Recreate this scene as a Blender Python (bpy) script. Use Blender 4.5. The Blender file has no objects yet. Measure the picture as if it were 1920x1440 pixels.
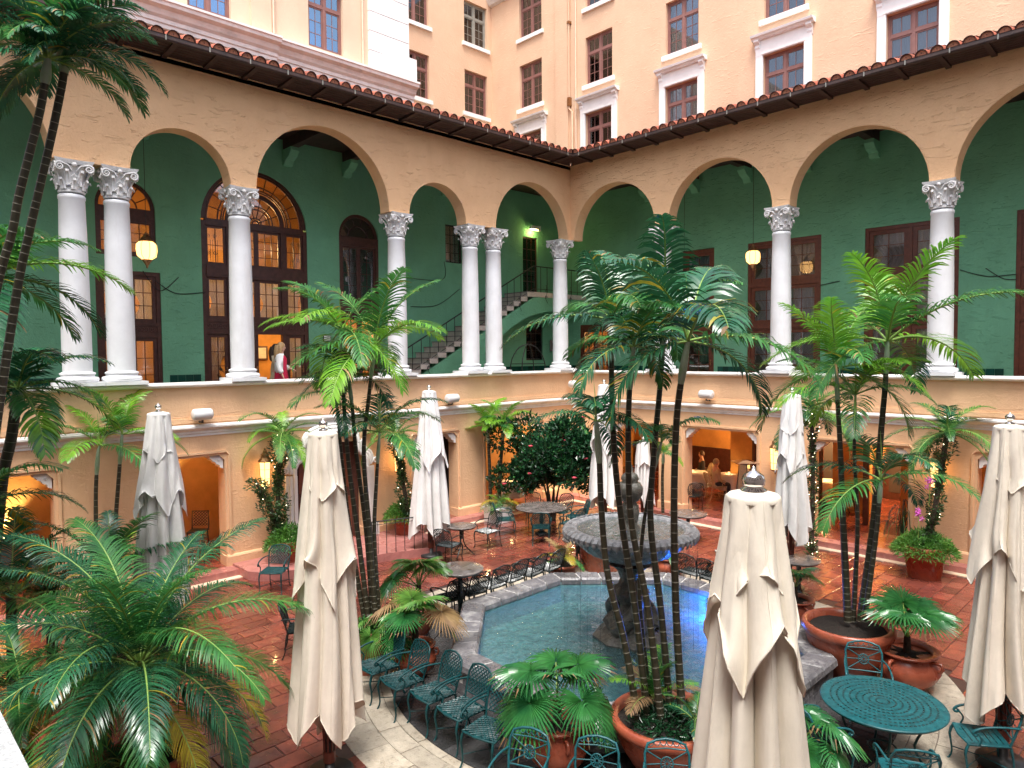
import bpy, bmesh, math, random
import numpy as np
from mathutils import Vector, Matrix, Euler
PI = math.pi
random.seed(7)
R = math.radians
S = bpy.context.scene
COL = S.collection

# ------------------------------------------------------------------ camera, world, sun, exposure
CAM = Vector((18.337, 16.089, 5.0))
PITCH, ROLL, HEAD, FOC = 0.0430, 0.0080, 0.8049, 1307.9
_f = Vector((-math.cos(HEAD)*math.cos(PITCH), -math.sin(HEAD)*math.cos(PITCH), -math.sin(PITCH)))
_r = _f.cross(Vector((0, 0, 1))).normalized(); _u = _r.cross(_f)
_r2 = _r*math.cos(ROLL) - _u*math.sin(ROLL); _u2 = _u*math.cos(ROLL) + _r*math.sin(ROLL)
cd = bpy.data.cameras.new('camera'); cam = bpy.data.objects.new('camera', cd); COL.objects.link(cam)
M = Matrix.Identity(4)
for i in range(3):
    M[i][0] = _r2[i]; M[i][1] = _u2[i]; M[i][2] = -_f[i]; M[i][3] = CAM[i]
cam.matrix_world = M
cd.sensor_width = 36; cd.lens = FOC/1920*36; cd.clip_start = .05; cd.clip_end = 300
S.camera = cam

W = bpy.data.worlds.new('World'); S.world = W; W.use_nodes = True
wn = W.node_tree; wn.nodes.clear()
sky = wn.nodes.new('ShaderNodeTexSky'); sky.sky_type = 'NISHITA'; sky.sun_disc = False
SUN_EL, SUN_AZ = R(68), R(48)
sky.sun_elevation = SUN_EL; sky.sun_rotation = SUN_AZ
sky.dust_density = 3.5; sky.air_density = 1.0; sky.ozone_density = 1.0
bgn = wn.nodes.new('ShaderNodeBackground'); bgn.inputs['Strength'].default_value = .15
hs = wn.nodes.new('ShaderNodeHueSaturation'); hs.inputs['Saturation'].default_value = .6
out = wn.nodes.new('ShaderNodeOutputWorld')
wn.links.new(sky.outputs[0], hs.inputs['Color']); wn.links.new(hs.outputs[0], bgn.inputs[0]); wn.links.new(bgn.outputs[0], out.inputs[0])
sl = bpy.data.lights.new('sun', 'SUN'); sl.energy = 1.45; sl.angle = R(20); sl.color = (1, .97, .92)
so = bpy.data.objects.new('sun', sl); COL.objects.link(so)
# light comes from above and slightly behind the camera
so.rotation_euler = Vector((math.sin(SUN_AZ)*math.cos(SUN_EL), math.cos(SUN_AZ)*math.cos(SUN_EL), math.sin(SUN_EL))).to_track_quat('Z', 'Y').to_euler()
S.view_settings.view_transform = 'Standard'; S.view_settings.look = 'None'
S.view_settings.exposure = 1.42; S.view_settings.gamma = 1.0; S.view_settings.use_curve_mapping = False
S.cycles.use_denoising = True
S.cycles.max_bounces = 7; S.cycles.diffuse_bounces = 4; S.cycles.glossy_bounces = 3; S.cycles.transmission_bounces = 3
S.cycles.transparent_max_bounces = 12
S.cycles.caustics_reflective = False; S.cycles.caustics_refractive = False
S.cycles.sample_clamp_indirect = 4.0

def P(x, y, d):
    """point seen in the photograph at pixel (x, y), d metres ahead"""
    return CAM + (_f + _r2*((x-960)/FOC) + _u2*((720-y)/FOC))*d
def GP(x, y, z=0.0):
    v = _f + _r2*((x-960)/FOC) + _u2*((720-y)/FOC)
    return CAM + v*((z-CAM.z)/v.z)
def depth_of(p): return (Vector(p)-CAM).dot(_f)

# ------------------------------------------------------------------ materials
MATS = {}
def mat(name, col, rough=.6, metal=0, noise=0, nscale=6, bump=0, bscale=20, bstretch=None, emit=None, estr=0, spec=.5,
        col2=None, wet=None, island=0, coat=0, sheen=0, stains=None, transl=0):
    m = bpy.data.materials.new(name); m.use_nodes = True; nt = m.node_tree; b = nt.nodes['Principled BSDF']
    L = nt.links.new; N = nt.nodes.new
    b.inputs['Base Color'].default_value = (*col, 1); b.inputs['Roughness'].default_value = rough
    b.inputs['Metallic'].default_value = metal; b.inputs['Specular IOR Level'].default_value = spec
    b.inputs['Coat Weight'].default_value = coat; b.inputs['Coat Roughness'].default_value = .08
    geo = N('ShaderNodeNewGeometry')
    src = None
    if noise or col2:
        n = N('ShaderNodeTexNoise'); n.inputs['Scale'].default_value = nscale; n.inputs['Detail'].default_value = 7; n.inputs['Roughness'].default_value = .62
        L(geo.outputs['Position'], n.inputs['Vector'])
        cr = N('ShaderNodeValToRGB'); cr.color_ramp.elements[0].position = .34; cr.color_ramp.elements[1].position = .68
        c2 = col2 or tuple(c*(1-noise) for c in col); c1 = col if col2 else tuple(min(1, c*(1+noise*.5)) for c in col)
        cr.color_ramp.elements[0].color = (*c2, 1); cr.color_ramp.elements[1].color = (*c1, 1)
        L(n.outputs['Fac'], cr.inputs['Fac']); src = cr.outputs['Color']
    if stains:  # (colour, scale, amount, vertical stretch)
        mp = N('ShaderNodeMapping'); mp.inputs['Scale'].default_value = (stains[1], stains[1], stains[1]*stains[3])
        L(geo.outputs['Position'], mp.inputs['Vector'])
        n2 = N('ShaderNodeTexNoise'); n2.inputs['Scale'].default_value = 1; n2.inputs['Detail'].default_value = 8; n2.inputs['Roughness'].default_value = .7
        L(mp.outputs[0], n2.inputs['Vector'])
        r2 = N('ShaderNodeMapRange'); r2.inputs[1].default_value = .52; r2.inputs[2].default_value = .78; r2.inputs[4].default_value = stains[2]
        L(n2.outputs['Fac'], r2.inputs[0])
        mx = N('ShaderNodeMix'); mx.data_type = 'RGBA'
        if src: L(src, mx.inputs[6])
        else: mx.inputs[6].default_value = (*col, 1)
        mx.inputs[7].default_value = (*stains[0], 1); L(r2.outputs[0], mx.inputs[0]); src = mx.outputs[2]
    if island:
        oi = N('ShaderNodeObjectInfo'); ad = N('ShaderNodeMath'); ad.operation = 'ADD'; fr = N('ShaderNodeMath'); fr.operation = 'FRACT'
        L(geo.outputs['Random Per Island'], ad.inputs[0]); L(oi.outputs['Random'], ad.inputs[1]); L(ad.outputs[0], fr.inputs[0])
        mr = N('ShaderNodeMapRange'); mr.inputs[3].default_value = 1-island; mr.inputs[4].default_value = 1+island; L(fr.outputs[0], mr.inputs[0])
        vm = N('ShaderNodeVectorMath'); vm.operation = 'SCALE'
        if src: L(src, vm.inputs[0])
        else: vm.inputs[0].default_value = col
        L(mr.outputs[0], vm.inputs['Scale']); src = vm.outputs[0]
    if src: L(src, b.inputs['Base Color'])
    if wet:  # (low rough, high rough, scale)
        n3 = N('ShaderNodeTexNoise'); n3.inputs['Scale'].default_value = wet[2]; n3.inputs['Detail'].default_value = 5
        L(geo.outputs['Position'], n3.inputs['Vector'])
        m3 = N('ShaderNodeMapRange'); m3.inputs[1].default_value = .38; m3.inputs[2].default_value = .62; m3.inputs[3].default_value = wet[0]; m3.inputs[4].default_value = wet[1]
        L(n3.outputs['Fac'], m3.inputs[0]); L(m3.outputs[0], b.inputs['Roughness'])
    if bump:
        n4 = N('ShaderNodeTexNoise'); n4.inputs['Scale'].default_value = bscale; n4.inputs['Detail'].default_value = 6; n4.inputs['Roughness'].default_value = .6
        if bstretch:
            mp = N('ShaderNodeMapping'); mp.inputs['Scale'].default_value = bstretch
            L(geo.outputs['Position'], mp.inputs['Vector']); L(mp.outputs[0], n4.inputs['Vector'])
        else: L(geo.outputs['Position'], n4.inputs['Vector'])
        bp = N('ShaderNodeBump'); bp.inputs['Strength'].default_value = bump; bp.inputs['Distance'].default_value = .02
        L(n4.outputs['Fac'], bp.inputs['Height']); L(bp.outputs[0], b.inputs['Normal'])
    if emit:
        b.inputs['Emission Color'].default_value = (*emit, 1); b.inputs['Emission Strength'].default_value = estr
    if transl:
        tr = N('ShaderNodeBsdfTranslucent'); ms = N('ShaderNodeMixShader'); ms.inputs[0].default_value = transl
        if src: L(src, tr.inputs['Color'])
        else: tr.inputs['Color'].default_value = (*col, 1)
        L(b.outputs[0], ms.inputs[1]); L(tr.outputs[0], ms.inputs[2])
        L(ms.outputs[0], nt.nodes['Material Output'].inputs['Surface'])
    MATS[name] = m; return m
def plaster(name, col, dark, cracks=.5, joint=None, bump=.55):
    """trowelled stucco: tone drift, weather stains and horizontal skip-trowel ridges"""
    m = mat(name, col, .85, col2=tuple((a+b)/2 for a, b in zip(col, dark)), nscale=.9, stains=(dark, 1.1, .55, .28))
    nt = m.node_tree; L = nt.links.new; N = nt.nodes.new; b = nt.nodes['Principled BSDF']
    geo = N('ShaderNodeNewGeometry')
    n1 = N('ShaderNodeTexNoise'); n1.inputs['Scale'].default_value = 14; n1.inputs['Detail'].default_value = 8; n1.inputs['Roughness'].default_value = .65
    L(geo.outputs['Position'], n1.inputs['Vector'])
    mp = N('ShaderNodeMapping'); mp.inputs['Scale'].default_value = (2.6, 2.6, 11)
    n2 = N('ShaderNodeTexNoise'); n2.inputs['Scale'].default_value = 1; n2.inputs['Detail'].default_value = 5; n2.inputs['Distortion'].default_value = 1.2
    L(geo.outputs['Position'], mp.inputs['Vector']); L(mp.outputs[0], n2.inputs['Vector'])
    rr = N('ShaderNodeMapRange'); rr.inputs[1].default_value = .60; rr.inputs[2].default_value = .66; L(n2.outputs['Fac'], rr.inputs[0])
    a = N('ShaderNodeMath'); a.operation = 'MULTIPLY_ADD'; a.inputs[1].default_value = cracks; L(rr.outputs[0], a.inputs[0]); L(n1.outputs['Fac'], a.inputs[2])
    h = a.outputs[0]
    if joint:
        sep = N('ShaderNodeSeparateXYZ'); L(geo.outputs['Position'], sep.inputs[0])
        sx = N('ShaderNodeMath'); sx.operation = 'ADD'; L(sep.outputs[0], sx.inputs[0]); L(sep.outputs[1], sx.inputs[1])
        cb = N('ShaderNodeCombineXYZ'); L(sx.outputs[0], cb.inputs[0]); L(sep.outputs[2], cb.inputs[1])
        br = N('ShaderNodeTexBrick'); br.inputs['Scale'].default_value = 1; br.inputs['Brick Width'].default_value = 1.35; br.inputs['Row Height'].default_value = .46
        br.inputs['Mortar Size'].default_value = .006; br.inputs['Mortar Smooth'].default_value = .3
        L(cb.outputs[0], br.inputs['Vector'])
        a2 = N('ShaderNodeMath'); a2.operation = 'MULTIPLY_ADD'; a2.inputs[1].default_value = -joint; L(br.outputs['Fac'], a2.inputs[0]); L(h, a2.inputs[2]); h = a2.outputs[0]
    bp = N('ShaderNodeBump'); bp.inputs['Strength'].default_value = bump; bp.inputs['Distance'].default_value = .03
    L(h, bp.inputs['Height']); L(bp.outputs[0], b.inputs['Normal'])
    return m

M_PEACH = plaster('peach stucco', (.88, .56, .31), (.70, .40, .21), 1.2, bump=.65)
M_PEACH_LOW = plaster('peach block stucco', (.83, .53, .31), (.64, .38, .21), .25, joint=2.4, bump=.5)
M_TOWER = plaster('pale peach stucco', (.74, .51, .34), (.64, .39, .25), .6, bump=.35)
M_GREEN = plaster('green stucco', (.20, .52, .32), (.13, .34, .20), 1.1)
M_SOFFIT = mat('dark stained timber', (.055, .028, .022), .6, noise=.5, nscale=5)
M_WHITE = mat('white painted stone', (.80, .81, .83), .5, noise=.08, nscale=2, bump=.06, bscale=14, stains=((.50, .46, .41), 1.6, .5, .2))
M_CAPITAL = mat('weathered white carved stone', (.80, .79, .78), .7, noise=.15, nscale=22, bump=.4, bscale=50, stains=((.30, .27, .24), 7, .5, 1))
M_CORNICE = mat('weathered pale stone moulding', (.82, .79, .76), .7, noise=.12, nscale=3, stains=((.30, .27, .25), 1.6, .6, 4))
M_CREAM = mat('cream trim', (.80, .62, .45), .6, noise=.15, nscale=4)
M_WHITEW = mat('bright white trim', (.88, .86, .84), .55, noise=.08, nscale=3, bump=.1)
M_WOOD = mat('dark red brown wood', (.085, .03, .022), .4, noise=.35, nscale=9)
M_WOODR = mat('mahogany door wood', (.16, .045, .022), .38, noise=.3, nscale=9)
M_WINF = mat('rosy brown window frame', (.27, .125, .105), .5, noise=.15)
M_WINF2 = mat('grey window frame', (.30, .29, .25), .5, noise=.15)
M_TILE = mat('wet terracotta paving tile', (.25, .062, .038), .2, col2=(.14, .040, .032), nscale=2.6, coat=.35, wet=(.05, .34, 1.3), island=.35, bump=.35, bscale=14, stains=((.05, .025, .02), 5, .85, 1))
M_MORTAR = mat('wet dark mortar', (.07, .04, .035), .35, noise=.3)
M_ROOF = mat('red clay roof tile', (.42, .11, .06), .7, noise=.35, nscale=12, island=.3, bump=.3, stains=((.06, .03, .025), 5, .6, 1))
M_ROOFD = mat('dark clay', (.09, .03, .025), .8, noise=.3)  # darker clay for tile undersides, rims, plug holes and eaves lines
M_BIRD = mat('terracotta end plug', (.62, .24, .14), .8, noise=.3, nscale=30)
M_CORAL = mat('cream coral stone paving', (.50, .44, .35), .6, col2=(.36, .31, .24), nscale=5, island=.16, bump=.6, bscale=40, wet=(.25, .7, 2), stains=((.10, .09, .08), 12, .9, 1))
M_SLATE = mat('wet dark slate', (.05, .05, .052), .2, col2=(.03, .03, .03), nscale=5, island=.4, bump=.4, bscale=16, wet=(.05, .35, 2.5))
M_KERB = mat('dark grey basalt kerb', (.19, .185, .19), .4, col2=(.11, .105, .115), nscale=7, island=.3, bump=.6, bscale=22, wet=(.15, .5, 3), stains=((.45, .44, .42), 3.5, .8, 1))
M_KMORT = mat('pale mortar', (.55, .53, .5), .8, noise=.3, nscale=30)
M_POOLF = mat('teal caustic mottled plaster', (.24, .42, .42), .6, col2=(.06, .18, .20), nscale=7, bump=.2)  # pale mottling puts the water's caustic speckle into the floor colour
M_FSTONE = mat('mossy carved fountain stone', (.16, .15, .13), .45, col2=(.06, .06, .05), nscale=9, bump=.8, bscale=26, wet=(.2, .6, 5))
M_FBOWL = mat('pale weathered bowl stone', (.33, .33, .34), .35, col2=(.15, .15, .16), nscale=9, bump=.7, bscale=26, wet=(.12, .5, 5))
M_BRONZE = mat('tarnished bronze', (.22, .15, .09), .38, metal=.7, noise=.5, nscale=14, bump=.4)
M_CHROME = mat('polished metal', (.75, .70, .66), .12, metal=1)
M_BRASS = mat('aged brass', (.42, .22, .10), .35, metal=.85, noise=.4, nscale=20)
M_IRON = mat('black wrought iron', (.018, .018, .018), .45)
M_TEAL = mat('dark teal cast metal', (.005, .055, .06), .5, noise=.4, nscale=12, spec=.3, wet=(.35, .6, 8))
M_TEALB = mat('weathered teal cast metal', (.012, .10, .115), .4, noise=.35, nscale=12, spec=.4, wet=(.25, .5, 8))
M_DKMETAL = mat('black green cast metal', (.008, .018, .018), .35, wet=(.15, .4, 8))
M_TABLE = mat('wet grey stone table top', (.16, .14, .13), .2, noise=.5, nscale=4, wet=(.05, .3, 4))
M_CANVAS = mat('cream canvas', (.86, .79, .67), .85, noise=.07, nscale=4, bump=.5, bscale=1, bstretch=(16, 16, 3), sheen=.3, transl=.12, stains=((.46, .40, .32), 2.2, .5, .5))
M_CANVASW = mat('white canvas', (.88, .87, .85), .85, noise=.07, nscale=4, bump=.5, bscale=1, bstretch=(16, 16, 3), transl=.12, stains=((.5, .47, .45), 2, .35, .4))
M_MAST = mat('red brown hardwood mast', (.13, .035, .02), .35, noise=.3)
M_POT = mat('wet terracotta pot', (.42, .105, .05), .35, col2=(.30, .07, .04), nscale=4, bump=.2, wet=(.15, .45, 4), stains=((.12, .06, .04), 6, .6, 1))
M_SOIL = mat('dark potting soil', (.02, .014, .01), .9, noise=.5, nscale=30, bump=1, bscale=40)
M_SPEAK = mat('white speaker plastic', (.72, .72, .72), .45)
M_CLOTH = mat('white tablecloth', (.75, .72, .7), .8, noise=.05)
M_STEP = mat('worn rose painted step', (.42, .17, .15), .45, noise=.25, nscale=5, wet=(.15, .5, 2))
M_STAIRW = mat('pale stair stone', (.66, .58, .52), .6, noise=.15)
M_STAIRT = mat('grey stair tread', (.30, .25, .24), .6, noise=.15)
M_GTILE = mat('glazed green tile', (.006, .07, .05), .2, island=.4)
M_AMBER = mat('warm interior plaster', (.60, .31, .09), .8, noise=.25, nscale=1.5)
M_CURT = mat('sheer curtain', (.70, .64, .58), .8, transl=.35)
M_CURTG = mat('grey net curtain', (.35, .36, .38), .8, transl=.3)
M_DARK = mat('unlit room plaster', (.06, .05, .05), .9)  # near-black tone holds the darkness of unlit interiors; also used on dark panels
M_ROOMB = mat('dim room plaster', (.10, .11, .13), .9)  # darkness of the dim rooms is put into this colour
M_SKIN = mat('skin', (.62, .36, .26), .5)
M_HAIRB = mat('blonde hair', (.48, .30, .14), .5, noise=.3, nscale=40)
M_HAIRD = mat('dark brown hair', (.05, .025, .015), .5)
M_HAIRG = mat('grey hair', (.40, .38, .36), .6)
M_WKNIT = mat('white knit', (.80, .80, .80), .85, bump=.4, bscale=80)
M_RED = mat('crimson satin', (.55, .01, .06), .4)
M_TROUS = mat('dark cloth', (.03, .03, .04), .8)
M_TAN = mat('sand cotton', (.55, .45, .30), .8)
def leafmat(name, c, c2, rough=.32, tr=.28):
    return mat(name, c, rough, col2=c2, nscale=2.5, transl=tr, spec=.6, island=.22)
L_DARK = leafmat('deep green palm leaf', (.038, .175, .065), (.016, .090, .050), .26, .2)
L_MID = leafmat('mid green palm leaf', (.07, .27, .05), (.03, .15, .04))
L_BRIGHT = leafmat('bright lime palm leaf', (.24, .48, .035), (.10, .34, .03), .36, .35)
L_YEL = leafmat('yellowing palm leaf', (.55, .36, .03), (.30, .32, .03), .4, .35)
L_FAN = leafmat('glossy fan palm leaf', (.06, .26, .06), (.022, .14, .045), .24, .25)
L_FANB = leafmat('light fan palm leaf', (.18, .36, .06), (.07, .22, .045), .3, .3)
L_DRY = leafmat('dry straw leaf', (.36, .24, .10), (.20, .11, .05), .7, .2)
L_BUSH = leafmat('waxy camellia leaf', (.018, .085, .03), (.010, .05, .02), .25, .1)
L_FERN = leafmat('feathery fern', (.12, .30, .03), (.06, .2, .03), .6, .3)
L_VINE = leafmat('dark vine leaf', (.05, .13, .03), (.025, .07, .02), .4, .2)
L_SPIDER = leafmat('pale striped spider leaf', (.40, .50, .30), (.12, .26, .08), .4, .3)
M_STEM = mat('dark palm cane', (.035, .032, .018), .45, noise=.4, nscale=14)
M_RING = mat("pale leaf scar", (.24, .23, .17), .7)
M_SHAFT = mat('smooth grey green crownshaft', (.20, .32, .16), .4, col2=(.30, .36, .30), nscale=7)
M_TRUNK = mat('fibrous brown palm trunk', (.07, .05, .035), .85, noise=.5, nscale=30, bump=1, bscale=30)
M_RACHIS = mat('palm leaf stalk', (.22, .36, .08), .45)

def glass(name, tint=(.9, .95, 1), refl=1.0, rough=.02, body=0, bodycol=(.02, .03, .04)):
    m = bpy.data.materials.new(name); m.use_nodes = True; nt = m.node_tree; nt.nodes.clear(); N = nt.nodes.new; L = nt.links.new
    o = N('ShaderNodeOutputMaterial'); t = N('ShaderNodeBsdfTransparent'); t.inputs[0].default_value = (*tint, 1)
    g = N('ShaderNodeBsdfGlossy'); g.inputs['Roughness'].default_value = rough
    fr = N('ShaderNodeFresnel'); fr.inputs[0].default_value = 1.5
    mu = N('ShaderNodeMath'); mu.operation = 'MULTIPLY'; mu.inputs[1].default_value = refl; mu.use_clamp = True; L(fr.outputs[0], mu.inputs[0])
    first = t.outputs[0]
    if body:
        d = N('ShaderNodeBsdfDiffuse'); d.inputs[0].default_value = (*bodycol, 1); mb = N('ShaderNodeMixShader'); mb.inputs[0].default_value = body
        L(t.outputs[0], mb.inputs[1]); L(d.outputs[0], mb.inputs[2]); first = mb.outputs[0]
    ms = N('ShaderNodeMixShader'); L(mu.outputs[0], ms.inputs[0]); L(first, ms.inputs[1]); L(g.outputs[0], ms.inputs[2]); L(ms.outputs[0], o.inputs[0])
    return m
M_GLASS = glass('window glass', (.86, .88, .92), 2.6)
M_GLASSD = glass('reflective window glass', (.6, .66, .75), 2.6, .03)
M_GLASSB = glass('sky blue tinted window glass', (.45, .6, .8), 8, .04)
for _n in M_GLASSB.node_tree.nodes:
    if _n.type == 'BSDF_GLOSSY': _n.inputs[0].default_value = (.55, .78, 1, 1)  # blue of the reflected sky is tinted into the gloss colour
M_WATER = glass('rippled fountain water', (.55, .82, .84), 1.7, .03, body=.38, bodycol=(.12, .25, .27))
def _water_bump(m, sc, st):
    nt = m.node_tree; N = nt.nodes.new; L = nt.links.new
    geo = N('ShaderNodeNewGeometry'); n = N('ShaderNodeTexNoise'); n.inputs['Scale'].default_value = sc; n.inputs['Detail'].default_value = 4; n.inputs['Distortion'].default_value = .8
    L(geo.outputs['Position'], n.inputs['Vector']); bp = N('ShaderNodeBump'); bp.inputs['Strength'].default_value = st; bp.inputs['Distance'].default_value = .05
    L(n.outputs['Fac'], bp.inputs['Height'])
    for nd in nt.nodes:
        if nd.type in ('BSDF_GLOSSY', 'FRESNEL'): L(bp.outputs[0], nd.inputs['Normal'])
_water_bump(M_WATER, 4.5, .8)
M_BWATER = glass('still grey bowl water', (.75, .8, .8), 2.2, .03, body=.25, bodycol=(.2, .22, .22)); _water_bump(M_BWATER, 9, .4)
def emis(name, col, s):
    m = bpy.data.materials.new(name); m.use_nodes = True; nt = m.node_tree; nt.nodes.clear()
    o = nt.nodes.new('ShaderNodeOutputMaterial'); e = nt.nodes.new('ShaderNodeEmission'); e.inputs[0].default_value = (*col, 1); e.inputs[1].default_value = s
    nt.links.new(e.outputs[0], o.inputs[0]); return m
M_GLOW = emis('lit lantern glass', (1, .52, .16), 1.7)
M_GLOWW = emis('bright lamp', (1, .72, .32), 7)
M_FAIRY = emis('fairy light', (1, .85, .55), 5)
M_BLUE = emis('blue pool lamp', (.05, .25, 1), 9)
M_VIO = emis('violet pool lamp', (.55, .4, 1), 3)

# ------------------------------------------------------------------ mesh builder
class MB:
    def __init__(s): s.v = []; s.f = []; s.mi = []; s.mats = []; s.sm = []
    def _m(s, m):
        if m not in s.mats: s.mats.append(m)
        return s.mats.index(m)
    def add(s, vs, fs, m, smooth=False, T=None):
        b = len(s.v); k = s._m(m)
        if T is not None: vs = [T @ Vector(v) for v in vs]
        s.v += [tuple(v) for v in vs]
        for f in fs: s.f.append(tuple(b+i for i in f)); s.mi.append(k); s.sm.append(smooth)
    def box(s, a, b, m, T=None):
        (x0, y0, z0), (x1, y1, z1) = a, b
        if x0 > x1: x0, x1 = x1, x0
        if y0 > y1: y0, y1 = y1, y0
        if z0 > z1: z0, z1 = z1, z0
        s.add([(x0, y0, z0), (x1, y0, z0), (x1, y1, z0), (x0, y1, z0), (x0, y0, z1), (x1, y0, z1), (x1, y1, z1), (x0, y1, z1)],
              [(3, 2, 1, 0), (4, 5, 6, 7), (0, 1, 5, 4), (1, 2, 6, 5), (2, 3, 7, 6), (3, 0, 4, 7)], m, False, T)
    def quad(s, pts, m, T=None): s.add(pts, [tuple(range(len(pts)))], m, False, T)
    def lathe(s, prof, m, n=24, smooth=True, T=None, caps=True, lobe=None):
        vs = []; fs = []
        for (r, z) in prof:
            for i in range(n):
                a = 2*PI*i/n; rr = r*(1+(lobe(a, z) if lobe else 0)); vs.append((rr*math.cos(a), rr*math.sin(a), z))
        for j in range(len(prof)-1):
            for i in range(n): fs.append((j*n+i, j*n+(i+1) % n, (j+1)*n+(i+1) % n, (j+1)*n+i))
        s.add(vs, fs, m, smooth, T)
        if caps:
            if prof[0][0] > 1e-4: s.add(vs[:n], [tuple(reversed(range(n)))], m, False, T)
            if prof[-1][0] > 1e-4: s.add(vs[-n:], [tuple(range(n))], m, False, T)
    def tube(s, pts, rad, m, n=6, smooth=True, T=None, caps=True, mfun=None):
        pts = [Vector(p) for p in pts]; k = len(pts)
        if not hasattr(rad, '__len__'): rad = [rad]*k
        vs = []; up = Vector((0, 0, 1)); prev = None
        for i, p in enumerate(pts):
            t = (pts[min(i+1, k-1)]-pts[max(i-1, 0)]).normalized()
            if prev is None:
                a = t.cross(up) if abs(t.z) < .95 else t.cross(Vector((1, 0, 0)))
            else: a = prev - t*prev.dot(t)
            a.normalize(); prev = a; b = t.cross(a)
            for j in range(n): vs.append(p + (a*math.cos(2*PI*j/n)+b*math.sin(2*PI*j/n))*rad[i])
        for i in range(k-1):
            fs = [(i*n+j, i*n+(j+1) % n, (i+1)*n+(j+1) % n, (i+1)*n+j) for j in range(n)]
            if mfun:
                bb = len(s.v)
                s.add(vs[i*n:(i+2)*n], [(j, (j+1) % n, n+(j+1) % n, n+j) for j in range(n)], mfun(i), smooth, T)
        if not mfun:
            s.add(vs, [(i*n+j, i*n+(j+1) % n, (i+1)*n+(j+1) % n, (i+1)*n+j) for i in range(k-1) for j in range(n)], m, smooth, T)
        if caps and n > 2:
            s.add(vs[:n], [tuple(reversed(range(n)))], m, False, T); s.add(vs[-n:], [tuple(range(n))], m, False, T)
    def mesh(s, name):
        me = bpy.data.meshes.new(name); me.from_pydata(s.v, [], s.f)
        for m in s.mats: me.materials.append(m)
        me.polygons.foreach_set('material_index', s.mi); me.polygons.foreach_set('use_smooth', s.sm); me.update()
        return me
    def obj(s, name, parent=None, loc=(0, 0, 0), rz=0, **kw): return place(name, s.mesh(name), parent, loc, rz, **kw)

def place(name, data, parent=None, loc=(0, 0, 0), rz=0, rot=None, **kw):
    o = bpy.data.objects.new(name, data); COL.objects.link(o); o.location = loc
    o.rotation_euler = rot if rot is not None else (0, 0, rz)
    if parent is not None: o.parent = parent
    for k, v in kw.items():
        if v: o[k] = v
    return o
def thing(name, label, cat, loc=(0, 0, 0), rz=0, group=None):
    o = place(name, None, None, loc, rz, label=label, category=cat, group=group); o.empty_display_size = .2; return o
def struct(name, mb, **kw): return mb.obj(name, kind='structure', **kw)
def copy_thing(root, label, loc, rz=None, group=None):
    r = root.copy(); COL.objects.link(r); r.location = loc; r['label'] = label
    if rz is not None: r.rotation_euler = (0, 0, rz)
    if group: r['group'] = group
    for ch in list(root.children):
        c = ch.copy(); COL.objects.link(c); c.parent = r
        for g in list(ch.children):
            d = g.copy(); COL.objects.link(d); d.parent = c
    return r
def point_light(name, parent, loc, power, col=(1, .6, .25), rad=.08, spot=None, rot=None):
    l = bpy.data.lights.new(name, 'SPOT' if spot else 'POINT'); l.energy = power; l.color = col; l.shadow_soft_size = rad
    if spot: l.spot_size = spot; l.spot_blend = .6
    o = bpy.data.objects.new(name, l); COL.objects.link(o); o.location = loc
    if rot: o.rotation_euler = rot
    if parent is not None: o.parent = parent
    return o
def lerp(a, b, t): return a+(b-a)*t
# wing frames: run s along the wall, d outward from its face, z up
TL = Matrix(((1, 0, 0, 0), (0, 1, 0, 0), (0, 0, 1, 0), (0, 0, 0, 1)))   # s = x, d = y
TR = Matrix(((0, 1, 0, 0), (1, 0, 0, 0), (0, 0, 1, 0), (0, 0, 0, 1)))   # s = y, d = x
# ------------------------------------------------------------------ wall helpers
def wall_holes(mb, T, s0, s1, z0, z1, holes, d0, th, m, back=True, mrev=None):
    ss = sorted({s0, s1, *[min(max(h[0], s0), s1) for h in holes], *[min(max(h[1], s0), s1) for h in holes]})
    zs = sorted({z0, z1, *[min(max(h[2], z0), z1) for h in holes], *[min(max(h[3], z0), z1) for h in holes]})
    d1 = d0-th; mrev = mrev or m
    for a, b in zip(ss, ss[1:]):
        for c, e in zip(zs, zs[1:]):
            cs, cz = (a+b)/2, (c+e)/2
            if any(h[0] < cs < h[1] and h[2] < cz < h[3] for h in holes): continue
            mb.quad([(a, d0, c), (b, d0, c), (b, d0, e), (a, d0, e)], m, T)
            if back: mb.quad([(a, d1, c), (b, d1, c), (b, d1, e), (a, d1, e)], m, T)
    for (a, b, c, e) in [h[:4] for h in holes]:
        if a >= s0: mb.quad([(a, d0, c), (a, d1, c), (a, d1, e), (a, d0, e)], mrev, T)
        if b <= s1: mb.quad([(b, d0, c), (b, d1, c), (b, d1, e), (b, d0, e)], mrev, T)
        if e <= z1: mb.quad([(a, d0, e), (b, d0, e), (b, d1, e), (a, d1, e)], mrev, T)
        if c > z0: mb.quad([(a, d0, c), (b, d0, c), (b, d1, c), (a, d1, c)], mrev, T)
    for a in (s0, s1): mb.quad([(a, d0, z0), (a, d1, z0), (a, d1, z1), (a, d0, z1)], m, T)
    mb.quad([(s0, d0, z1), (s1, d0, z1), (s1, d1, z1), (s0, d1, z1)], m, T)
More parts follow.
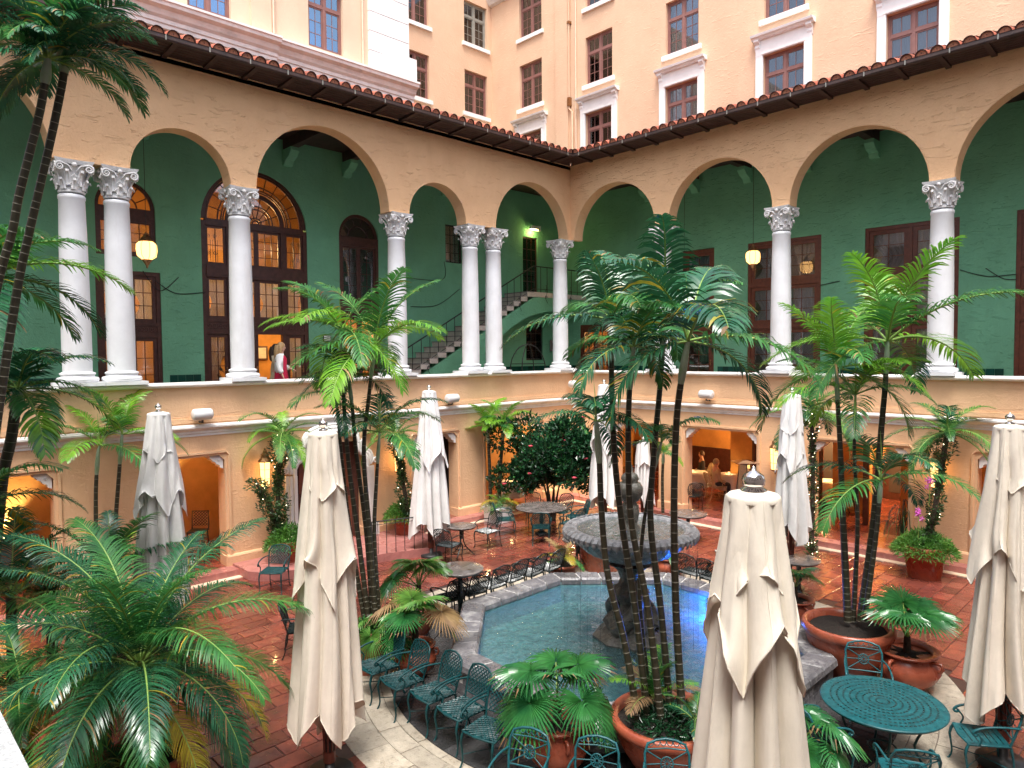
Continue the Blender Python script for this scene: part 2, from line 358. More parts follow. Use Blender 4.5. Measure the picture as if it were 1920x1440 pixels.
def arch_fill(mb, T, c, r, zs, d0, th, m, n=24):
    """spandrels that turn the square head of a hole (top at zs+r) into a round one, with its soffit"""
    p = [(c+r*math.cos(PI*i/n), zs+r*math.sin(PI*i/n)) for i in range(n+1)]
    for d in (d0, d0-th):
        for i in range(n):
            (a, az), (b, bz) = p[i], p[i+1]
            mb.quad([(a, d, az), (b, d, bz), (b, d, zs+r), (a, d, zs+r)], m, T)
    for i in range(n):
        (a, az), (b, bz) = p[i], p[i+1]
        mb.quad([(a, d0, az), (b, d0, bz), (b, d0-th, bz), (a, d0-th, az)], m, T)
def extrude(mb, T, prof, s0, s1, m, smooth=False):
    n = len(prof); vs = [(s0, d, z) for d, z in prof]+[(s1, d, z) for d, z in prof]
    mb.add(vs, [(i, (i+1) % n, n+(i+1) % n, n+i) for i in range(n)]+[tuple(range(n)), tuple(range(n, 2*n))], m, smooth, T)
def sbox(mb, T, s0, s1, d0, d1, z0, z1, m): mb.box((s0, d0, z0), (s1, d1, z1), m, T)

PANES = {}
def pane(parent, T, s, d, z, w, h, m=None, label=None):
    m = m or M_GLASS; k = (round(w, 3), round(h, 3), m.name)
    if k not in PANES:
        b = MB(); b.box((-w/2, -.003, -h/2), (w/2, .003, h/2), m); PANES[k] = b.mesh('pane')
    p = T @ Vector((s, d, z))
    return place('pane', PANES[k], parent, p, 0 if T is TL else PI/2)
def sash(mb, T, s0, s1, z0, z1, d, nx, nz, m, stile=.05, mun=.018, dep=.05, panes=None, pm=None):
    """one glazed leaf: stiles, rails, glazing bars; collects where its panes go"""
    sbox(mb, T, s0, s0+stile, d-dep, d, z0, z1, m); sbox(mb, T, s1-stile, s1, d-dep, d, z0, z1, m)
    sbox(mb, T, s0+stile, s1-stile, d-dep+.001, d-.001, z0, z0+stile, m); sbox(mb, T, s0+stile, s1-stile, d-dep+.001, d-.001, z1-stile, z1, m)
    a, b, c, e = s0+stile, s1-stile, z0+stile, z1-stile
    for i in range(1, nx): x = lerp(a, b, i/nx); sbox(mb, T, x-mun/2, x+mun/2, d-dep*.7, d-dep*.15, c, e, m)
    for j in range(1, nz): z = lerp(c, e, j/nz); sbox(mb, T, a, b, d-dep*.68, d-dep*.17, z-mun/2, z+mun/2, m)
    if panes is not None:
        w, h = (b-a)/nx, (e-c)/nz
        for i in range(nx):
            for j in range(nz): panes.append((a+w*(i+.5), d-dep*.45, c+h*(j+.5), w-mun*.7, h-mun*.7, pm))
def curtain(parent, T, s0, s1, z0, z1, d, m, gather=0, name='curtain', folds=9):
    """hanging sheer; gather pulls it to one side at mid height"""
    b = MB(); nx, nz = folds*4, 7; vs = []
    for j in range(nz+1):
        t = j/nz; k = 1-abs(gather)*.65*math.sin(PI*min(1, t*1.25))**2
        for i in range(nx+1):
            u = i/nx; s = s0+(s1-s0)*u*k if gather >= 0 else s1-(s1-s0)*(1-u)*k
            vs.append((s, d+.022*math.sin(u*folds*2*PI)+.01*math.sin(u*23), lerp(z0, z1, t)))
    b.add(vs, [(j*(nx+1)+i, j*(nx+1)+i+1, (j+1)*(nx+1)+i+1, (j+1)*(nx+1)+i) for j in range(nz) for i in range(nx)], m, True, T)
    return b.obj(name, parent)

# ------------------------------------------------------------------ columns
def shaft_mesh():
    b = MB(); b.lathe([(.262, 0), (.268, .4), (.266, 1.1), (.258, 2.0), (.246, 2.8), (.232, 3.45), (.245, 3.47), (.245, 3.52), (.225, 3.55)], M_WHITE, 32)
    return b.mesh('column')
def base_mesh():
    b = MB(); pr = [(.37, .0)]
    for i in range(9): a = -PI/2+PI*i/8; pr.append((.335+.045*math.cos(a), .055+.05*math.sin(a)))
    pr += [(.305, .112), (.295, .14), (.31, .15)]
    for i in range(7): a = -PI/2+PI*i/6; pr.append((.295+.025*math.cos(a), .175+.025*math.sin(a)))
    pr += [(.268, .215)]
    b.lathe(pr, M_WHITE, 32); return b.mesh('base')
def plinth_mesh():
    b = MB(); b.box((-.40, -.40, 0), (.40, .40, .075), M_WHITE); return b.mesh('plinth')
def capital_mesh():
    b = MB(); h = .62
    b.lathe([(.235, 0), (.245, .03), (.225, .05), (.23, .2), (.245, .36), (.28, .46), (.31, .5)], M_CAPITAL, 24)
    # abacus with concave sides
    vs = []; n = 6
    for z, k in ((.545, .93), (.585, 1.0), (.62, 1.04)):
        for q in range(4):
            a = q*PI/2
            for i in range(n):
                t = -1+2*i/n; x = (.335-.05*(1-t*t))*k; y = t*.335*k
                vs.append((x*math.cos(a)-y*math.sin(a), x*math.sin(a)+y*math.cos(a), z))
    m = 4*n
    b.add(vs, [(j*m+i, j*m+(i+1) % m, (j+1)*m+(i+1) % m, (j+1)*m+i) for j in range(2) for i in range(m)]+[tuple(reversed(range(m))), tuple(range(2*m, 3*m))], M_CAPITAL)
    # acanthus leaves in two rows
    for row, (z0, z1, nn, off, out_) in enumerate(((.05, .26, 8, 0, .07), (.12, .42, 8, PI/8, .09))):
        for i in range(nn):
            a = 2*PI*i/nn+off; ca, sa = math.cos(a), math.sin(a); ring = []
            for t in (0, .35, .7, .92, 1.0, .93):
                zz = lerp(z0, z1, t); rr = .238+.015+out_*t**3; wdt = .062*(1-.55*t*t)
                if len(ring) == 5: rr += .03; zz = z1-.05
                ring.append((rr, zz, wdt))
            vs = []
            for (rr, zz, wd) in ring:
                for sgn, k in ((-1, 0), (-.5, .018), (0, .006), (.5, .018), (1, 0)):
                    x, y = rr+k, sgn*wd; vs.append((x*ca-y*sa, x*sa+y*ca, zz))
            b.add(vs, [(j*5+k, j*5+k+1, (j+1)*5+k+1, (j+1)*5+k) for j in range(5) for k in range(4)], M_CAPITAL, False)
    # volutes: a pair of scrolls on each face
    for q in range(4):
        Rq = Matrix.Rotation(q*PI/2, 4, 'Z')
        for sg in (-1, 1):
            pts = []; rad = []
            for i in range(26):
                t = i/25; a = t*3.6*PI; r = .082*(1-t*.86)
                pts.append((.325-.0*t, sg*(.255+r*math.sin(a)*-1*-1), .455+r*math.cos(a))); rad.append(.021*(1-.5*t))
            pts = [(.285, sg*.04, .40), (.30, sg*.11, .50)]+pts; rad = [.012, .018]+rad
            b.tube(pts, rad, M_CAPITAL, 5, True, Rq)
            b.add([], [], M_CAPITAL)
        b.lathe([(.0, 0), (.045, .0), (.05, .02), (.0, .035)], M_CAPITAL, 8, True, Rq @ Matrix.Translation((.31, 0, .52)) @ Matrix.Rotation(PI/2, 4, 'Y'), False)
        # vine relief between scrolls
        b.tube([(.255, -.1, .12), (.27, -.03, .2), (.275, -.06, .28), (.285, 0, .34), (.28, .06, .28), (.272, .03, .2), (.257, .1, .12)], .011, M_CAPITAL, 4, True, Rq)
    return b.mesh('capital')
SH, BA, PL, CA = shaft_mesh(), base_mesh(), plinth_mesh(), capital_mesh()
def column(parent, T, s):
    p = T @ Vector((s, -.2, 4.42+.075+.2))
    c = place('column', SH, parent, p)
    place('plinth', PL, c, (0, 0, -.273)); place('base', BA, c, (0, 0, -.2)); place('capital', CA, c, (0, 0, 3.54+.04))
    return c

# ------------------------------------------------------------------ the arcade wings
def roof_tile_mesh():
    b = MB(); n = 8; r0, r1, Ln = .135, .11, .48; vs = []
    for x, r in ((0, r0), (Ln, r1)):
        for k, rr in enumerate((r, r-.02)):
            for i in range(n+1): a = PI*i/n; vs.append((rr*math.cos(a), x, rr*math.sin(a)*1.0))
    m = n+1
    fs = [(i, i+1, 2*m+i+1, 2*m+i) for i in range(n)]
    b.add(vs, fs, M_ROOF, True)
    b.add(vs, [(m+i, m+i+1, 3*m+i+1, 3*m+i) for i in range(n)]+[(i, i+1, m+i+1, m+i) for i in range(n)], M_ROOFD, True)
    # recessed mortar plug closing the eave end
    b.add([((r0-.022)*math.cos(PI*i/n), .035, (r0-.022)*math.sin(PI*i/n)) for i in range(n+1)], [tuple(range(n+1))], M_BIRD)
    b.lathe([(.011, 0), (.011, .006)], M_ROOFD, 6, True, Matrix.Translation((0, .03, .055)) @ Matrix.Rotation(PI/2, 4, 'X'))
    return b.mesh('roof_tile')
TILE = roof_tile_mesh()
SPRING, ARTOP = 8.9, 11.45
def wing(T, name, label, s_end, arches, cols, holes_low, holes_up, arched, left):
    o = thing(name, label, 'building')
    rz = 0 if T is TL else PI/2
    # arcade wall with round arches
    b = MB(); th = .42; cuts = set([0, s_end])
    for c, r in arches:
        for i in range(33): cuts.add(round(c-r*math.cos(PI*i/32), 5))
    cuts = sorted(x for x in cuts if -.001 <= x <= s_end+.001)
    def low(s):
        for c, r in arches:
            if abs(s-c) < r: return SPRING+math.sqrt(max(0, r*r-(s-c)**2))
        return SPRING
    for a, e in zip(cuts, cuts[1:]):
        la, le = low(a), low(e)
        mid = (a+e)/2
        for d in (0, -th): b.quad([(a, d, la), (e, d, le), (e, d, ARTOP), (a, d, ARTOP)], M_PEACH, T)
        b.quad([(a, 0, la), (e, 0, le), (e, -th, le), (a, -th, la)], M_PEACH, T)
    b.quad([(s_end, 0, SPRING), (s_end, -th, SPRING), (s_end, -th, ARTOP), (s_end, 0, ARTOP)], M_PEACH, T)
    for c, r in arches:   # slightly raised plaster bead round each arch edge
        b.tube([(c+(r+.012)*math.cos(PI*i/24), .0, SPRING+(r+.012)*math.sin(PI*i/24)) for i in range(25)], .014, M_PEACH, 5, True, T)
    b.obj('arcade_wall', o)
    # parapet, string course, lower wall
    b = MB(); sbox(b, T, 0 if left else .0, s_end, -.42, 0, 3.47, 4.32, M_PEACH_LOW)
    for z in (3.62,): sbox(b, T, .02, s_end, 0, .03, z-.1, z, M_PEACH_LOW)
    b.obj('parapet', o)
    s0 = 0 if left else .14
    b = MB(); extrude(b, T, [(-.5, 4.32), (.03, 4.32), (.05, 4.34), (.10, 4.345), (.125, 4.365), (.125, 4.39), (.115, 4.40), (.09, 4.42), (-.5, 4.42)], s0, s_end, M_CORNICE)
    b.obj('coping', o)
    b = MB(); extrude(b, T, [(.0, 3.22), (.02, 3.22), (.02, 3.27), (.045, 3.29), (.045, 3.33), (.07, 3.36), (.10, 3.375), (.13, 3.41), (.13, 3.445), (.10, 3.46), (.10, 3.475), (.0, 3.485)], s0, s_end, M_CORNICE)
    b.obj('string_course', o)
    b = MB(); wall_holes(b, T, 0, s_end, 0, 3.47, [(h[0], h[1], -.1, h[2]) for h in holes_low], 0, .42, M_PEACH_LOW)
    for (a, e, zt, kind) in holes_low:   # chamfered shoulders and raised surround
        if kind == 'shoulder':
            for sg, x in ((1, a), (-1, e)):
                for d in (0, -.42):
                    b.quad([(x, d+(.002 if d == 0 else 0), zt), (x+sg*.12, d+(.002 if d == 0 else 0), zt), (x, d+(.002 if d == 0 else 0), zt-.12)], M_PEACH_LOW, T)
                b.quad([(x+sg*.12, 0, zt), (x+sg*.12, -.42, zt), (x, -.42, zt-.12), (x, 0, zt-.12)], M_PEACH_LOW, T)
            # moulded frame
            w = .055
            for (p0, p1) in (((a-.09, .15), (a-.09, zt-.02)), ((e+.09, .15), (e+.09, zt-.02))):
                b.box((p0[0]-w/2, 0, p0[1]), (p0[0]+w/2, .035, p1[1]), M_PEACH_LOW, T)
            b.box((a-.02, 0, zt+.06), (e+.02, .035, zt+.06+w), M_PEACH_LOW, T)
            for sg, x in ((1, a-.09), (-1, e+.09)):
                b.tube([(x, .012, zt-.02), (x, .012, zt+.0), (x+sg*.07, .012, zt+.08), (x+sg*.1, .012, zt+.088)], .026, M_PEACH_LOW, 4, False, T)
    # skirting
    edges = [0 if left else .04]+[x for h in sorted(holes_low) for x in h[:2]]+[s_end]
    for a, e in zip(edges[::2], edges[1::2]):
        if e-a > .05:
            extrude(b, T, [(0, .12), (.055, .12), (.055, .36), (.03, .40), (0, .41)], a-.0, e+.0, M_PEACH_LOW)
            for x in (a, e): sbox(b, T, x-.028, x+.028, -.3, .035, .12, .385, M_PEACH_LOW)
    b.obj('lower_wall', o)
    # white carved brackets in the upper corners of the openings
    for (a, e, zt, kind) in holes_low:
        if kind == 'shoulder':
            for sg, x in ((1, a+.02), (-1, e-.02)):
                b = MB(); prof = [(0, 0), (.30, 0), (.30, -.05), (.25, -.07), (.24, -.11), (.18, -.13), (.15, -.19), (.08, -.21), (.07, -.27), (0, -.30)]
                vs = [(x+sg*p, -.05, zt+q-.02) for p, q in prof]+[(x+sg*p, -.33, zt+q-.02) for p, q in prof]; n = len(prof)
                b.add(vs, [(i, (i+1) % n, n+(i+1) % n, n+i) for i in range(n)]+[tuple(range(n)), tuple(range(n, 2*n))], M_WHITEW, False, T)
                b.tube([(x+sg*(.1+.035*math.cos(t*.9)*(1-t/9)), -.045, zt-.12+.035*math.sin(t*.9)*(1-t/9)) for t in range(8)], .009, M_CORNICE, 4, True, T)
                b.tube([(x+sg*.02, -.045, zt-.05), (x+sg*.27, -.045, zt-.05)], .008, M_CORNICE, 4, True, T)
                b.obj('bracket', o)
    for s in cols: column(o, T, s)
    # corner gallery wall with doors
    b = MB(); D = -3.4
    wall_holes(b, T, -3.4, s_end, 3.6, 11.3, holes_up+[(c-r, c+r, z0, zs+r) for (c, r, z0, zs) in arched], D, .22, M_GREEN)
    for (c, r, z0, zs) in arched: arch_fill(b, T, c, r, zs, D, .22, M_GREEN)
    b.obj('gallery_wall', o)
    # glazed green skirting tiles, one by one
    allh = sorted([h[:2] for h in holes_up if h[2] < 4]+[(c-r, c+r) for (c, r, z0, zs) in arched if z0 < 4]); x = -3.2
    tb = MB(); tb.box((-.095, 0, -.095), (.095, .02, .095), M_GTILE); gt = tb.mesh('skirting_tile')
    k = 0
    while x < s_end-1:
        if not any(h[0]-.12 < x < h[1]+.12 for h in allh):
            for z in (4.42, 4.22):
                place('skirting_tile', gt, o, T @ Vector((x, D+.0 if T is TL else D+.02, z)), rz)
                k += 1
        x += .2
    # gallery floor, ceiling beams
    b = MB(); sbox(b, T, -3.4 if left else 0.0, s_end, -3.4, -.42, 3.34, 3.6, M_STAIRT); b.obj('gallery_floor', o)
    b = MB(); sbox(b, T, -3.4 if left else 0.0, s_end, -3.45, 0 if left else -.001, 11.30+(0 if left else .002), 11.40, M_SOFFIT); b.obj('gallery_ceiling', o)
    x = .9
    while x < s_end:
        b = MB(); sbox(b, T, x-.11, x+.11, -3.38, -.43, 11.0, 11.298, M_SOFFIT); b.obj('ceiling_beam', o)
        b = MB(); extrude(b, T, [(-3.4, 10.55), (-3.28, 10.55), (-3.2, 10.68), (-3.0, 10.75), (-2.85, 10.9), (-2.85, 10.998), (-3.4, 10.998)], x-.13, x+.13, M_GREEN); b.obj('beam_bracket', o)
        x += 1.95
    # eaves: soffit boards, rafter tails, gutter, tiles
    z0 = 11.42
    b = MB(); a0 = .0 if left else .0
    vs = [(0, -.02, z0+.012), (.9, .9, z0+.05), (s_end, .9, z0+.05), (s_end, -.02, z0+.012)]
    b.add(vs, [(0, 1, 2, 3)], M_SOFFIT, False, T)
    k = 1
    while .12*k < .9: b.tube([(.12*k+.0, .12*k, z0+.010+.042*.12*k), (s_end, .12*k, z0+.010+.042*.12*k)], .006, M_ROOFD, 3, False, T); k += 1
    b.obj('eaves_board', o)
    x = .95
    while x < s_end:
        b = MB(); extrude(b, T, [(.0, z0-.04), (.45, z0-.022), (.62, z0-.012), (.85, z0+.01), (.85, z0+.06), (0, z0+.02)], x-.055, x+.055, M_SOFFIT)
        b.obj('rafter_tail', o); x += .87
    b = MB()
    pr = [(.86, z0-.0), (.88, z0-.035), (.93, z0-.04), (.955, z0-.01), (.955, z0+.06), (.965, z0+.07), (.94, z0+.075), (.94, z0+.02), (.90, z0-.01), (.87, z0+.08)]
    vs = [(d, d, z) for d, z in pr]+[(s_end, d, z) for d, z in pr]; n = len(pr)
    b.add(vs, [(i, (i+1) % n, n+(i+1) % n, n+i) for i in range(n)], MATS['dark stained timber'], False, T)
    x = 1.2
    while x < s_end: b.box((x-.012, .955, z0-.035), (x+.012, .962, z0+.075), M_CHROME if 0 else M_WINF2, T); x += .87
    b.obj('gutter', o)
    x = 1.02; k = 0; slope = R(17)
    Rt = Matrix.Rotation(-PI/2 if T is TR else PI, 4, 'Z')
    while x < s_end:
        q = T @ Vector((x, .93+random.uniform(-.008, .008), z0+.075))
        yaw = (PI if T is TL else PI/2)+random.uniform(-.03, .03)
        place('roof_tile', TILE, o, q, rot=Euler((slope+random.uniform(-.02, .02), 0, yaw), 'XYZ')); x += .305
    # upper courses: joined, never seen from the court
    b = MB(); x = 1.02
    for j in range(1, 9):
        xx = 1.02
        while xx < s_end:
            yy = .93-.40*j*math.cos(slope); zz = z0+.075+.40*j*math.sin(slope)
            n = 5
            v = []
            for (dy, r) in ((0, .135), (-.42, .115)):
                for i in range(n+1): a = PI*i/n; v.append((xx+r*math.cos(a), yy+dy, zz+r*math.sin(a)-dy*.29))
            b.add(v, [(i, i+1, n+1+i+1, n+1+i) for i in range(n)], M_ROOF, True, T); xx += .305
    b.add([(0, .9, z0+.06), (s_end, .9, z0+.06), (s_end, -2.8, z0+.06+3.7*.29), (-2.8, -2.8, z0+.06+3.7*.29)], [(0, 1, 2, 3)], M_ROOFD, False, T)
    b.obj('roof', o, kind='stuff')
    return o

LOW_L = [(1.5, 4.0, 2.72, 'shoulder'), (5.15, 6.75, 2.68, 'shoulder'), (8.35, 10.35, 2.75, 'portal'), (12.05, 13.75, 2.74, 'shoulder'), (15.4, 17.3, 2.74, 'shoulder')]
LOW_R = [(1.9, 3.62, 2.72, 'shoulder'), (4.55, 6.85, 2.74, 'shoulder'), (8.4, 10.7, 2.66, 'shoulder'), (12.1, 14.3, 2.66, 'shoulder')]
ARC_L = [(1.83, 1.68), (5.75, 1.03), (9.30, 1.85), (12.8, 1.05), (17.1, 1.85)]
ARC_R = [(1.83, 1.65), (5.6, 1.65), (9.38, 1.65), (13.4, 1.85)]
HU_L = [(12.26, 13.76, 3.6, 7.18), (2.05, 2.8, 8.26, 9.6), (-1.87, -1.05, 7.4, 9.6), (-2.15, -1.2, 4.75, 6.2)]
AR_L = [(13.03, .69, 7.55, 8.77), (9.65, 1.55, 3.6, 8.7), (6.3, .72, 3.6, 8.75)]
HU_R = [(-2.5, -.95, 3.6, 6.15), (2.3, 3.55, 3.6, 8.6), (4.78, 7.18, 3.6, 8.58), (8.44, 10.84, 3.6, 8.58), (12.1, 14.5, 3.6, 8.56)]
wl = wing(TL, 'arcade_wing', 'left hand arcaded gallery wing of peach stucco with the staircase and tall arched doors', 19.0, ARC_L,
          [3.45, 4.41, 7.09, 11.49, 14.07, 14.88, 18.95], LOW_L, HU_L, AR_L, True)
wr = wing(TR, 'arcade_wing', 'right hand arcaded gallery wing of peach stucco over the lit restaurant openings', 16.0, ARC_R,
          [3.66, 7.42, 11.26, 15.5], LOW_R, HU_R, [], False)
# engaged corner column
cc = place('column', SH, wl, (.28, .0-.24, 4.695)); place('plinth', PL, cc, (0, 0, -.273)); place('base', BA, cc, (0, 0, -.2)); place('capital', CA, cc, (0, 0, 3.58))

# ------------------------------------------------------------------ doors and windows of the galleries
def leafset(parent, T, name, s0, s1, z0, z1, d, nx, nz, m, cur=None, gl=None, stile=.06, label=None, **k):
    b = MB(); pn = []
    sash(b, T, s0, s1, z0, z1, d, nx, nz, m, stile=stile, panes=pn, pm=gl, **k)
    o = b.obj(name, parent, label=label)
    for (s, dd, z, w, h, pm) in pn: pane(o, T, s, dd, z, w, h, pm)
    return o
def door_handle(parent, T, s, d, z):
    b = MB(); b.box((s-.02, d, z-.1), (s+.02, d+.012, z+.1), M_BRASS, T); b.tube([(s, d, z), (s, d+.05, z), (s+.08, d+.05, z)], .01, M_BRASS, 5, True, T)
    b.obj('handle', parent)
def tall_doors(T, wing_o, s0, s1, cols, m, d=-3.46, zt=8.58):
    b = MB(); J = .1
    sbox(b, T, s0, s0+J, d-.1, d+.03, 3.6, zt, m); sbox(b, T, s1-J, s1, d-.1, d+.03, 3.6, zt, m); sbox(b, T, s0+J, s1-J, d-.1, d+.028, zt-J, zt, m)
    sbox(b, T, s0+J, s1-J, d-.1, d+.05, 5.74, 5.92, m); sbox(b, T, s0+J, s1-J, d-.1, d+.04, 7.12, 7.28, m)
    sbox(b, T, s0+J, s1-J, d+.05, d+.075, 5.78, 5.88, m)
    w = (s1-s0-2*J)/cols
    for i in range(1, cols): x = s0+J+w*i; sbox(b, T, x-.05, x+.05, d-.1, d+.026, 3.6, zt-J, m)
    b.obj('door_frame', wing_o)
    for i in range(cols):
        a, e = s0+J+w*i+(.05 if i else 0), s0+J+w*(i+1)-(.05 if i < cols-1 else 0)
        lf = leafset(wing_o, T, 'door', a, e, 4.1, 5.74, d, 2, 4, m, stile=.13, label=None)
        pb = MB(); sbox(pb, T, a, e, d-.05, d, 3.6, 4.1, m); sbox(pb, T, a+.14, e-.14, d, d+.015, 3.7, 4.02, m); pb.obj('panel', lf)
        door_handle(lf, T, e-.06, d, 4.65)
        leafset(wing_o, T, 'window', a, e, 5.92, 7.12, d, 2, 3, m, stile=.12)
        leafset(wing_o, T, 'window', a, e, 7.28, zt-J, d, 2, 3, m, stile=.12)
        if (i+int(s0)) % 3 != 2:
            curtain(wing_o, T, a+.02, e-.02, 3.65, 5.7, d-.13, M_CURTG, .7 if i % 2 else -.7)
        curtain(wing_o, T, a+.02, e-.02, 5.95, 7.1, d-.13, M_CURTG, 0 if i % 2 else -.4)
        curtain(wing_o, T, a+.02, e-.02, 7.3, 8.4, d-.13, M_CURTG, .5 if i % 2 else -.5)
for (a, e, z0, zt) in HU_R[1:]: tall_doors(TR, wr, a, e, 2 if e-a > 1.5 else 1, M_WOODR)
b = MB(); a, e = -2.5, -.95; d = -3.46
sbox(b, TR, a, a+.1, d-.1, d+.03, 3.6, 6.15, M_WOODR); sbox(b, TR, e-.1, e, d-.1, d+.03, 3.6, 6.15, M_WOODR); sbox(b, TR, a+.1, e-.1, d-.1, d+.028, 5.95, 6.15, M_WOODR); b.obj('door_frame', wr)
for i in range(2): leafset(wr, TR, 'door', a+.1+.675*i, a+.1+.675*(i+1), 3.6, 5.95, d, 2, 5, M_WOODR, stile=.1)

# left: square door under a round window
b = MB(); d = -3.46; T = TL
for (x0, x1, za, zb) in ((12.26, 12.36, 3.6, 7.18), (13.66, 13.76, 3.6, 7.18), (12.96, 13.06, 3.6, 7.08), (12.36, 13.66, 7.08, 7.18), (12.36, 13.66, 5.50, 5.60), (12.36, 13.66, 5.80, 5.88)):
    sbox(b, T, x0, x1, d-.1, d+.03+(za > 5)*.01, za, zb, M_WOOD)
sbox(b, T, 12.36, 13.66, d-.1, d+.01, 5.60, 5.80, M_WOOD)
for i in range(14):   # carved scroll frieze
    x = 12.42+.09*i; b.tube([(x+.03*math.cos(t*.8), d+.012, 5.7+.05*math.sin(t*.8)) for t in range(8)], .009, M_WOOD, 4, True, T)
b.obj('door_frame', wl)
for a, e in ((12.36, 12.96), (13.06, 13.66)):
    lf = leafset(wl, T, 'door', a, e, 4.0, 5.5, d, 2, 3, M_WOOD, stile=.1)
    pb = MB(); sbox(pb, T, a, e, d-.05, d, 3.6, 4.0, M_WOOD); pb.obj('panel', lf)
    leafset(wl, T, 'window', a, e, 5.88, 7.08, d, 2, 3, M_WOOD, stile=.1)
    curtain(wl, T, a+.05, e-.05, 5.9, 7.05, d-.12, M_CURT, .6)
def fan_light(parent, T, c, r, zs, d, m, rings, spokes, fr=.1, name='fanlight', gl=None, a0=0, a1=PI, hub=True):
    """half round glazed light: arcs, spokes and its panes"""
    b = MB()
    def arc(rad, w, dep=.06, n=24):
        vs = []
        for i in range(n+1):
            a = lerp(a0, a1, i/n)
            for rr, dd in ((rad-w, d), (rad, d), (rad, d-dep), (rad-w, d-dep)): vs.append((c+rr*math.cos(a), dd, zs+rr*math.sin(a)))
        b.add(vs, [(4*i+k, 4*i+(k+1) % 4, 4*(i+1)+(k+1) % 4, 4*(i+1)+k) for i in range(n) for k in range(4)]+[(0, 1, 2, 3), (4*n, 4*n+1, 4*n+2, 4*n+3)], m, False, T)
    arc(r, fr)
    rr = [x*r for x in rings]
    for x in rr: arc(x, .028, .045)
    for i in range(1, spokes):
        a = lerp(a0, a1, i/spokes); r0 = rr[-1] if rr else .05
        b.tube([(c+x*math.cos(a), d-.025, zs+x*math.sin(a)) for x in (r0, r-fr/2)], .014, m, 4, False, T)
    o = b.obj(name, parent)
    bounds = [r-fr]+rr
    for j in range(len(bounds)):
        ro = bounds[j]; ri = bounds[j+1] if j+1 < len(bounds) else (0 if hub else ro)
        if ro-ri < .02: continue
        ns = spokes if j < len(bounds)-1 or not rr else 1
        for i in range(ns):
            g = MB(); aa, ab = lerp(a0, a1, i/ns), lerp(a0, a1, (i+1)/ns); n = 4 if ns > 1 else 14
            pts = [(c+(ro-.01)*math.cos(lerp(aa, ab, k/n)), d-.03, zs+(ro-.01)*math.sin(lerp(aa, ab, k/n))) for k in range(n+1)]
            pts += [(c+ri*math.cos(lerp(ab, aa, k/n)), d-.03, zs+ri*math.sin(lerp(ab, aa, k/n))) for k in range(n+1)] if ri > .02 else [(c, d-.03, zs)]
            g.quad(pts, gl or M_GLASS, T); g.obj('pane', o)
    return o
# round headed window above the door
b = MB(); c, r, z0, zs = AR_L[0]
for (x0, x1, za, zb) in ((c-r, c-r+.09, z0, zs), (c+r-.09, c+r, z0, zs), (c-.04, c+.04, z0, zs-.06), (c-r+.09, c+r-.09, z0, z0+.09), (c-r+.09, c+r-.09, zs-.34, zs-.0)):
    sbox(b, T, x0, x1, d-.08, d+.012+(x0 == c-.04)*-.004, za, zb, M_WOOD)
b.obj('window_frame', wl)
leafset(wl, T, 'window', c-r+.09, c-.04, z0+.09, zs-.34, d, 2, 3, M_WOOD, stile=.04); leafset(wl, T, 'window', c+.04, c+r-.09, z0+.09, zs-.34, d, 2, 3, M_WOOD, stile=.04)
fan_light(wl, T, c, r, zs, d, M_WOOD, [.42], 6, .09)
# great arched door screen
c, r, z0, zs = AR_L[1]; b = MB(); x = [c-r, c-r+.10, c-r+.62, c-r+.78, c+.78-.1, c+.78, c+r-.10, c+r]
post = [(c-r, .12), (c-.86, .13), (c+.73, .13), (c+r-.12, .12)]
for s, w in post: sbox(b, T, s, s+w, d-.1, d+.04, 3.6, zs if w == .12 else zs+.0, M_WOOD)
inn0, inn1 = c-.73, c+.73
for za, zb, e in ((7.18, 7.52, .07), (5.62, 5.72, .05), (5.95, 6.04, .05), (zs-.12, zs+.06, .05)):
    sbox(b, T, c-r+.12, c+r-.12, d-.1, d+e, za, zb, M_WOOD)
sbox(b, T, c-r+.12, c+r-.12, d-.1, d+.02, 5.72, 5.95, M_WOOD)
for i in range(28):
    xx = c-r+.2+.103*i; b.tube([(xx+.035*math.cos(t*.8), d+.022, 5.83+.055*math.sin(t*.8)) for t in range(8)], .009, M_WOOD, 4, True, T)
b.obj('door_frame', wl)
for k, (a, e, nx) in enumerate(((c-r+.12, c-.86, 2), (c-.73, c+.0, 3), (c+.0, c+.73, 3), (c+.86, c+r-.12, 2))):
    leafset(wl, T, 'window', a, e, 7.52, zs-.12, d, nx, 4 if nx == 3 else 2, M_WOOD, stile=.07)
    leafset(wl, T, 'window', a, e, 6.04, 7.18, d, nx, 3, M_WOOD, stile=.08)
    if k != 1:
        lf = leafset(wl, T, 'door', a, e, 3.85, 5.62, d, 2 if nx == 2 or k == 2 else 3, 4, M_WOOD, stile=.1)
        pb = MB(); sbox(pb, T, a, e, d-.05, d, 3.6, 3.85, M_WOOD); pb.obj('panel', lf); door_handle(lf, T, a+.05, d, 4.6)
        curtain(wl, T, a+.05, e-.02, 3.65, 5.6, d-.14, M_CURT, -.7 if k == 3 else .7)
    curtain(wl, T, a+.03, e-.03, 6.06, 7.15, d-.14, M_CURT, .5 if k % 2 else -.3)
fan_light(wl, T, c, r, zs+.06, d, M_WOOD, [.70, .60, .34, .12], 1, .13, 'arch_frame', hub=False)
ro = r
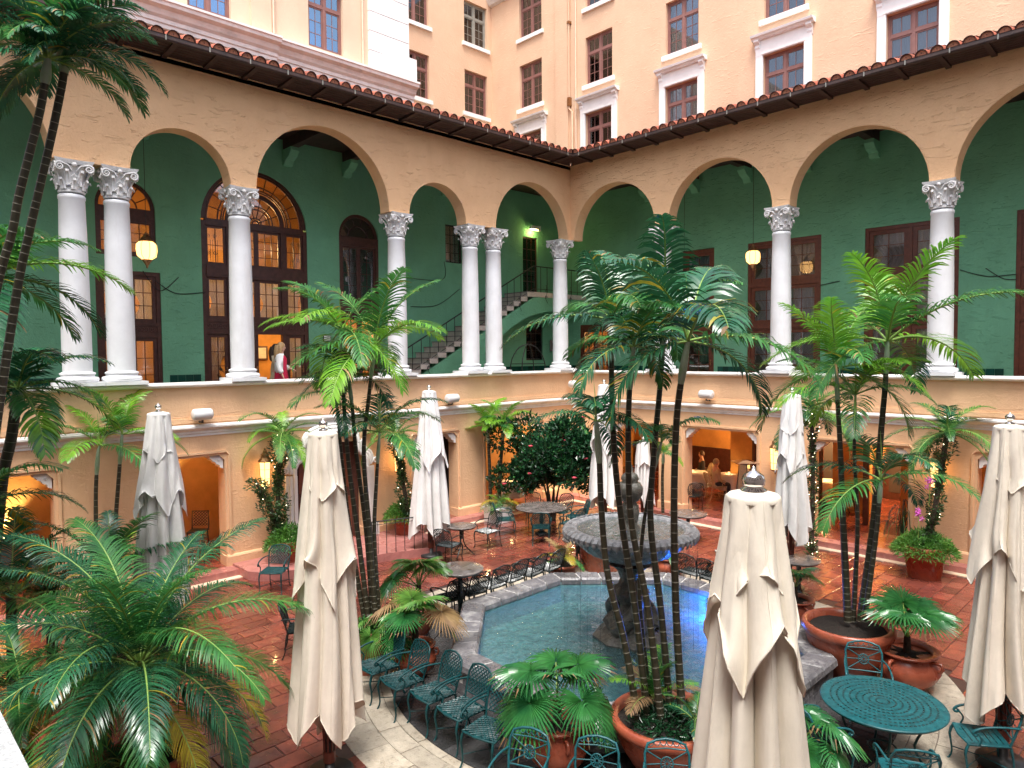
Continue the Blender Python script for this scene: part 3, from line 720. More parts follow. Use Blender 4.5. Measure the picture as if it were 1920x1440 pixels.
# ring of panes between the outer and the inner arch, then the inner fan
fan_light(wl, T, c, r-.14, zs+.06, d-.005, M_WOOD, [.70], 12, .05, hub=False)
fan_light(wl, T, c, .86, zs+.06, d-.002, M_WOOD, [.50, .12], 7, .12)
for k, a0_ in enumerate((c-1.23, c+1.23)):   # scroll grille in the side lights
    g = MB()
    for sg in (-1, 1):
        g.tube([(a0_+sg*(.09+.06*math.cos(t*.7)*(1-t/16)), d-.06, 8.3+.06*math.sin(t*.7)*(1-t/16)) for t in range(14)], .008, M_IRON, 4, True, T)
        g.tube([(a0_+sg*(.09+.06*math.cos(t*.7)*(1-t/16)), d-.06, 7.85-.06*math.sin(t*.7)*(1-t/16)) for t in range(14)], .008, M_IRON, 4, True, T)
        for q in (.03, .16): g.tube([(a0_+sg*q, d-.06, 7.58), (a0_+sg*q, d-.06, 8.2)], .007, M_IRON, 4, True, T)
    g.obj('grille', wl)
# third arch: dark timber doors with lit lower panes
c, r, z0, zs = AR_L[2]; b = MB(); m = M_WOOD
for (x0, x1, za, zb) in ((c-r, c-r+.1, 3.6, zs), (c+r-.1, c+r, 3.6, zs), (c-r+.1, c+r-.1, 6.2, 6.75), (c-r+.1, c+r-.1, zs-.3, zs)): sbox(b, T, x0, x1, d-.1, d+.04, za, zb, m)
sbox(b, T, c-r+.1, c+r-.1, d-.1, d+.07, 6.62, 6.7, m); b.obj('door_frame', wl)
for a, e in ((c-r+.1, c), (c, c+r-.1)):
    leafset(wl, T, 'door', a, e, 3.6, 6.2, d, 2, 6, m, stile=.09); leafset(wl, T, 'window', a, e, 6.75, zs-.3, d, 2, 4, m, stile=.07)
fan_light(wl, T, c, r, zs, d, m, [.5], 5, .1)
bl = MB(); sbox(bl, T, c-r, c+r, d-.25, d-.2, 6.7, zs+r, M_DARK); bl.obj('pane_backing', wl)  # dark sheet put behind the upper panes so they look dark
# small gallery windows
for (a, e, za, zb), nx, nz in ((HU_L[1], 3, 4), (HU_L[2], 3, 5), (HU_L[3], 3, 4)):
    w_ = leafset(wl, T, 'window', a, e, za, zb, -3.45, nx, nz, M_IRON if nz == 4 else M_WOOD, stile=.05)
    bl = MB(); sbox(bl, T, a-.02, e+.02, -3.66, -3.63, za, zb, M_CURT if nz == 4 else M_AMBER); bl.obj('pane_backing', w_)  # amber sheet paints the lit window's glow; pale sheets back the other two
# rooms behind the gallery doors
def room(name, T, s0, s1, d0, d1, z0, z1, m, mf=None, openfront=True):
    b = MB(); sbox(b, T, s0, s1, d1-.1, d1, z0, z1, m); sbox(b, T, s0-.1, s0, d1, d0, z0, z1, m); sbox(b, T, s1, s1+.1, d1, d0, z0, z1, m)
    sbox(b, T, s0, s1, d1, d0, z1, z1+.1, m); sbox(b, T, s0, s1, d1, d0, z0-.1, z0, mf or m)
    return b
rb = room('room', TL, 5.0, 14.4, -3.63, -7.2, 3.6, 10.6, M_AMBER, M_WOODR).obj('interior', wl)
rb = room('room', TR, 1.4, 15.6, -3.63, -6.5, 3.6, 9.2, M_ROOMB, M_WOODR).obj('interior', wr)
rb = room('room', TR, -3.3, 0.2, -3.63, -5.6, 3.6, 6.6, M_AMBER, M_WOODR).obj('interior', wr)
def lampshade(parent_label, loc, power, col=(1, .55, .2), cat='lamp', name='chandelier', h=1.0, ceil=None):
    t = thing(name, parent_label, cat, loc)
    b = MB(); b.lathe([(.02, .16), (.10, .14), (.13, 0), (.12, 0), (.09, .13)], M_GLOW, 12); b.obj('lamp_shade', t)
    if ceil:
        b = MB(); b.tube([(0, 0, .15), (0, 0, ceil-loc[2])], .008, M_BRASS, 5); b.obj('rod', t)
    point_light('lamp_light', t, (0, 0, -.1), power, col, .12); return t
lampshade('ceiling lamp glowing deep in the room behind the tall arched doors', (9.7, -5.3, 8.4), 85, ceil=10.6)
lampshade('ceiling lamp glowing in the room behind the square door at left', (12.6, -5.2, 6.6), 60, ceil=10.6)
lampshade('ceiling lamp behind the open door where the women walk', (9.0, -5.6, 6.6), 45, ceil=10.6)
lampshade('ceiling lamp behind the narrow round topped door', (6.4, -5.0, 5.9), 80, ceil=10.6)
lampshade('ceiling lamp glowing behind the door below the stair landing', (-4.6, -1.6, 5.9), 60, ceil=6.6)
lampshade('twin wall lamp glowing behind the glass right of the second right hand column', (-5.6, 6.9, 7.6), 26, ceil=9.2)
lampshade('orange table lamp glowing behind the glass left of the nearest right hand column', (-5.2, 10.6, 7.2), 24, ceil=9.2)

for k, (s_, z_) in enumerate(((8.55, 5.35), (8.55, 4.75), (9.25, 5.2), (7.9, 5.1))):
    t = thing('wall_picture', ('upper of the two small dark framed pictures seen through the open gallery door', 'lower of the two small dark framed pictures seen through the open gallery door', 'framed picture deeper behind the blonde woman', 'framed picture behind the curtained glass right of the women')[k], 'picture', (s_, -7.17, z_))
    b = MB(); b.box((-.2, 0, -.24), (.2, .05, .24), M_WOOD); b.obj('frame', t); b = MB(); b.box((-.14, .05, -.18), (.14, .055, .18), M_CORNICE); b.obj('print', t)
# ------------------------------------------------------------------ hotel blocks above and behind the wings
WD = {}
def tower_window(parent, T, s0, s1, z0, z1, d, m=None, ped=False, cur=True, sill=True, gl=None, cm=None):
    cm = cm or M_CURTG
    m = m or M_WINF; b = MB(); pn = []
    dd = d-.12; sbox(b, T, s0, s0+.06, dd-.08, dd, z0, z1, m); sbox(b, T, s1-.06, s1, dd-.08, dd, z0, z1, m)
    sbox(b, T, s0+.06, s1-.06, dd-.08, dd-.002, z1-.07, z1, m); sbox(b, T, s0+.06, s1-.06, dd-.08, dd-.002, z0, z0+.07, m)
    mid = (s0+s1)/2; zt = z1-.62
    sbox(b, T, mid-.045, mid+.045, dd-.08, dd+.003, z0+.07, z1-.07, m)
    sbox(b, T, s0+.06, mid-.045, dd-.08, dd+.001, zt-.04, zt+.04, m); sbox(b, T, mid+.045, s1-.06, dd-.08, dd+.001, zt-.04, zt+.04, m)
    for a, e in ((s0+.06, mid-.045), (mid+.045, s1-.06)):
        sash(b, T, a, e, z0+.07, zt-.04, dd-.02, 2, 3, m, .045, .016, .045, pn, gl or M_GLASSD); sash(b, T, a, e, zt+.04, z1-.07, dd-.02, 2, 1, m, .045, .016, .045, pn, gl or M_GLASSD)
    o = b.obj('window', parent)
    for (s, q, z, w, h, pm) in pn: pane(o, T, s, q, z, w, h, pm)
    if sill: sb = MB(); sbox(sb, T, s0-.13, s1+.13, d, d+.09, z0-.17, z0-.01, M_WHITEW); sb.obj('sill', o)
    if cur: curtain(parent, T, s0+.06, mid-.01, z0+.05, z1-.05, dd-.16, cm, .12, folds=7); curtain(parent, T, mid+.01, s1-.06, z0+.05, z1-.05, dd-.16, cm, -.12, folds=7)
    if ped:
        q = MB(); w = .24
        sbox(q, T, s0-w, s0, d, d+.07, z0-.4, z1, M_WHITEW); sbox(q, T, s1, s1+w, d, d+.07, z0-.4, z1, M_WHITEW); sbox(q, T, s0-w, s1+w, d, d+.075, z1, z1+w, M_WHITEW)
        for x in (s0-.06, s1+.02): sbox(q, T, x, x+.04, d+.07, d+.095, z0-.4, z1, M_WHITEW)
        sbox(q, T, s0-.06, s1+.06, d+.075, d+.097, z1+.02, z1+.06, M_WHITEW)
        sbox(q, T, s0-w+.02, s1+w-.02, d, d+.05, z1+w, z1+w+.26, M_WHITEW)
        for x in (s0-w-.02, s1+w-.14):
            extrude(q, T, [(d, z1+w-.08), (d+.06, z1+w-.06), (d+.10, z1+w+.04), (d+.09, z1+w+.12), (d+.2, z1+w+.2), (d+.2, z1+w+.26), (d, z1+w+.26)], x, x+.16, M_WHITEW)
        extrude(q, T, [(d, z1+w+.26), (d+.16, z1+w+.26), (d+.19, z1+w+.31), (d+.27, z1+w+.33), (d+.29, z1+w+.40), (d+.0, z1+w+.42)], s0-w-.1, s1+w+.1, M_WHITEW)
        q.obj('window_surround', parent)
    return o
tw = thing('hotel_tower', 'pale peach hotel block with rows of mullioned windows rising behind the tiled eaves', 'building')
holes = []; win = []
for c in (-5.41, -1.65, 2.12, 5.85, 9.55, 13.3):
    win.append((c-.67, c+.67, 12.3, 14.6, True)); win.append((c-.67, c+.67, 15.73, 17.6, False))
    if c < 6: win.append((c-.67, c+.67, 18.75, 20.6, False))
holes = [(a, e, z0, z1) for a, e, z0, z1, p in win]
b = MB(); wall_holes(b, TR, -7.9, 18, 10.5, 23, holes, -3.6, .3, M_TOWER, back=False); b.obj('wall', tw)
b = MB(); sbox(b, TR, -7.9, 18, -4.4, -4.3, 10.5, 23, M_ROOMB); b.obj('dark_backing', tw)  # added dark sheet behind the windows in place of unlit rooms
for i, (a, e, z0, z1, p) in enumerate(win):
    tower_window(tw, TR, a, e, z0, z1, -3.6, ped=p, cur=True, sill=not p, cm=M_CURT if (a > 8 and p) else None)  # paler curtains at right also stand for the pale reflection in the glass
b = MB(); sbox(b, TR, -3.9, -3.2, -3.6, -3.52, 10.5, 23, M_TOWER); b.obj('pilaster', tw)
for sx, zb, dd in ((-3.12, 14.9, -3.5), (-2.78, 11.5, -3.53)):
    b = MB()
    if zb > 14: b.tube([(sx, dd, 23), (sx, dd, 15.2), (sx, dd, 15.0), (sx+.16, dd, 14.85), (sx+.16, dd, 11.3)], .035, M_TOWER, 8, True, TR); b.box((sx-.06, dd-.1, 15.1), (sx+.06, dd+.06, 15.45), M_BRASS, TR); b.box((sx-.06, dd-.1, 18.4), (sx+.06, dd+.06, 18.5), M_BRASS, TR)
    else: b.tube([(sx, dd, 23), (sx, dd, zb)], .028, M_CREAM, 8, True, TR)
    b.obj('drainpipe', tw)
# rear face
win = [(c-.67, c+.67, z0, z1) for c in (-2.65, .65, 3.3) for z0, z1 in ((15.75, 17.6), (18.78, 20.62))]
b = MB(); wall_holes(b, TL, -3.6, 8, 10.5, 23, win, -7.9, .3, M_TOWER, back=False); b.obj('wall', tw)
b = MB(); sbox(b, TL, -3.6, 8, -8.7, -8.6, 10.5, 23, M_ROOMB); b.obj('dark_backing', tw)  # dark sheet standing for the room depths behind the rear windows
for i, (a, e, z0, z1) in enumerate(win): tower_window(tw, TL, a, e, z0, z1, -7.9, M_WINF2 if (i == 1) else M_WINF)
for c in (-2.65, .65):
    b = MB(); extrude(b, TL, [(-7.9, 14.9), (-7.7, 14.95), (-7.62, 15.04), (-7.9, 15.08)], c-1.0, c+1.0, M_WHITEW); b.obj('window_surround', tw)
b = MB(); extrude(b, TR, [(-3.6, 20.75), (-3.45, 20.8), (-3.3, 21.0), (-3.25, 21.25), (-3.6, 21.3)], -7.9, -4.1, M_CORNICE); b.obj('cornice', tw)

tl = thing('hotel_annex', 'cream peach hotel block with heavy white cornice and white quoin pier above the left eaves', 'building')
win = [(6.62, 7.80, 14.37, 16.3), (10.15, 11.32, 14.37, 16.3), (13.7, 14.9, 14.37, 16.3), (6.62, 7.80, 17.6, 19.5), (10.15, 11.32, 17.6, 19.5)]
M_TOWERC = plaster('cream peach stucco', (.74, .57, .41), (.62, .45, .31), .2, bump=.3)
b = MB(); wall_holes(b, TL, 4.2, 19, 10.5, 21, win, -3.6, .3, M_TOWERC, back=False)
b.quad([(4.2, -3.9, 10.5), (4.2, -7.9, 10.5), (4.2, -7.9, 21), (4.2, -3.9, 21)], M_TOWERC, TL); b.obj('wall', tl)
b = MB(); sbox(b, TL, 4.5, 19, -4.4, -4.3, 10.5, 21, M_ROOMB); b.obj('dark_backing', tl)  # dark sheet painted as the unlit depth of the annex rooms
for a, e, z0, z1 in win: tower_window(tl, TL, a, e, z0, z1, -3.6, sill=False, gl=M_GLASSB)
prof = [(-3.6, 13.50), (-3.54, 13.52), (-3.54, 13.62), (-3.50, 13.64), (-3.50, 13.74), (-3.42, 13.80), (-3.36, 13.92), (-3.22, 13.97), (-3.20, 14.05), (-3.16, 14.07), (-3.16, 14.13), (-3.25, 14.16), (-3.6, 14.2)]
b = MB(); extrude(b, TL, prof, 3.98, 8.9, M_CORNICE); b.obj('cornice', tl)
b = MB(); extrude(b, TL, [(d+.1, z) for d, z in prof], 8.9, 12.9, M_CORNICE); b.obj('cornice', tl)
b = MB(); extrude(b, TL, prof, 12.9, 19, M_CORNICE); b.obj('cornice', tl)
b = MB(); sbox(b, TL, 8.9, 12.9, -3.6, -3.52, 11.2, 13.52, M_TOWERC); sbox(b, TL, 9.0, 9.6, -3.6, -3.52, 14.2, 21, M_TOWERC); b.obj('pilaster', tl)
for i in range(9):   # quoin blocks of the white pier
    b = MB(); z = 14.2+.62*i; b.box((4.2-.02, -3.6, z+.012), (5.72, -3.5, z+.608), M_WHITEW, TL); b.obj('quoin_block', tl)
b = MB(); sbox(b, TL, 4.16, 4.2, -7.0, -3.52, 14.2, 19.8, M_WHITEW); b.obj('pier_side', tl)
b = MB(); b.box((3.94, -4.3, 14.2), (5.2, -3.40, 14.95), M_WHITEW, TL); b.obj('plinth_block', tl)
b = MB(); b.tube([(5.95, -3.53, 21), (5.95, -3.53, 14.2)], .03, M_CREAM, 6, True); b.tube([(8.95, -3.5, 21), (8.95, -3.5, 14.2)], .03, M_CREAM, 6, True); b.obj('drainpipe', tl)

M_OPP = mat('cream hotel stucco', (.66, .62, .56), .85, noise=.1, nscale=2)
# the two wings that close the court behind the viewer
for lab, a, q in (('peach hotel wing closing the court behind the viewer on the left side', (22.6, -8, 0), (24, 26, 14.5)), ('peach hotel wing closing the court behind the viewer on the right side', (-5, 20.4, 0), (22.6, 22, 14.5))):
    t = thing('opposite_wing', lab, 'building'); b = MB(); b.box(a, q, M_OPP); b.obj('wall', t)
    for i in range(7):
        for z in (6.0, 9.5, 13.0):
            b = MB()
            if a[0] > 0: b.box((22.5, -3+3.6*i, z), (22.61, -1.6+3.6*i, z+2), M_DARK)
            else: b.box((-3+3.6*i, 20.3, z), (-1.6+3.6*i, 20.41, z+2), M_DARK)
            b.obj('window', t)
# ------------------------------------------------------------------ gallery staircase
st = thing('staircase', 'stone staircase with black iron railing climbing to a landing in the gallery corner', 'staircase')
rise, run, ss, zz = .1855, .35, 6.6, 3.6
for i in range(20):
    b = MB(); s1 = ss-run*i; z1 = zz+rise*(i+1)
    b.box((s1-run-.02, -3.39, z1-rise), (s1, -2.2, z1-.03), M_STAIRW); b.box((s1-run-.0, -3.39, z1-.03), (s1+.03, -2.17, z1), M_STAIRT)
    b.box((s1-run, -2.2, z1-rise), (s1, -2.17, z1-.03), M_STAIRW); b.obj('step', st)
b = MB(); b.box((-3.39, -3.39, 7.13), (-.4, -2.17, 7.31), M_STAIRW); b.obj('landing', st)
b = MB(); n = 40
def under(s):
    k = ((s+1.9)/4.2)**2
    return 3.6+3.05*math.sqrt(max(0, 1-k)) if s > -1.9 else 6.65
for i in range(n):
    a, e = lerp(-3.39, 6.6, i/n), lerp(-3.39, 6.6, (i+1)/n)
    def top(s): return 7.13 if s < -.4 else 7.13-(s+.4)*rise/run-.02
    ua, ue = min(under(a), top(a)), min(under(e), top(e))
    for d in (-2.2, -2.45): b.quad([(a, d, ua), (e, d, ue), (e, d, top(e)), (a, d, top(a))], M_GREEN)
    b.quad([(a, -2.2, ua), (e, -2.2, ue), (e, -3.4, ue), (a, -3.4, ua)], M_GREEN)
b.obj('spandrel_wall', st)
def zs_(s): return 7.31 if s < -.4 else 7.31-(s+.4)*rise/run
b = MB(); b.tube([(6.4, -2.2, zs_(6.4)+.95), (-.4, -2.2, 8.26), (-.45, -2.2, 8.27), (-3.3, -2.2, 8.27)], .022, M_IRON, 6); b.tube([(6.4, -2.2, zs_(6.4)+.12), (-.4, -2.2, 7.43), (-3.3, -2.2, 7.43)], .012, M_IRON, 5); b.obj('handrail', st)
x = 6.2; k = 0
while x > -3.3:
    b = MB(); b.tube([(x, -2.2, zs_(x)+.0), (x, -2.2, zs_(x)+.95)], .013, M_IRON, 5)
    b.lathe([(.0, 0), (.025, .02), (.0, .05)], M_IRON, 6, True, Matrix.Translation((x, -2.2, zs_(x)+.05)), False); b.obj('baluster', st)
    if k % 4 == 1:
        b = MB(); z = zs_(x)
        for sg in (-1, 1): b.tube([(x+.1+sg*(.0+.07*math.cos(t*.75)*(1-t/15)), -2.16, z-.05+sg*.12+.07*math.sin(t*.75)*(1-t/15)) for t in range(12)], .008, M_IRON, 4)
        b.tube([(x+.02, -2.16, z-.4), (x+.14, -2.16, z-.2), (x+.05, -2.16, z+.0), (x+.1, -2.16, z+.3)], .008, M_IRON, 4); b.obj('iron_scroll', st)
    x -= .35; k += 1

# ------------------------------------------------------------------ ground floor interiors
def box_room(parent, T, s0, s1, d1, m, z1=3.3, side=True, d0=-.42):
    b = MB(); sbox(b, T, s0, s1, d1-.1, d1, .15, z1, m)
    if side: sbox(b, T, s0-.1, s0, d1, d0, .15, z1, m); sbox(b, T, s1, s1+.1, d1, d0, .15, z1, m)
    sbox(b, T, s0, s1, d1, d0, z1, z1+.1, M_CREAM); return b.obj('interior', parent)
M_NICHE = mat('ochre niche plaster', (.62, .42, .22), .8, noise=.15, nscale=3, bump=.3)
box_room(wl, TL, 14.9, 18.6, -2.6, M_NICHE); box_room(wl, TL, 11.2, 14.5, -2.6, M_NICHE); box_room(wl, TL, 7.9, 10.8, -1.0, M_WOODR, 3.3)
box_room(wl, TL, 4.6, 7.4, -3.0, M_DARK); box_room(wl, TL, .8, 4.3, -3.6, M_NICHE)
box_room(wr, TR, -2.0, 15.6, -6.4, M_AMBER)
b = MB()
for v0, v1, d in ((4.2, 5.3, -3.4), (6.0, 6.35, -3.4), (7.6, 8.6, -3.4), (9.5, 9.9, -3.4), (10.9, 12.2, -3.4), (13.9, 14.6, -3.4), (1.9, 2.4, -3.2)): sbox(b, TR, v0, v1, d-.4, d, .15, 3.3, M_AMBER)
for v0, v1, d in ((5.0, 5.12, -3.38), (7.5, 7.6, -2.6), (8.9, 9.05, -2.2)): sbox(b, TR, v0, v1, d-.06, d+.02, .15, 2.9, M_WOOD)
sbox(b, TR, 3.9, 15.5, -3.8, -3.4, 2.75, 3.3, M_AMBER); b.obj('interior_pillars', wr)
b = MB(); sbox(b, TR, -1.9, 15.5, -6.38, -6.3, .15, 1.25, M_WOOD); b.obj('lower_dark_panel', wr)  # panel added to darken the lower part of the restaurant's back wall
for v0, v1 in ((6.1, 6.9), (8.2, 9.0), (10.1, 10.9)):
    b = MB(); sbox(b, TR, v0, v1, -6.29, -6.22, .15, 2.5, M_WOOD); sbox(b, TR, v0+.1, v1-.1, -6.22, -6.2, .4, 2.3, M_DARK); b.obj('service_door', wr)
def floor_lamp(label, loc, T, s, d, z, power):
    t = thing('wall_sconce', label, 'sconce', T @ Vector((s, d, z)))
    b = MB(); n = 10
    b.lathe([(.03, -.14), (.07, -.10), (.13, .0), (.12, 0), (.05, -.08)], M_IRON, 12); b.obj('cup', t)
    b = MB(); b.lathe([(0, -.05), (.06, -.04), (.085, -.01), (0, 0)], M_GLOWW, 12); b.obj('bulb', t)
    point_light('uplight', t, (0, 0, .04), power, (1, .58, .19), .04, spot=R(85), rot=(PI, 0, 0)); return t
floor_lamp('black uplight sconce throwing an amber cone on the niche wall behind the second left parasol', None, TL, 12.9, -2.46, 1.2, 330)
floor_lamp('uplight sconce in the amber niche at the far left edge of the court', None, TL, 15.9, -2.46, 1.1, 210)
floor_lamp('uplight between the pillars behind the seated diners', None, TR, 5.85, -4.6, .5, 260)
floor_lamp('uplight in the amber passage behind the right edge parasol', None, TR, 13.2, -2.6, .6, 170)
floor_lamp('uplight on the amber wall behind the cane palms and far white parasol', None, TR, 2.7, -2.2, .7, 120)
for lab, s, d, z, pw in (('pendant lamp glowing above the servery counter', 4.75, -5.4, 2.6, 170), ('pendant lamp over the table in the middle restaurant opening', 9.3, -4.4, 2.7, 140), ('pendant lamp in the dim passage behind the camellia', 2.6, -1.6, 2.7, 0), ('pendant lamp over the back dining tables', 6.9, -5.6, 2.7, 100)):
    T = TL if pw == 0 else TR
    p = T @ Vector((s, d, z)); t = thing('pendant_lamp', lab, 'lamp', p)
    b = MB(); b.lathe([(.05, .12), (.12, .1), (.15, -.05), (.14, -.05), (.1, .09)], M_GLOW, 14); b.obj('lamp_shade', t)
    b = MB(); b.tube([(0, 0, .12), (0, 0, 3.3-z)], .006, M_IRON, 4); b.obj('cord', t)
    point_light('lamp_light', t, (0, 0, -.12), pw or 70, (1, .6, .25), .1)
# white baroque portal round the dark doorway
pt = thing('portal', 'white scrolled stone surround of the dark red doorway behind the tall cane palms', 'doorway')
b = MB(); c = 9.35
for sg in (-1, 1):
    for k, (w, q) in enumerate(((.0, .16), (.09, .12), (.17, .07))):
        a, e = c+sg*(1.0+w), c+sg*(1.0+w+.085); b.box((min(a, e), 0, .15), (max(a, e), q, 2.05), M_WHITEW)
    b.box((c+sg*.97, 0, .15), (c+sg*1.3, .2, .5), M_WHITEW)
    cx = [(1.0, 2.05), (1.0, 2.2), (.93, 2.34), (.80, 2.42), (.72, 2.55), (.72, 2.70)]
    for w, q in ((.0, .15), (.09, .11), (.17, .07)): b.tube([(c+sg*(x+w+.04), q*.6, z+w*.5) for x, z in cx], .06, M_WHITEW, 6)
    b.tube([(c+sg*(1.28+.09*math.cos(t*.7)*(1-t/14)), .1, 2.18+.09*math.sin(t*.7)*(1-t/14)) for t in range(12)], .03, M_WHITEW, 5)
for w, q in ((0, .15), (.09, .11), (.17, .08)): b.tube([(c+.76*math.cos(PI*i/16), q*.6, 2.72+w+(.35)*math.sin(PI*i/16)) for i in range(17)], .06, M_WHITEW, 6)
b.obj('surround', pt)
b = MB(); b.box((c-.98, -.35, .15), (c-.03, -.3, 2.74), M_WOOD); b.box((c+.03, -.35, .15), (c+.98, -.3, 2.74), M_WOOD)
for x in (-.75, .25):
    for z0 in (.35, 1.5): b.box((c+x, -.3, z0), (c+x+.5, -.27, z0+.9), M_WOODR)
b.obj('door', pt)

# ------------------------------------------------------------------ the ground of the court
FC = Vector((9.1, 9.25)); RO = 4.82
b = MB(); b.box((-.0, -.0, -.3), (60, 60, -.014), M_MORTAR); ground = struct('ground', b)
b = MB(); b.box((-60, -60, -.3), (-.001, 60, -.02), M_MORTAR); b.box((-.001, -60, -.3), (60, -.001, -.02), M_MORTAR); struct('outer_ground', b)

def in_view(p, marg=80):
    v = Vector(p)-CAM; z = v.dot(_f)
    if z < .3: return False
    x = 960+FOC*v.dot(_r2)/z; y = 720-FOC*v.dot(_u2)/z
    return -marg < x < 1920+marg and -marg < y < 1440+marg
TW, TH = .46, .305; G = .012
tb = MB()
def tile_geo(mb, w, h, T=None):
    a, c, e = w/2-G/2, h/2-G/2, .012
    mb.add([(-a, -c, -.014), (a, -c, -.014), (a, c, -.014), (-a, c, -.014), (-a, -c, -.004), (a, -c, -.004), (a, c, -.004), (-a, c, -.004), (-a+e, -c+e, 0), (a-e, -c+e, 0), (a-e, c-e, 0), (-a+e, c-e, 0)],
        [(0, 1, 5, 4), (1, 2, 6, 5), (2, 3, 7, 6), (3, 0, 4, 7), (4, 5, 9, 8), (5, 6, 10, 9), (6, 7, 11, 10), (7, 4, 8, 11), (8, 9, 10, 11)], M_TILE, False, T)
tile_geo(tb, TW, TH); tmesh = tb.mesh('paving_tile')
tiles = []
for j in range(int(16.4/TH)):
    for i in range(-1, int(19.6/TW)+1):
        x = i*TW+(TW/2 if j % 2 else 0)+TW/2; y = .62+j*TH+TH/2
        if x < .66 or x > 19.5: continue
        r = math.hypot(x-FC.x, y-FC.y)
        if r < RO+.10: continue
        tiles.append((x, y, in_view((x, y, 0), 20), (Vector((x, y, 0))-CAM).length))
vis = sorted([t for t in tiles if t[2]], key=lambda t: t[3]); near = set((t[0], t[1]) for t in vis[:300]); sb = MB()
for (x, y, v, dd) in tiles:
    rx, ry, dz = random.gauss(0, .0035), random.gauss(0, .0035), random.uniform(-.002, .001)
    if (x, y) in near: place('paving_tile', tmesh, ground, (x, y, dz), rot=(rx, ry, random.gauss(0, .006)))
    else: tile_geo(sb, TW, TH, Matrix.Translation((x, y, dz)) @ Euler((rx, ry, 0)).to_matrix().to_4x4())
sb.obj('paving_tiles', ground, kind='stuff')
# round coral stone walk and dark slate bed about the basin
def ring(r0, r1, n, m, name, z=0.002, off=0, g=.008):
    b = MB(); a0, a1 = g/2/r0, 2*PI/n-g/2/r0; k = 3; vs = []
    for i in range(k+1):
        a = lerp(a0, a1, i/k)
        for r, zz in ((r0+g/2, -.014), (r0+g/2, -.003), (r0+g/2+.008, 0), (r1-g/2-.008, 0), (r1-g/2, -.003), (r1-g/2, -.014)): vs.append((r*math.cos(a), r*math.sin(a), zz))
    fs = [(6*i+q, 6*i+q+1, 6*(i+1)+q+1, 6*(i+1)+q) for i in range(k) for q in range(5)]+[(0, 1, 2, 3, 4, 5), tuple(range(6*k, 6*k+6))]
    b.add(vs, fs, m); me = b.mesh(name)
    for i in range(n):
        a = 2*PI*(i+.5*1)/n+off
        if not in_view((FC.x+(r0+r1)/2*math.cos(a), FC.y+(r0+r1)/2*math.sin(a), 0), 150): continue
        place(name, me, ground, (FC.x, FC.y, z+random.uniform(-.002, .001)), rot=(random.gauss(0, .0006), random.gauss(0, .0006), 2*PI*i/n+off))
ring(4.36, 4.82, 44, M_CORAL, 'coral_paving_stone'); ring(4.06, 4.36, 44, M_CORAL, 'coral_paving_stone', off=.07); ring(3.92, 4.06, 52, M_CORAL, 'coral_paving_stone', off=.03)
ring(3.4, 3.92, 34, M_SLATE, 'slate_paving_stone'); ring(2.7, 3.4, 28, M_SLATE, 'slate_paving_stone', off=.1)
# step and kerb strips along the wings
b = MB(); b.box((.02, 0.02, 0), (19, .42, .148), M_STEP); b.box((.02, .42, 0), (.42, 16, .1479), M_STEP)
b.box((.42, .42, -.013), (19, .60, .012), M_CREAM); b.box((.42, .60, -.013), (.62, 16, .012), M_CREAM); struct('wall_step', b)
b = MB(); b.box((-6.5, -3.8, -.013), (18.9, 0.02, .15), M_TILE); b.box((-6.5, .02, -.013), (.02, 16, .15), M_TILE); struct('arcade_floor', b)
b = MB(); pr = [(11.95, .05), (11.95, .9), (11.75, 1.25), (11.3, 1.5), (10.2, 1.75), (9.0, 1.9), (8.0, 2.3), (7.5, 2.3), (7.2, 2.0), (7.1, .05)]; n = len(pr)
b.add([(x, y, 0) for x, y in pr]+[(x, y, .20) for x, y in pr], [(i, (i+1) % n, n+(i+1) % n, n+i) for i in range(n)]+[tuple(range(n, 2*n))], M_STEP); struct('portal_platform', b)

# ------------------------------------------------------------------ fountain
ft = thing('fountain', 'octagonal basalt fountain basin with a leaf rimmed bowl and urn at its centre', 'fountain', (FC.x, FC.y, 0))
AP = 2.87; t8 = math.tan(PI/8)
for q in range(8):
    Rq = Matrix.Rotation(q*PI/4, 4, 'Z'); hw, hi = AP*t8, (AP-.42)*t8
    for i in range(5):
        t0, t1 = -1+2*i/5, -1+2*(i+1)/5; g = .011; b = MB(); vs = []
        jz = random.uniform(-.006, .006)
        for t, gg in ((t0, g), (t0+.012, g), (t1-.012, -g), (t1, -g)):
            e = .018 if t in (t0, t1) else 0
            for ap, h, z in ((AP-.40, hi, .34), (AP-.42, hi, .38), (AP-.415, hi, .46-e), (AP-.38, hi, .50-e), (AP-.04, hw, .50-e), (AP, hw, .46-e), (AP+.01, hw, .38), (AP-.02, hw, .34)):
                hh = ap*t8; vs.append((ap, t*hh+gg, z+jz))
        b.add(vs, [(8*k+c, 8*k+(c+1) % 8, 8*(k+1)+(c+1) % 8, 8*(k+1)+c) for k in range(3) for c in range(8)]+[tuple(range(8)), tuple(range(24, 32))], M_KERB, False, Rq)
        b.obj('kerb_stone', ft)
    b = MB(); vs = []
    for ap in (AP-.06, AP-.38):
        for z in (-.0, .487): 
            for s in (-1, 1): vs.append((ap, s*ap*t8*.9995, z))
    b.add(vs, [(0, 1, 3, 2), (4, 5, 7, 6), (2, 3, 7, 6), (0, 1, 5, 4)], M_KMORT if 0 else M_KMORT, False, Rq); b.obj('kerb_core', ft)
    for i in range(5):
        for row in range(2):
            t0, t1 = -1+2*(i+(.5 if row else 0))/5, min(1, -1+2*(i+1+(.5 if row else 0))/5)
            ap = AP-.05; b = MB(); b.box((ap-.03, t0*ap*t8+.006, .165*row+.004), (ap, t1*ap*t8-.006, .165*row+.16), M_KERB, Rq); b.obj('wall_stone', ft)
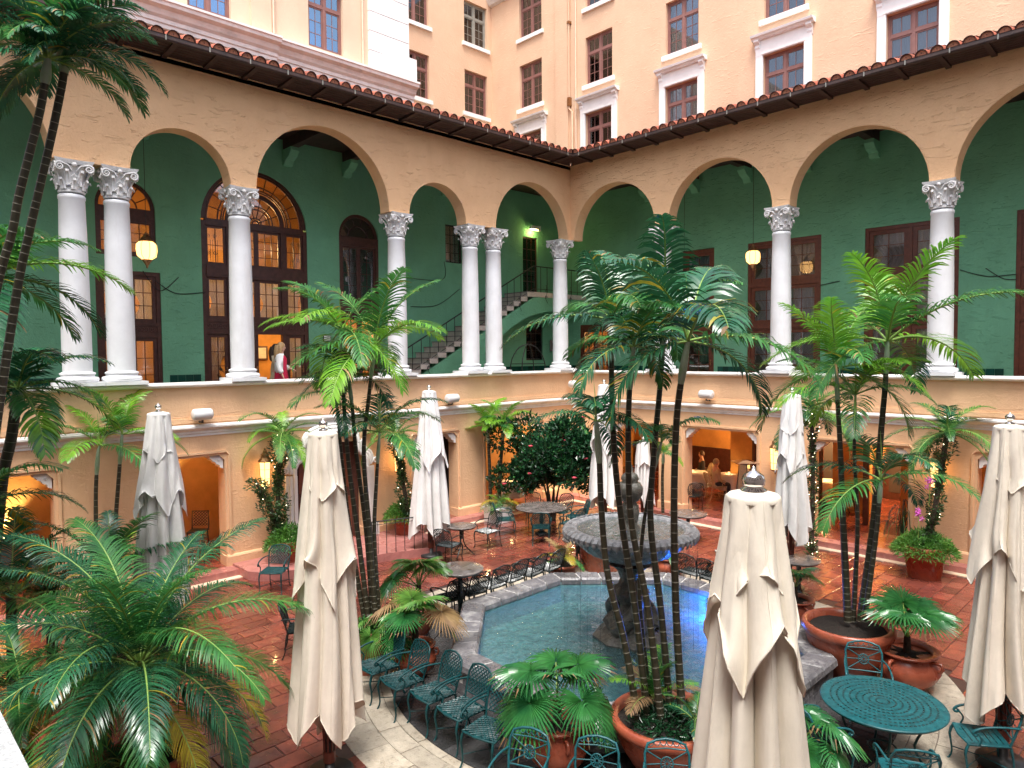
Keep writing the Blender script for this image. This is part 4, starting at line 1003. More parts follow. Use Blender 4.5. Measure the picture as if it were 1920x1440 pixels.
b = MB(); oc = [((AP-.41)/math.cos(PI/8)*math.cos(PI/8+q*PI/4), (AP-.41)/math.cos(PI/8)*math.sin(PI/8+q*PI/4)) for q in range(8)]
b.add([(x, y, .02) for x, y in oc]+[(x, y, .42) for x, y in oc], [tuple(range(8))]+[(i, (i+1) % 8, 8+(i+1) % 8, 8+i) for i in range(8)], M_POOLF); b.obj('basin', ft)
b = MB(); b.add([(FC.x+x*1.0, FC.y+y*1.0, .335) for x, y in oc], [tuple(range(8))], M_WATER); struct('pool_water', b)
# pedestal
b = MB(); Z0 = .02
b.lathe([(.62, .02), (.62, .36), (.56, .40), (.48, .44), (.40, .50)], M_FSTONE, 8, False)
def lob(n, k, z0=-9, z1=99): return lambda a, z: (k*math.cos(n*a) if z0 < z < z1 else 0)
b.lathe([(.40, .50), (.42, .56), (.36, .66), (.24, .80), (.20, .9), (.24, .98), (.30, 1.06), (.27, 1.14), (.18, 1.2), (.15, 1.3), (.19, 1.42), (.30, 1.52), (.42, 1.58)], M_FSTONE, 32, True, None, False, lob(6, .10, .55, 1.5))
for k in range(3):   # fish shaped scrolls curling round the stem
    a = k*2*PI/3; pts = []; rad = []
    for i in range(14):
        t = i/13; aa = a+t*2.1; r = .34-.16*t+.05*math.sin(t*6); pts.append((r*math.cos(aa), r*math.sin(aa), .52+.75*t)); rad.append(.13*(1-t)**.7+.025)
    b.tube(pts, rad, M_FSTONE, 8)
b.obj('pedestal', ft)
b = MB(); b.lathe([(.26, 1.58), (.48, 1.66), (.72, 1.77), (.87, 1.90), (.92, 1.98), (1.00, 2.01), (1.065, 2.04), (1.075, 2.10), (1.02, 2.15), (.92, 2.165), (.88, 2.15), (.87, 2.12), (.45, 2.06), (.0, 2.04)], M_FBOWL, 96, True, None, False, lambda a, z: (.006*math.cos(48*a) if 1.95 < z < 2.13 else .012*math.cos(24*a) if z <= 1.9 else 0)); b.obj('bowl', ft)
lb = MB(); vs = []
for t, w, r, z in ((0, .03, .96, 2.168), (.3, .055, 1.035, 2.163), (.6, .055, 1.09, 2.11), (.85, .04, 1.09, 2.045), (1, .008, 1.06, 1.99)):
    for sgn, k in ((-1, 0), (0, .02), (1, 0)): vs.append((r+k, sgn*w, z))
lb.add(vs, [(3*j+k, 3*j+k+1, 3*j+4+k, 3*j+3+k) for j in range(4) for k in range(2)], M_FBOWL); lm = lb.mesh('rim_leaf')
for i in range(56): place('rim_leaf', lm, ft, (0, 0, 0), 2*PI*i/56)
b = MB(); b.lathe([(.868, 2.125), (.4, 2.122), (0, 2.122)], M_BWATER, 48, True, None, False); b.obj('bowl_water', ft)
b = MB(); b.lathe([(.16, 2.06), (.17, 2.16), (.12, 2.2), (.13, 2.26), (.15, 2.40), (.14, 2.52), (.10, 2.56), (.14, 2.6), (.20, 2.7), (.21, 2.8), (.17, 2.88), (.12, 2.9), (.15, 2.95), (.12, 3.02), (.05, 3.06), (.055, 3.12), (.02, 3.2), (.0, 3.28)], M_FSTONE, 32, True, None, False, lob(10, .06, 2.3, 2.95)); b.obj('urn', ft)
for k in range(26):
    a = 2*PI*k/26+random.uniform(-.1, .1); r = 1.075
    b = MB(); b.tube([(r*math.cos(a), r*math.sin(a), 2.0), (r*1.01*math.cos(a), r*1.01*math.sin(a), 1.2), (r*1.015*math.cos(a), r*1.015*math.sin(a), .36)], [.004, .003, .004], M_GLASS, 4); b.obj('water_thread', ft)
def pool_lamp(label, x, y, z, rot, m, col, pw):
    t = thing('pool_light', label, 'pool light', (x, y, z), rot); b = MB(); b.lathe([(.0, 0), (.085, .0), (.09, .015), (0, .03)], m, 16, True, Matrix.Rotation(PI/2, 4, 'Y')); b.obj('lens', t)
    b = MB(); b.lathe([(.09, -.01), (.115, -.01), (.115, .025), (.09, .025)], M_CHROME, 16, True, Matrix.Rotation(PI/2, 4, 'Y')); b.obj('bezel', t)
    point_light('lamp_light', t, (.12, 0, .0), pw, col, .05)
pool_lamp('bright blue underwater lamp on the far right wall of the basin', FC.x-AP+.45, 9.35, .24, 0, M_BLUE, (.03, .15, 1), 60)
pool_lamp('blue underwater lamp hidden behind the fountain stem', FC.x-AP+.45, 10.2, .2, 0, M_BLUE, (.03, .15, 1), 30)
pool_lamp('faint violet underwater lamp at the near left wall of the basin', FC.x+AP-.47, 8.2, .24, PI, M_VIO, (.5, .35, 1), 3)
# ------------------------------------------------------------------ palms
def PLL(x, y, d):   # point of the pixel on the plane y = d (along the left wing)
    v = _f + _r2*((x-960)/FOC) + _u2*((720-y)/FOC); return CAM + v*((d-CAM.y)/v.y)
def PLR(x, y, d):
    v = _f + _r2*((x-960)/FOC) + _u2*((720-y)/FOC); return CAM + v*((d-CAM.x)/v.x)
FR = {}
SPEC = {  # length, pairs, leaflet length, width, arch, leaflet droop, stalk, forward lean
    'areca': (1.6, 42, .50, .022, 68, 1.2, .12, .8), 'fish': (1.5, 42, .50, .028, 75, 1.2, .08, .9), 'royal': (1.6, 34, .56, .032, 72, 1.6, .10, .7), 'date': (1.4, 62, .30, .014, 88, .8, .10, .85)}
def frond_mesh(sp, m, elev, seed, tip=None):
    key = (sp, m.name, elev, seed, tip.name if tip else '')
    if key in FR: return FR[key]
    rnd = random.Random(hash((sp, elev, seed)) if 0 else (elev*31+seed*7+len(sp))); Lg, np_, ll, w, arch, droop, stalk, lean = SPEC[sp]
    b = MB(); n = 18; pts = [Vector((0, 0, 0))]; e0 = R(elev); ar = R(arch*rnd.uniform(.8, 1.15)); sway = rnd.uniform(-.25, .25)
    dirs = []
    for i in range(n+1):
        t = i/n; th = e0-ar*t**1.25*(1.0 if elev < 70 else .8); ya = sway*t*t
        d = Vector((math.cos(th)*math.cos(ya), math.cos(th)*math.sin(ya), math.sin(th))); dirs.append(d)
        if i: pts.append(pts[-1]+d*(Lg/n))
    b.tube(pts, [.016*(1-.85*i/n)+.002 for i in range(n+1)], M_RACHIS, 4, True, caps=False)
    for i in range(np_):
        t = stalk+(1-stalk)*(i+.5)/np_; k = t*n; j = min(int(k), n-1); p = pts[j].lerp(pts[j+1], k-j); T_ = dirs[j].lerp(dirs[j+1], k-j).normalized()
        S_ = T_.cross(Vector((0, 0, 1))); S_ = S_.normalized() if S_.length > .05 else Vector((0, 1, 0)); U_ = S_.cross(T_)
        prof = (math.sin(PI*min(1, .16+.80*t)))**.55*(1-.25*t)
        for sg in (-1, 1):
            if rnd.random() < .03: continue
            l = ll*prof*rnd.uniform(.85, 1.1); d = (T_*lean*rnd.uniform(.8, 1.2)*(.6+.9*t)+S_*sg+U_*rnd.uniform(.15, .45)).normalized()
            q = p.copy(); row = []; dd = d.copy(); ns = 4
            for s in range(ns+1):
                u = s/ns; wd = w*(.45+.9*math.sin(PI*min(.97, .12+u*.88)))*(1-u*.25)/2 if s < ns else .0015
                wv = dd.cross(U_ if abs(dd.dot(U_)) < .9 else T_); wv = wv.normalized()*wd if wv.length > 1e-4 else T_*wd
                row.append((q-wv, q+wv)); q = q+dd*(l/ns); dd = (dd+Vector((0, 0, -1))*droop*rnd.uniform(.7, 1.2)*(.18+.35*u)).normalized()
            vs = [v for pr in row for v in pr]; mm = tip if (tip and t > .55 and rnd.random() < .8) else m
            if rnd.random() < .035: mm = L_DRY if rnd.random() < .5 else L_YEL
            b.add(vs, [(2*s, 2*s+1, 2*s+3, 2*s+2) for s in range(ns)], mm, True)
    FR[key] = b.mesh('frond'); return FR[key]
def crown(parent, rel, sp, mats, n, sc=1.0, elevs=(70, 45, 20, 0), az0=0.0, rnd=None, azr=None, tips=None, spear=True):
    rnd = rnd or random
    for i in range(n):
        e = elevs[i % len(elevs)]; az = az0+(2*PI*i/n*1.0 if azr is None else lerp(azr[0], azr[1], (i+.5)/n))+rnd.uniform(-.25, .25)
        tp = tips if (tips and e <= 20) else None
        o = place('frond', frond_mesh(sp, mats[i % len(mats)], e, i % 3, tp), parent, rel, az)
        s = sc*rnd.uniform(.82, 1.12); o.scale = (s, s, s)
    if spear:
        b = MB(); b.tube([(0, 0, 0), (.02, .01, .35*sc), (.03, -.01, .75*sc)], [.014, .01, .002], M_RACHIS, 4); b.obj('spear_leaf', parent, rel)
def smooth_path(pts, n):
    pts = [Vector(p) for p in pts]; out_ = []
    m = len(pts)-1
    for i in range(n+1):
        t = i/n*m; k = min(int(t), m-1); u = t-k
        p0, p1, p2, p3 = pts[max(k-1, 0)], pts[k], pts[k+1], pts[min(k+2, m)]
        out_.append(.5*((2*p1)+(-p0+p2)*u+(2*p0-5*p1+4*p2-p3)*u*u+(-p0+3*p1-3*p2+p3)*u**3))
    return out_
def cane(parent, pts, base, r0=.045, r1=.026, shaft=.5, ring=.13, ringw=.009, m=None, bare=False):
    """ringed cane; points in world space; returns its top relative to base"""
    pts = [Vector(p)-base for p in pts]; path = smooth_path(pts, 60)
    ln = [0]
    for a, c in zip(path, path[1:]): ln.append(ln[-1]+(c-a).length)
    tot = ln[-1]
    def at(s):
        s = max(0, min(tot, s)); k = 0
        while k < len(ln)-2 and ln[k+1] < s: k += 1
        return path[k].lerp(path[k+1], (s-ln[k])/max(1e-6, ln[k+1]-ln[k]))
    P_, Q_, K_ = [], [], []; s = 0; m = m or M_STEM
    while s < tot-shaft:
        for ds, q, kk in ((0, 1.0, 0), (ringw*.2, 1.06, 1), (ringw, 1.06, 0), (ringw*1.3, 1.0, 0)):
            t = (s+ds)/tot; P_.append(at(s+ds)); Q_.append(lerp(r0, r1, t)*q); K_.append(kk)
        s += ring*random.uniform(.8, 1.2)*(1.0 if s > .5 else .7)
    b = MB(); P_.append(at(tot-shaft)); Q_.append(r1); K_.append(0)
    b.tube(P_, Q_, m, 7, True, None, True, lambda i: M_RING if K_[i] else m)
    o = b.obj('cane', parent)
    if shaft > 0:
        b = MB(); b.tube([at(tot-shaft+shaft*i/6) for i in range(7)], [r1*1.0, r1*1.25, r1*1.3, r1*1.2, r1*1.05, r1*.9, r1*.75], M_SHAFT, 8); b.obj('crownshaft', o)
    return o, at(tot)
def px_path(lst, d0, d1=None):
    d1 = d1 or d0; n = len(lst)-1
    return [P(x, y, lerp(d0, d1, i/n)) for i, (x, y) in enumerate(lst)]
def clump(label, base, stems, mats, group='cane palms in the court', sp='areca', **kw):
    t = thing('cane_palm', label, 'palm', base, 0, group)
    for k, st_ in enumerate(stems):
        pts = [Vector(p) for p in st_['pts']]
        o, top = cane(t, pts, Vector(base), st_.get('r0', .045), st_.get('r1', .028), st_.get('shaft', .5), st_.get('ring', .13))
        if st_.get('n', 7):
            crown(o, top, st_.get('sp', sp), st_.get('mats', mats), st_.get('n', 7), st_.get('sc', 1), st_.get('el', (65, 40, 20, -5)), st_.get('az', k*1.3), random.Random(k+len(label)), st_.get('azr'), st_.get('tips'))
    return t
RT = 3.93   # heading from the court towards the picture plane's right, used to aim fronds
# azimuths: 0 = along +x (towards the left front), PI/2 = along +y (towards the right front)
AZ_RIGHT = math.atan2(_r2.y, _r2.x); AZ_LEFT = AZ_RIGHT+PI; AZ_CAM = AZ_RIGHT-PI/2; AZ_AWAY = AZ_RIGHT+PI/2

# the big clump before the fountain
bI = Vector((11.35, 11.46, .55)); dI = depth_of((11.35, 11.46, .6))
clump('tallest cluster of ringed dark canes standing in the wide terracotta bowl before the fountain', bI, [
    dict(pts=[P(1196, 1350, dI), *px_path([(1172, 1210), (1140, 1080), (1128, 960), (1124, 870), (1118, 790)], dI, dI-.1)], sc=.62, n=6, el=(55, 30, 10, -5), mats=[L_DARK], az=.4, r0=.047, r1=.033),
    dict(pts=[P(1215, 1352, dI+.1), *px_path([(1192, 1150), (1166, 980), (1152, 850), (1147, 720), (1146, 600)], dI+.1, dI+.4)], sc=.82, n=7, el=(70, 40, 15, 0), mats=[L_DARK, L_MID], az=.2, r0=.047, r1=.033),
    dict(pts=[P(1240, 1354, dI-.1), *px_path([(1216, 1150), (1184, 980), (1178, 850), (1180, 740), (1188, 650)], dI-.1, dI-.3)], sc=.74, n=6, el=(60, 30, 5), mats=[L_MID, L_DARK], az=1.0, r0=.047, r1=.031),
    dict(pts=[P(1258, 1350, dI+.15), *px_path([(1240, 1150), (1220, 980), (1226, 850), (1238, 720), (1246, 590)], dI+.15, dI+.7)], sc=.85, n=7, el=(75, 45, 20, 0), mats=[L_DARK, L_MID], az=.7, r0=.047, r1=.033),
    dict(pts=[P(1280, 1348, dI+.0), *px_path([(1268, 1150), (1264, 960), (1268, 800), (1278, 710), (1290, 640)], dI, dI-.6)], sc=.98, n=8, el=(65, 40, 15, -5), mats=[L_DARK, L_DARK, L_MID], az=.1, r0=.050, r1=.036),
    dict(pts=[P(1222, 1350, dI+.25), *px_path([(1200, 1130), (1205, 1000), (1222, 900), (1240, 830)], dI+.25, dI+.6)], sc=.5, n=4, el=(60, 30, 10), mats=[L_MID], az=2.0, r0=.035, r1=.02, shaft=.35)], [L_DARK, L_MID], sp='royal')
# clump in the pot left of centre
bF = Vector((12.47, 6.66, .6)); dF = depth_of(bF)
clump('slender five cane palm cluster in a terracotta pot beside the second parasol from the left', bF, [
    dict(pts=[P(694, 1185, dF), *px_path([(672, 1010), (655, 880), (645, 760), (640, 620)], dF)], sc=.92, n=10, mats=[L_MID, L_BRIGHT], el=(65, 35, 10, -10)),
    dict(pts=[P(700, 1185, dF+.1), *px_path([(688, 1010), (668, 850), (660, 760), (652, 700)], dF+.1, dF+.3)], sc=.7, n=7, mats=[L_DARK], el=(50, 20, 0)),
    dict(pts=[P(706, 1185, dF-.1), *px_path([(694, 1010), (682, 850), (692, 740), (702, 650)], dF-.1)], sc=.95, n=10, mats=[L_MID, L_BRIGHT], el=(70, 40, 15, 0)),
    dict(pts=[P(712, 1185, dF), *px_path([(702, 1010), (706, 900), (712, 810)], dF)], sc=.85, n=8, mats=[L_DARK, L_MID], el=(60, 35, 10), r1=.024),
    dict(pts=[P(688, 1185, dF+.1), *px_path([(658, 1010), (640, 850), (630, 740)], dF+.1)], sc=.6, n=5, mats=[L_DARK, L_MID], el=(55, 20, -5), r1=.022)], [L_MID])
# clump in the right hand bowl
bJ = Vector((7.27, 12.02, .7)); dJ = depth_of(bJ)
clump('tall light green cane palms in the big tapered terracotta tub at right', bJ, [
    dict(pts=[P(1590, 1165, dJ), *px_path([(1582, 1000), (1576, 850), (1570, 740), (1568, 690)], dJ)], sc=1.0, n=9, mats=[L_BRIGHT, L_MID], el=(70, 40, 15, -8), r0=.06, r1=.03),
    dict(pts=[P(1614, 1165, dJ), *px_path([(1638, 980), (1653, 800), (1660, 720), (1664, 640)], dJ)], sc=1.15, n=10, mats=[L_BRIGHT, L_MID], el=(75, 45, 15, 0), r0=.065, r1=.035),
    dict(pts=[P(1600, 1165, dJ+.15), *px_path([(1608, 980), (1602, 850), (1604, 740)], dJ+.15, dJ+.3)], sc=.85, n=8, mats=[L_BRIGHT, L_MID], el=(60, 30, 5), r0=.04, r1=.022),
    dict(pts=[P(1620, 1165, dJ-.1), *px_path([(1642, 1010), (1652, 900)], dJ-.2)], sc=1.0, n=6, mats=[L_MID, L_DARK], el=(55, 30, 10), r0=.045, r1=.03, shaft=.35)], [L_BRIGHT])
# pair by the wall left
for k, (lab, pts, sc) in enumerate((('left of the pair of thin lime crowned palms against the far left wall', [(178, 1131), (180, 1000), (180, 920), (184, 850), (188, 835)], .85), ('right of the pair of thin lime crowned palms against the far left wall', [(214, 1131), (216, 1000), (224, 880), (229, 815)], .9))):
    pp = px_path(pts, 14.0+.2*k)
    clump(lab, Vector((pp[0].x, pp[0].y, 0)), [dict(pts=pp, sc=sc, n=7, sp='areca', mats=[L_BRIGHT, L_MID], el=(75, 50, 25, 8), r0=.05, r1=.035, shaft=.6, az=k+AZ_LEFT)], [L_BRIGHT], group=None)
# twin bright palms by the corner planter
for k, (lab, pts) in enumerate((('left of the twin bright palms rising from the white planter near the court corner', [(920, 950), (918, 880), (914, 800)]), ('right of the twin bright palms rising from the white planter near the court corner', [(936, 950), (938, 880), (945, 795)]))):
    pp = px_path(pts, 21.0+.1*k)
    clump(lab, Vector((pp[0].x, pp[0].y, .38)), [dict(pts=pp, sc=.72, n=8, sp='fish', mats=[L_BRIGHT, L_BRIGHT, L_MID], el=(75, 50, 30, 10), r0=.06, r1=.045, shaft=.5, az=k*2)], [L_BRIGHT], group=None)
pp = px_path([(1243, 962), (1242, 900), (1244, 850)], 20.4); clump('small lime palm growing by the pillar left of the lit dining opening', Vector((pp[0].x, pp[0].y, 0)), [dict(pts=pp, sc=.5, n=7, sp='fish', mats=[L_BRIGHT, L_MID], el=(60, 30, 10), r0=.05, r1=.04, shaft=.3)], [L_MID], group=None)
# overhead palms at the far left
pp = px_path([(-120, 1300), (-70, 900), (-10, 560), (22, 440), (35, 370), (55, 290), (78, 195), (90, 110)], 7.2, 7.0)
pq = px_path([(-60, 1300), (-20, 900), (30, 560), (52, 450), (75, 350), (98, 250), (118, 150), (124, 90)], 7.4, 7.2)
for k, (lab, q, n) in enumerate((('left of the two leaning dark canes whose crown overhangs the top left corner', pp, 10), ('right of the two leaning dark canes whose crown overhangs the top left corner', pq, 10))):
    clump(lab, Vector((q[0].x, q[0].y, 0)), [dict(pts=q, sc=.66, n=n+6, sp='fish', mats=[L_DARK, L_DARK, L_MID], el=(50, 20, 0, 30, 65), r0=.05, r1=.038, shaft=.25, ring=.09, az=AZ_RIGHT+k*.3)], [L_DARK], group=None)
pp = px_path([(-40, 1300), (-14, 1080), (5, 900), (22, 820), (34, 730)], 10.0); clump('dark trunked palm with drooping fronds leaning in from the left frame edge', Vector((pp[0].x, pp[0].y, 0)), [dict(pts=pp, sc=.95, n=13, sp='fish', mats=[L_DARK, L_MID], tips=L_BRIGHT, el=(55, 25, 5, -5), r0=.09, r1=.07, shaft=.3, az=AZ_RIGHT)], [L_DARK], group=None)
pp = px_path([(-90, 1300), (-80, 900), (-60, 600), (-40, 520)], 8.6); clump('palm outside the left frame edge sending bright fronds across the first column', Vector((pp[0].x, pp[0].y, 0)), [dict(pts=pp, sc=1.15, n=13, sp='fish', mats=[L_MID, L_BRIGHT, L_DARK], el=(50, 30, 10, 0), r0=.06, r1=.05, shaft=.4, az=AZ_RIGHT)], [L_MID], group=None)
pp = px_path([(-110, 1300), (-80, 1100), (-60, 960)], 9.0); clump('low palm at the left frame edge above the dark chairs', Vector((pp[0].x, pp[0].y, 0)), [dict(pts=pp, sc=.85, n=9, sp='areca', mats=[L_MID, L_DARK], tips=L_YEL, el=(60, 30, 10), r0=.06, r1=.05, shaft=.3, az=AZ_RIGHT)], [L_MID], group=None)

# smaller palms filling the left of the court
for lab, x, y, d, n, sc, sp_, mm in (('feathery palm low at the left frame edge behind the date palm', 20, 1120, 9.6, 11, 1.0, 'areca', [L_DARK, L_MID]), ('dark arching palm under the wall palms behind the date palm', 205, 1085, 11.0, 12, .95, 'areca', [L_DARK, L_MID, L_DARK]), ('shadowy palm between the leftmost parasol and the left frame edge', 95, 1130, 10.5, 10, .8, 'date', [L_DARK, L_MID]), ('dim olive palm at the lower left behind the stone plinth', 40, 1290, 7.6, 11, .8, 'date', [L_MID, L_DARK])):
    q = P(x, y, d); t = thing('small_palm', lab, 'palm', (q.x, q.y, 0)); b = MB(); b.tube([(0, 0, 0), (0, 0, q.z)], [.09, .06], M_TRUNK, 8); b.obj('trunk', t)
    crown(t, (0, 0, q.z), sp_, mm, n, sc, (70, 50, 30, 10), 0, random.Random(x), None, L_YEL if x == 40 else None, False)
# large pygmy date palm in the left foreground
SPEC['bigdate'] = (2.0, 100, .46, .0115, 88, 1.3, .12, .8)
C0 = P(262, 1250, 7.7)
dp = thing('date_palm', 'large glossy date palm filling the lower left foreground with arching yellow tipped fronds', 'palm', (C0.x, C0.y, .5))
b = MB(); pth = [(0, 0, -.05), (.03, .02, .4), (0, 0, C0.z-.5)]; b.tube(smooth_path(pth, 12), [.13]*5+[.12]*8, M_TRUNK, 10); tk = b.obj('trunk', dp)
rel = (0, 0, C0.z-.5)
rnd = random.Random(5)
for i in range(38):
    e = (75, 55, 35, 20, 5, -10)[i % 6]; az = 2*PI*i*.382+rnd.uniform(-.15, .15)
    o = place('frond', frond_mesh('bigdate', (L_DARK, L_MID, L_DARK, L_DARK, L_MID)[i % 5], e, i % 3, L_YEL if (i % 3 == 1 and e < 10) else None), dp, rel, az); s = rnd.uniform(.85, 1.08); o.scale = (s, s, s)
for i in range(3):
    o = place('frond', frond_mesh('bigdate', L_YEL, -10, i, None), dp, (0, 0, C0.z-.6), (AZ_CAM-.9, AZ_RIGHT-.6, AZ_CAM-1.3)[i]); o.scale = (.8, .8, .8); o['label'] = 'yellowing lower frond'

# ------------------------------------------------------------------ fan palms
def fan_mesh(m, elev, seed, rad=.46, pet=.5, tipm=None):
    key = ('fan', m.name, elev, seed, rad, pet, tipm.name if tipm else '')
    if key in FR: return FR[key]
    rnd = random.Random(seed+elev); b = MB(); e = R(elev); hub = Vector((math.cos(e)*pet, 0, math.sin(e)*pet*.95))
    b.tube([(0, 0, 0), (hub.x*.5, 0, hub.z*.62), tuple(hub)], [.014, .011, .009], M_RACHIS, 5)
    tl_ = R(elev*1.55-84); F_ = Vector((math.cos(tl_), 0, math.sin(tl_))); S_ = Vector((0, 1, 0)); U_ = F_.cross(S_)*-1
    if U_.z < 0: U_ = -U_
    n = 38; span = R(315)
    for i in range(n):
        a = -span/2+span*(i+.5)/n; ha = span/n/2; L_ = rad*(1-.22*abs(a)/PI)*rnd.uniform(.93, 1.05)
        vs = []; tw = rnd.uniform(-.03, .03)
        for u, k in ((.03, 1), (.28, 1), (.50, 1.0), (.53, .84), (.80, .42), (1.0, .02)):
            r = L_*u; dr = -(u**3.2)*L_*(.20+.18*abs(a)/PI)*rnd.uniform(.8, 1.3)
            for sg, lift in ((-1, 0), (0, .012*math.sin(PI*min(1, u*1.1))+.006), (1, 0)):
                aa = a+sg*ha*k+tw*max(0, u-.6); p = hub+(F_*math.cos(aa)+S_*math.sin(aa))*r+U_*(lift+.05*L_*abs(math.sin(a)))
                p.z += dr; vs.append(p)
        mm = tipm if (tipm and rnd.random() < .25) else m
        q5 = 4 if rnd.random() < .18 else 5
        b.add(vs, [(3*j+k, 3*j+k+1, 3*j+4+k, 3*j+3+k) for j in range(q5) for k in range(2)], mm, False)
        if q5 == 4: b.add(vs, [(12+k, 13+k, 16+k, 15+k) for k in range(2)], L_DRY, False)
    FR[key] = b.mesh('fan_leaf'); return FR[key]
def fan_palm(label, base, leaves, m=None, trunk=.3, group='potted fan palms', name='fan_palm'):
    t = thing(name, label, 'fan palm', base, 0, group)
    b = MB(); b.tube([(0, 0, -.04), (0, 0, trunk)], [.06, .045], M_TRUNK, 8); b.obj('trunk', t)
    for i, (az, el, s, *mm) in enumerate(leaves):
        o = place('fan_leaf', fan_mesh(mm[0] if mm else m or L_FAN, el, i % 4), t, (0, 0, trunk*.9), az); o.scale = (s, s, s)
    return t
def ring_leaves(n, s, els=(70, 45, 25, 10), az0=0, seed=0, mats=(None,)):
    r = random.Random(seed); return [(az0+2.4*i+r.uniform(-.2, .2), els[i % len(els)], s*r.uniform(.85, 1.12), mats[i % len(mats)] or L_FAN) for i in range(n)]

# ------------------------------------------------------------------ pots
def pot(label, x, y, r, h, kind='bowl', z=0, group='terracotta planters', m=None):
    t = thing('planter', label, 'planter', (x, y, z), random.uniform(0, 2), group); m = m or M_POT; b = MB()
    if kind == 'bowl':
        b.lathe([(r*.52, 0), (r*.56, .03), (r*.62, h*.12), (r*.86, h*.55), (r*.93, h*.78), (r*.92, h*.83)], m, 40)
        b.obj('body', t); b = MB(); pr = [(r*.92, h*.82)]+[(r*.955+.055*r*math.cos(a), h*.91+h*.09*math.sin(a)) for a in [(-PI/2+PI*i/8) for i in range(9)]]+[(r*.87, h*.985), (r*.85, h*.82)]
        b.lathe(pr, m, 40, True, None, False); b.obj('rim', t)
    elif kind == 'tub':
        b.lathe([(r*.66, 0), (r*.68, .02), (r*.84, h*.62), (r*.86, h*.62), (r*.87, h*.66), (r*.86, h*.68), (r*.9, h*.84)], m, 40); b.obj('body', t)
        b = MB(); b.lathe([(r*.9, h*.84), (r*.98, h*.85), (r*1.0, h*.88), (r*1.0, h*.98), (r*.97, h), (r*.9, h), (r*.88, h*.9)], m, 40, True, None, False); b.obj('rim', t)
    elif kind == 'urn':
        b.lathe([(r*.5, 0), (r*.54, .03), (r*.56, h*.1), (r*.86, h*.3), (r*.98, h*.5), (r*.95, h*.66), (r*.78, h*.82), (r*.74, h*.88)], m, 40); b.obj('body', t)
        b = MB(); b.lathe([(r*.74, h*.86), (r*.84, h*.92), (r*.93, h*.955), (r*.95, h*.985), (r*.90, h), (r*.74, h*.98), (r*.70, h*.9)], m, 40, True, None, False); b.obj('rim', t)
        for k in range(4):
            a = k*PI/2; b = MB(); b.tube([(r*.76, 0, h*.84), (r*1.04, 0, h*.86), (r*1.10, 0, h*.76), (r*1.03, 0, h*.66), (r*.93, 0, h*.66)], r*.055, m, 6); b.obj('handle', t, rz=a)
    s = MB(); q = r*.86 if kind != 'urn' else r*.72
    vs = [(0, 0, h*.90)]+[(q*math.cos(2*PI*i/20), q*math.sin(2*PI*i/20), h*.86+random.uniform(-.01, .02)) for i in range(20)]
    s.add(vs, [(0, 1+i, 1+(i+1) % 20) for i in range(20)], M_SOIL); s.obj('soil', t)
    return t
pot('widest terracotta bowl with rolled rim holding the tall ringed canes before the fountain', 11.35, 11.46, .68, .68, 'bowl')
pot('terracotta pot with rolled rim holding the five slender canes', 12.47, 6.66, .36, .72, 'bowl')
pot('big tapered terracotta tub with rolled rim behind the fan palm at right', 7.27, 12.02, .66, .82, 'bowl')
pot('bulbous terracotta jar with lug handles beside the teal table', 7.05, 12.79, .46, .58, 'urn')
pot('terracotta jar holding the fan palm left of the basin', 12.02, 7.30, .33, .50, 'urn')
pot('terracotta pot under the fan palm by the high round table', 11.0, 6.0, .32, .5, 'bowl')
pot('terracotta jar with looped handles under the fan palm at bottom centre', 12.3, 10.55, .38, .62, 'urn')
pot('shallow terracotta bowl with the drooping bronze palm behind the basin', 7.0, 5.85, .36, .38, 'bowl')
pot('tall stepped terracotta tub directly behind the fountain', 5.75, 5.95, .62, .85, 'tub')
pot('terracotta jar with lug handles right of the fountain stem behind the basin', 5.13, 7.4, .36, .45, 'urn')
pot('terracotta jar at the right corner of the basin half behind the big parasol', 6.05, 10.65, .36, .55, 'urn')
pot('terracotta tub spilling ferns at the foot of the right wall lantern', 1.2, 11.40, .48, .72, 'tub')
pot('terracotta tub of ferns under the first vine wrapped palm', 10.93, .78, .34, .5, 'tub', .2)
pot('terracotta tub of ferns on the platform beneath the second vine wrapped palm', 7.55, .65, .36, .55, 'tub', .2)
pot('tub hidden under the foreground date palm', C0.x, C0.y, .48, .6, 'bowl')
t = thing('planter_box', 'square white stone planter by the court corner with spider plants', 'planter', (4.3, .85, 0)); b = MB(); b.box((-.3, -.3, 0), (.3, .3, .4), M_WHITE); b.obj('body', t); b = MB(); b.box((-.33, -.33, .4), (.33, .33, .45), M_WHITE); b.obj('rim', t)

fan_palm('fan palm with wide glossy leaves in the jar at bottom centre', (12.3, 10.55, .52), [
    (AZ_LEFT+.2, 55, 1.13), (AZ_RIGHT+.3, 60, 1.09), (AZ_CAM+.6, 30, 1.01), (AZ_CAM-.7, 25, 1.13), (AZ_LEFT+.7, 25, 1.05), (AZ_RIGHT-.4, 15, 1.01), (AZ_AWAY, 60, 1.01), (AZ_AWAY+.8, 45, 0.92), (AZ_AWAY-.8, 45, 0.92, L_DRY), (AZ_CAM, 75, 0.92)])
fan_palm('fan palm with stiff radiating dark leaves in the jar beside the teal table', (7.05, 12.79, .48), [(AZ_CAM+.15, 52, 1.1), (AZ_CAM-.7, 60, 1.05), (AZ_CAM+.9, 60, 1.0), (AZ_LEFT+.2, 55, 1.0), (AZ_RIGHT-.2, 55, 1.0), (AZ_AWAY, 75, 1.05), (AZ_AWAY+.9, 65, 1.0), (AZ_AWAY-.9, 65, 1.0)], trunk=.28)
fan_palm('pale leaved fan palm in the jar left of the basin', (12.02, 7.30, .42), ring_leaves(9, 1.0, (70, 45, 20, 35), 1, 4, (L_FANB, L_FAN, L_FANB, L_DRY)), trunk=.35)
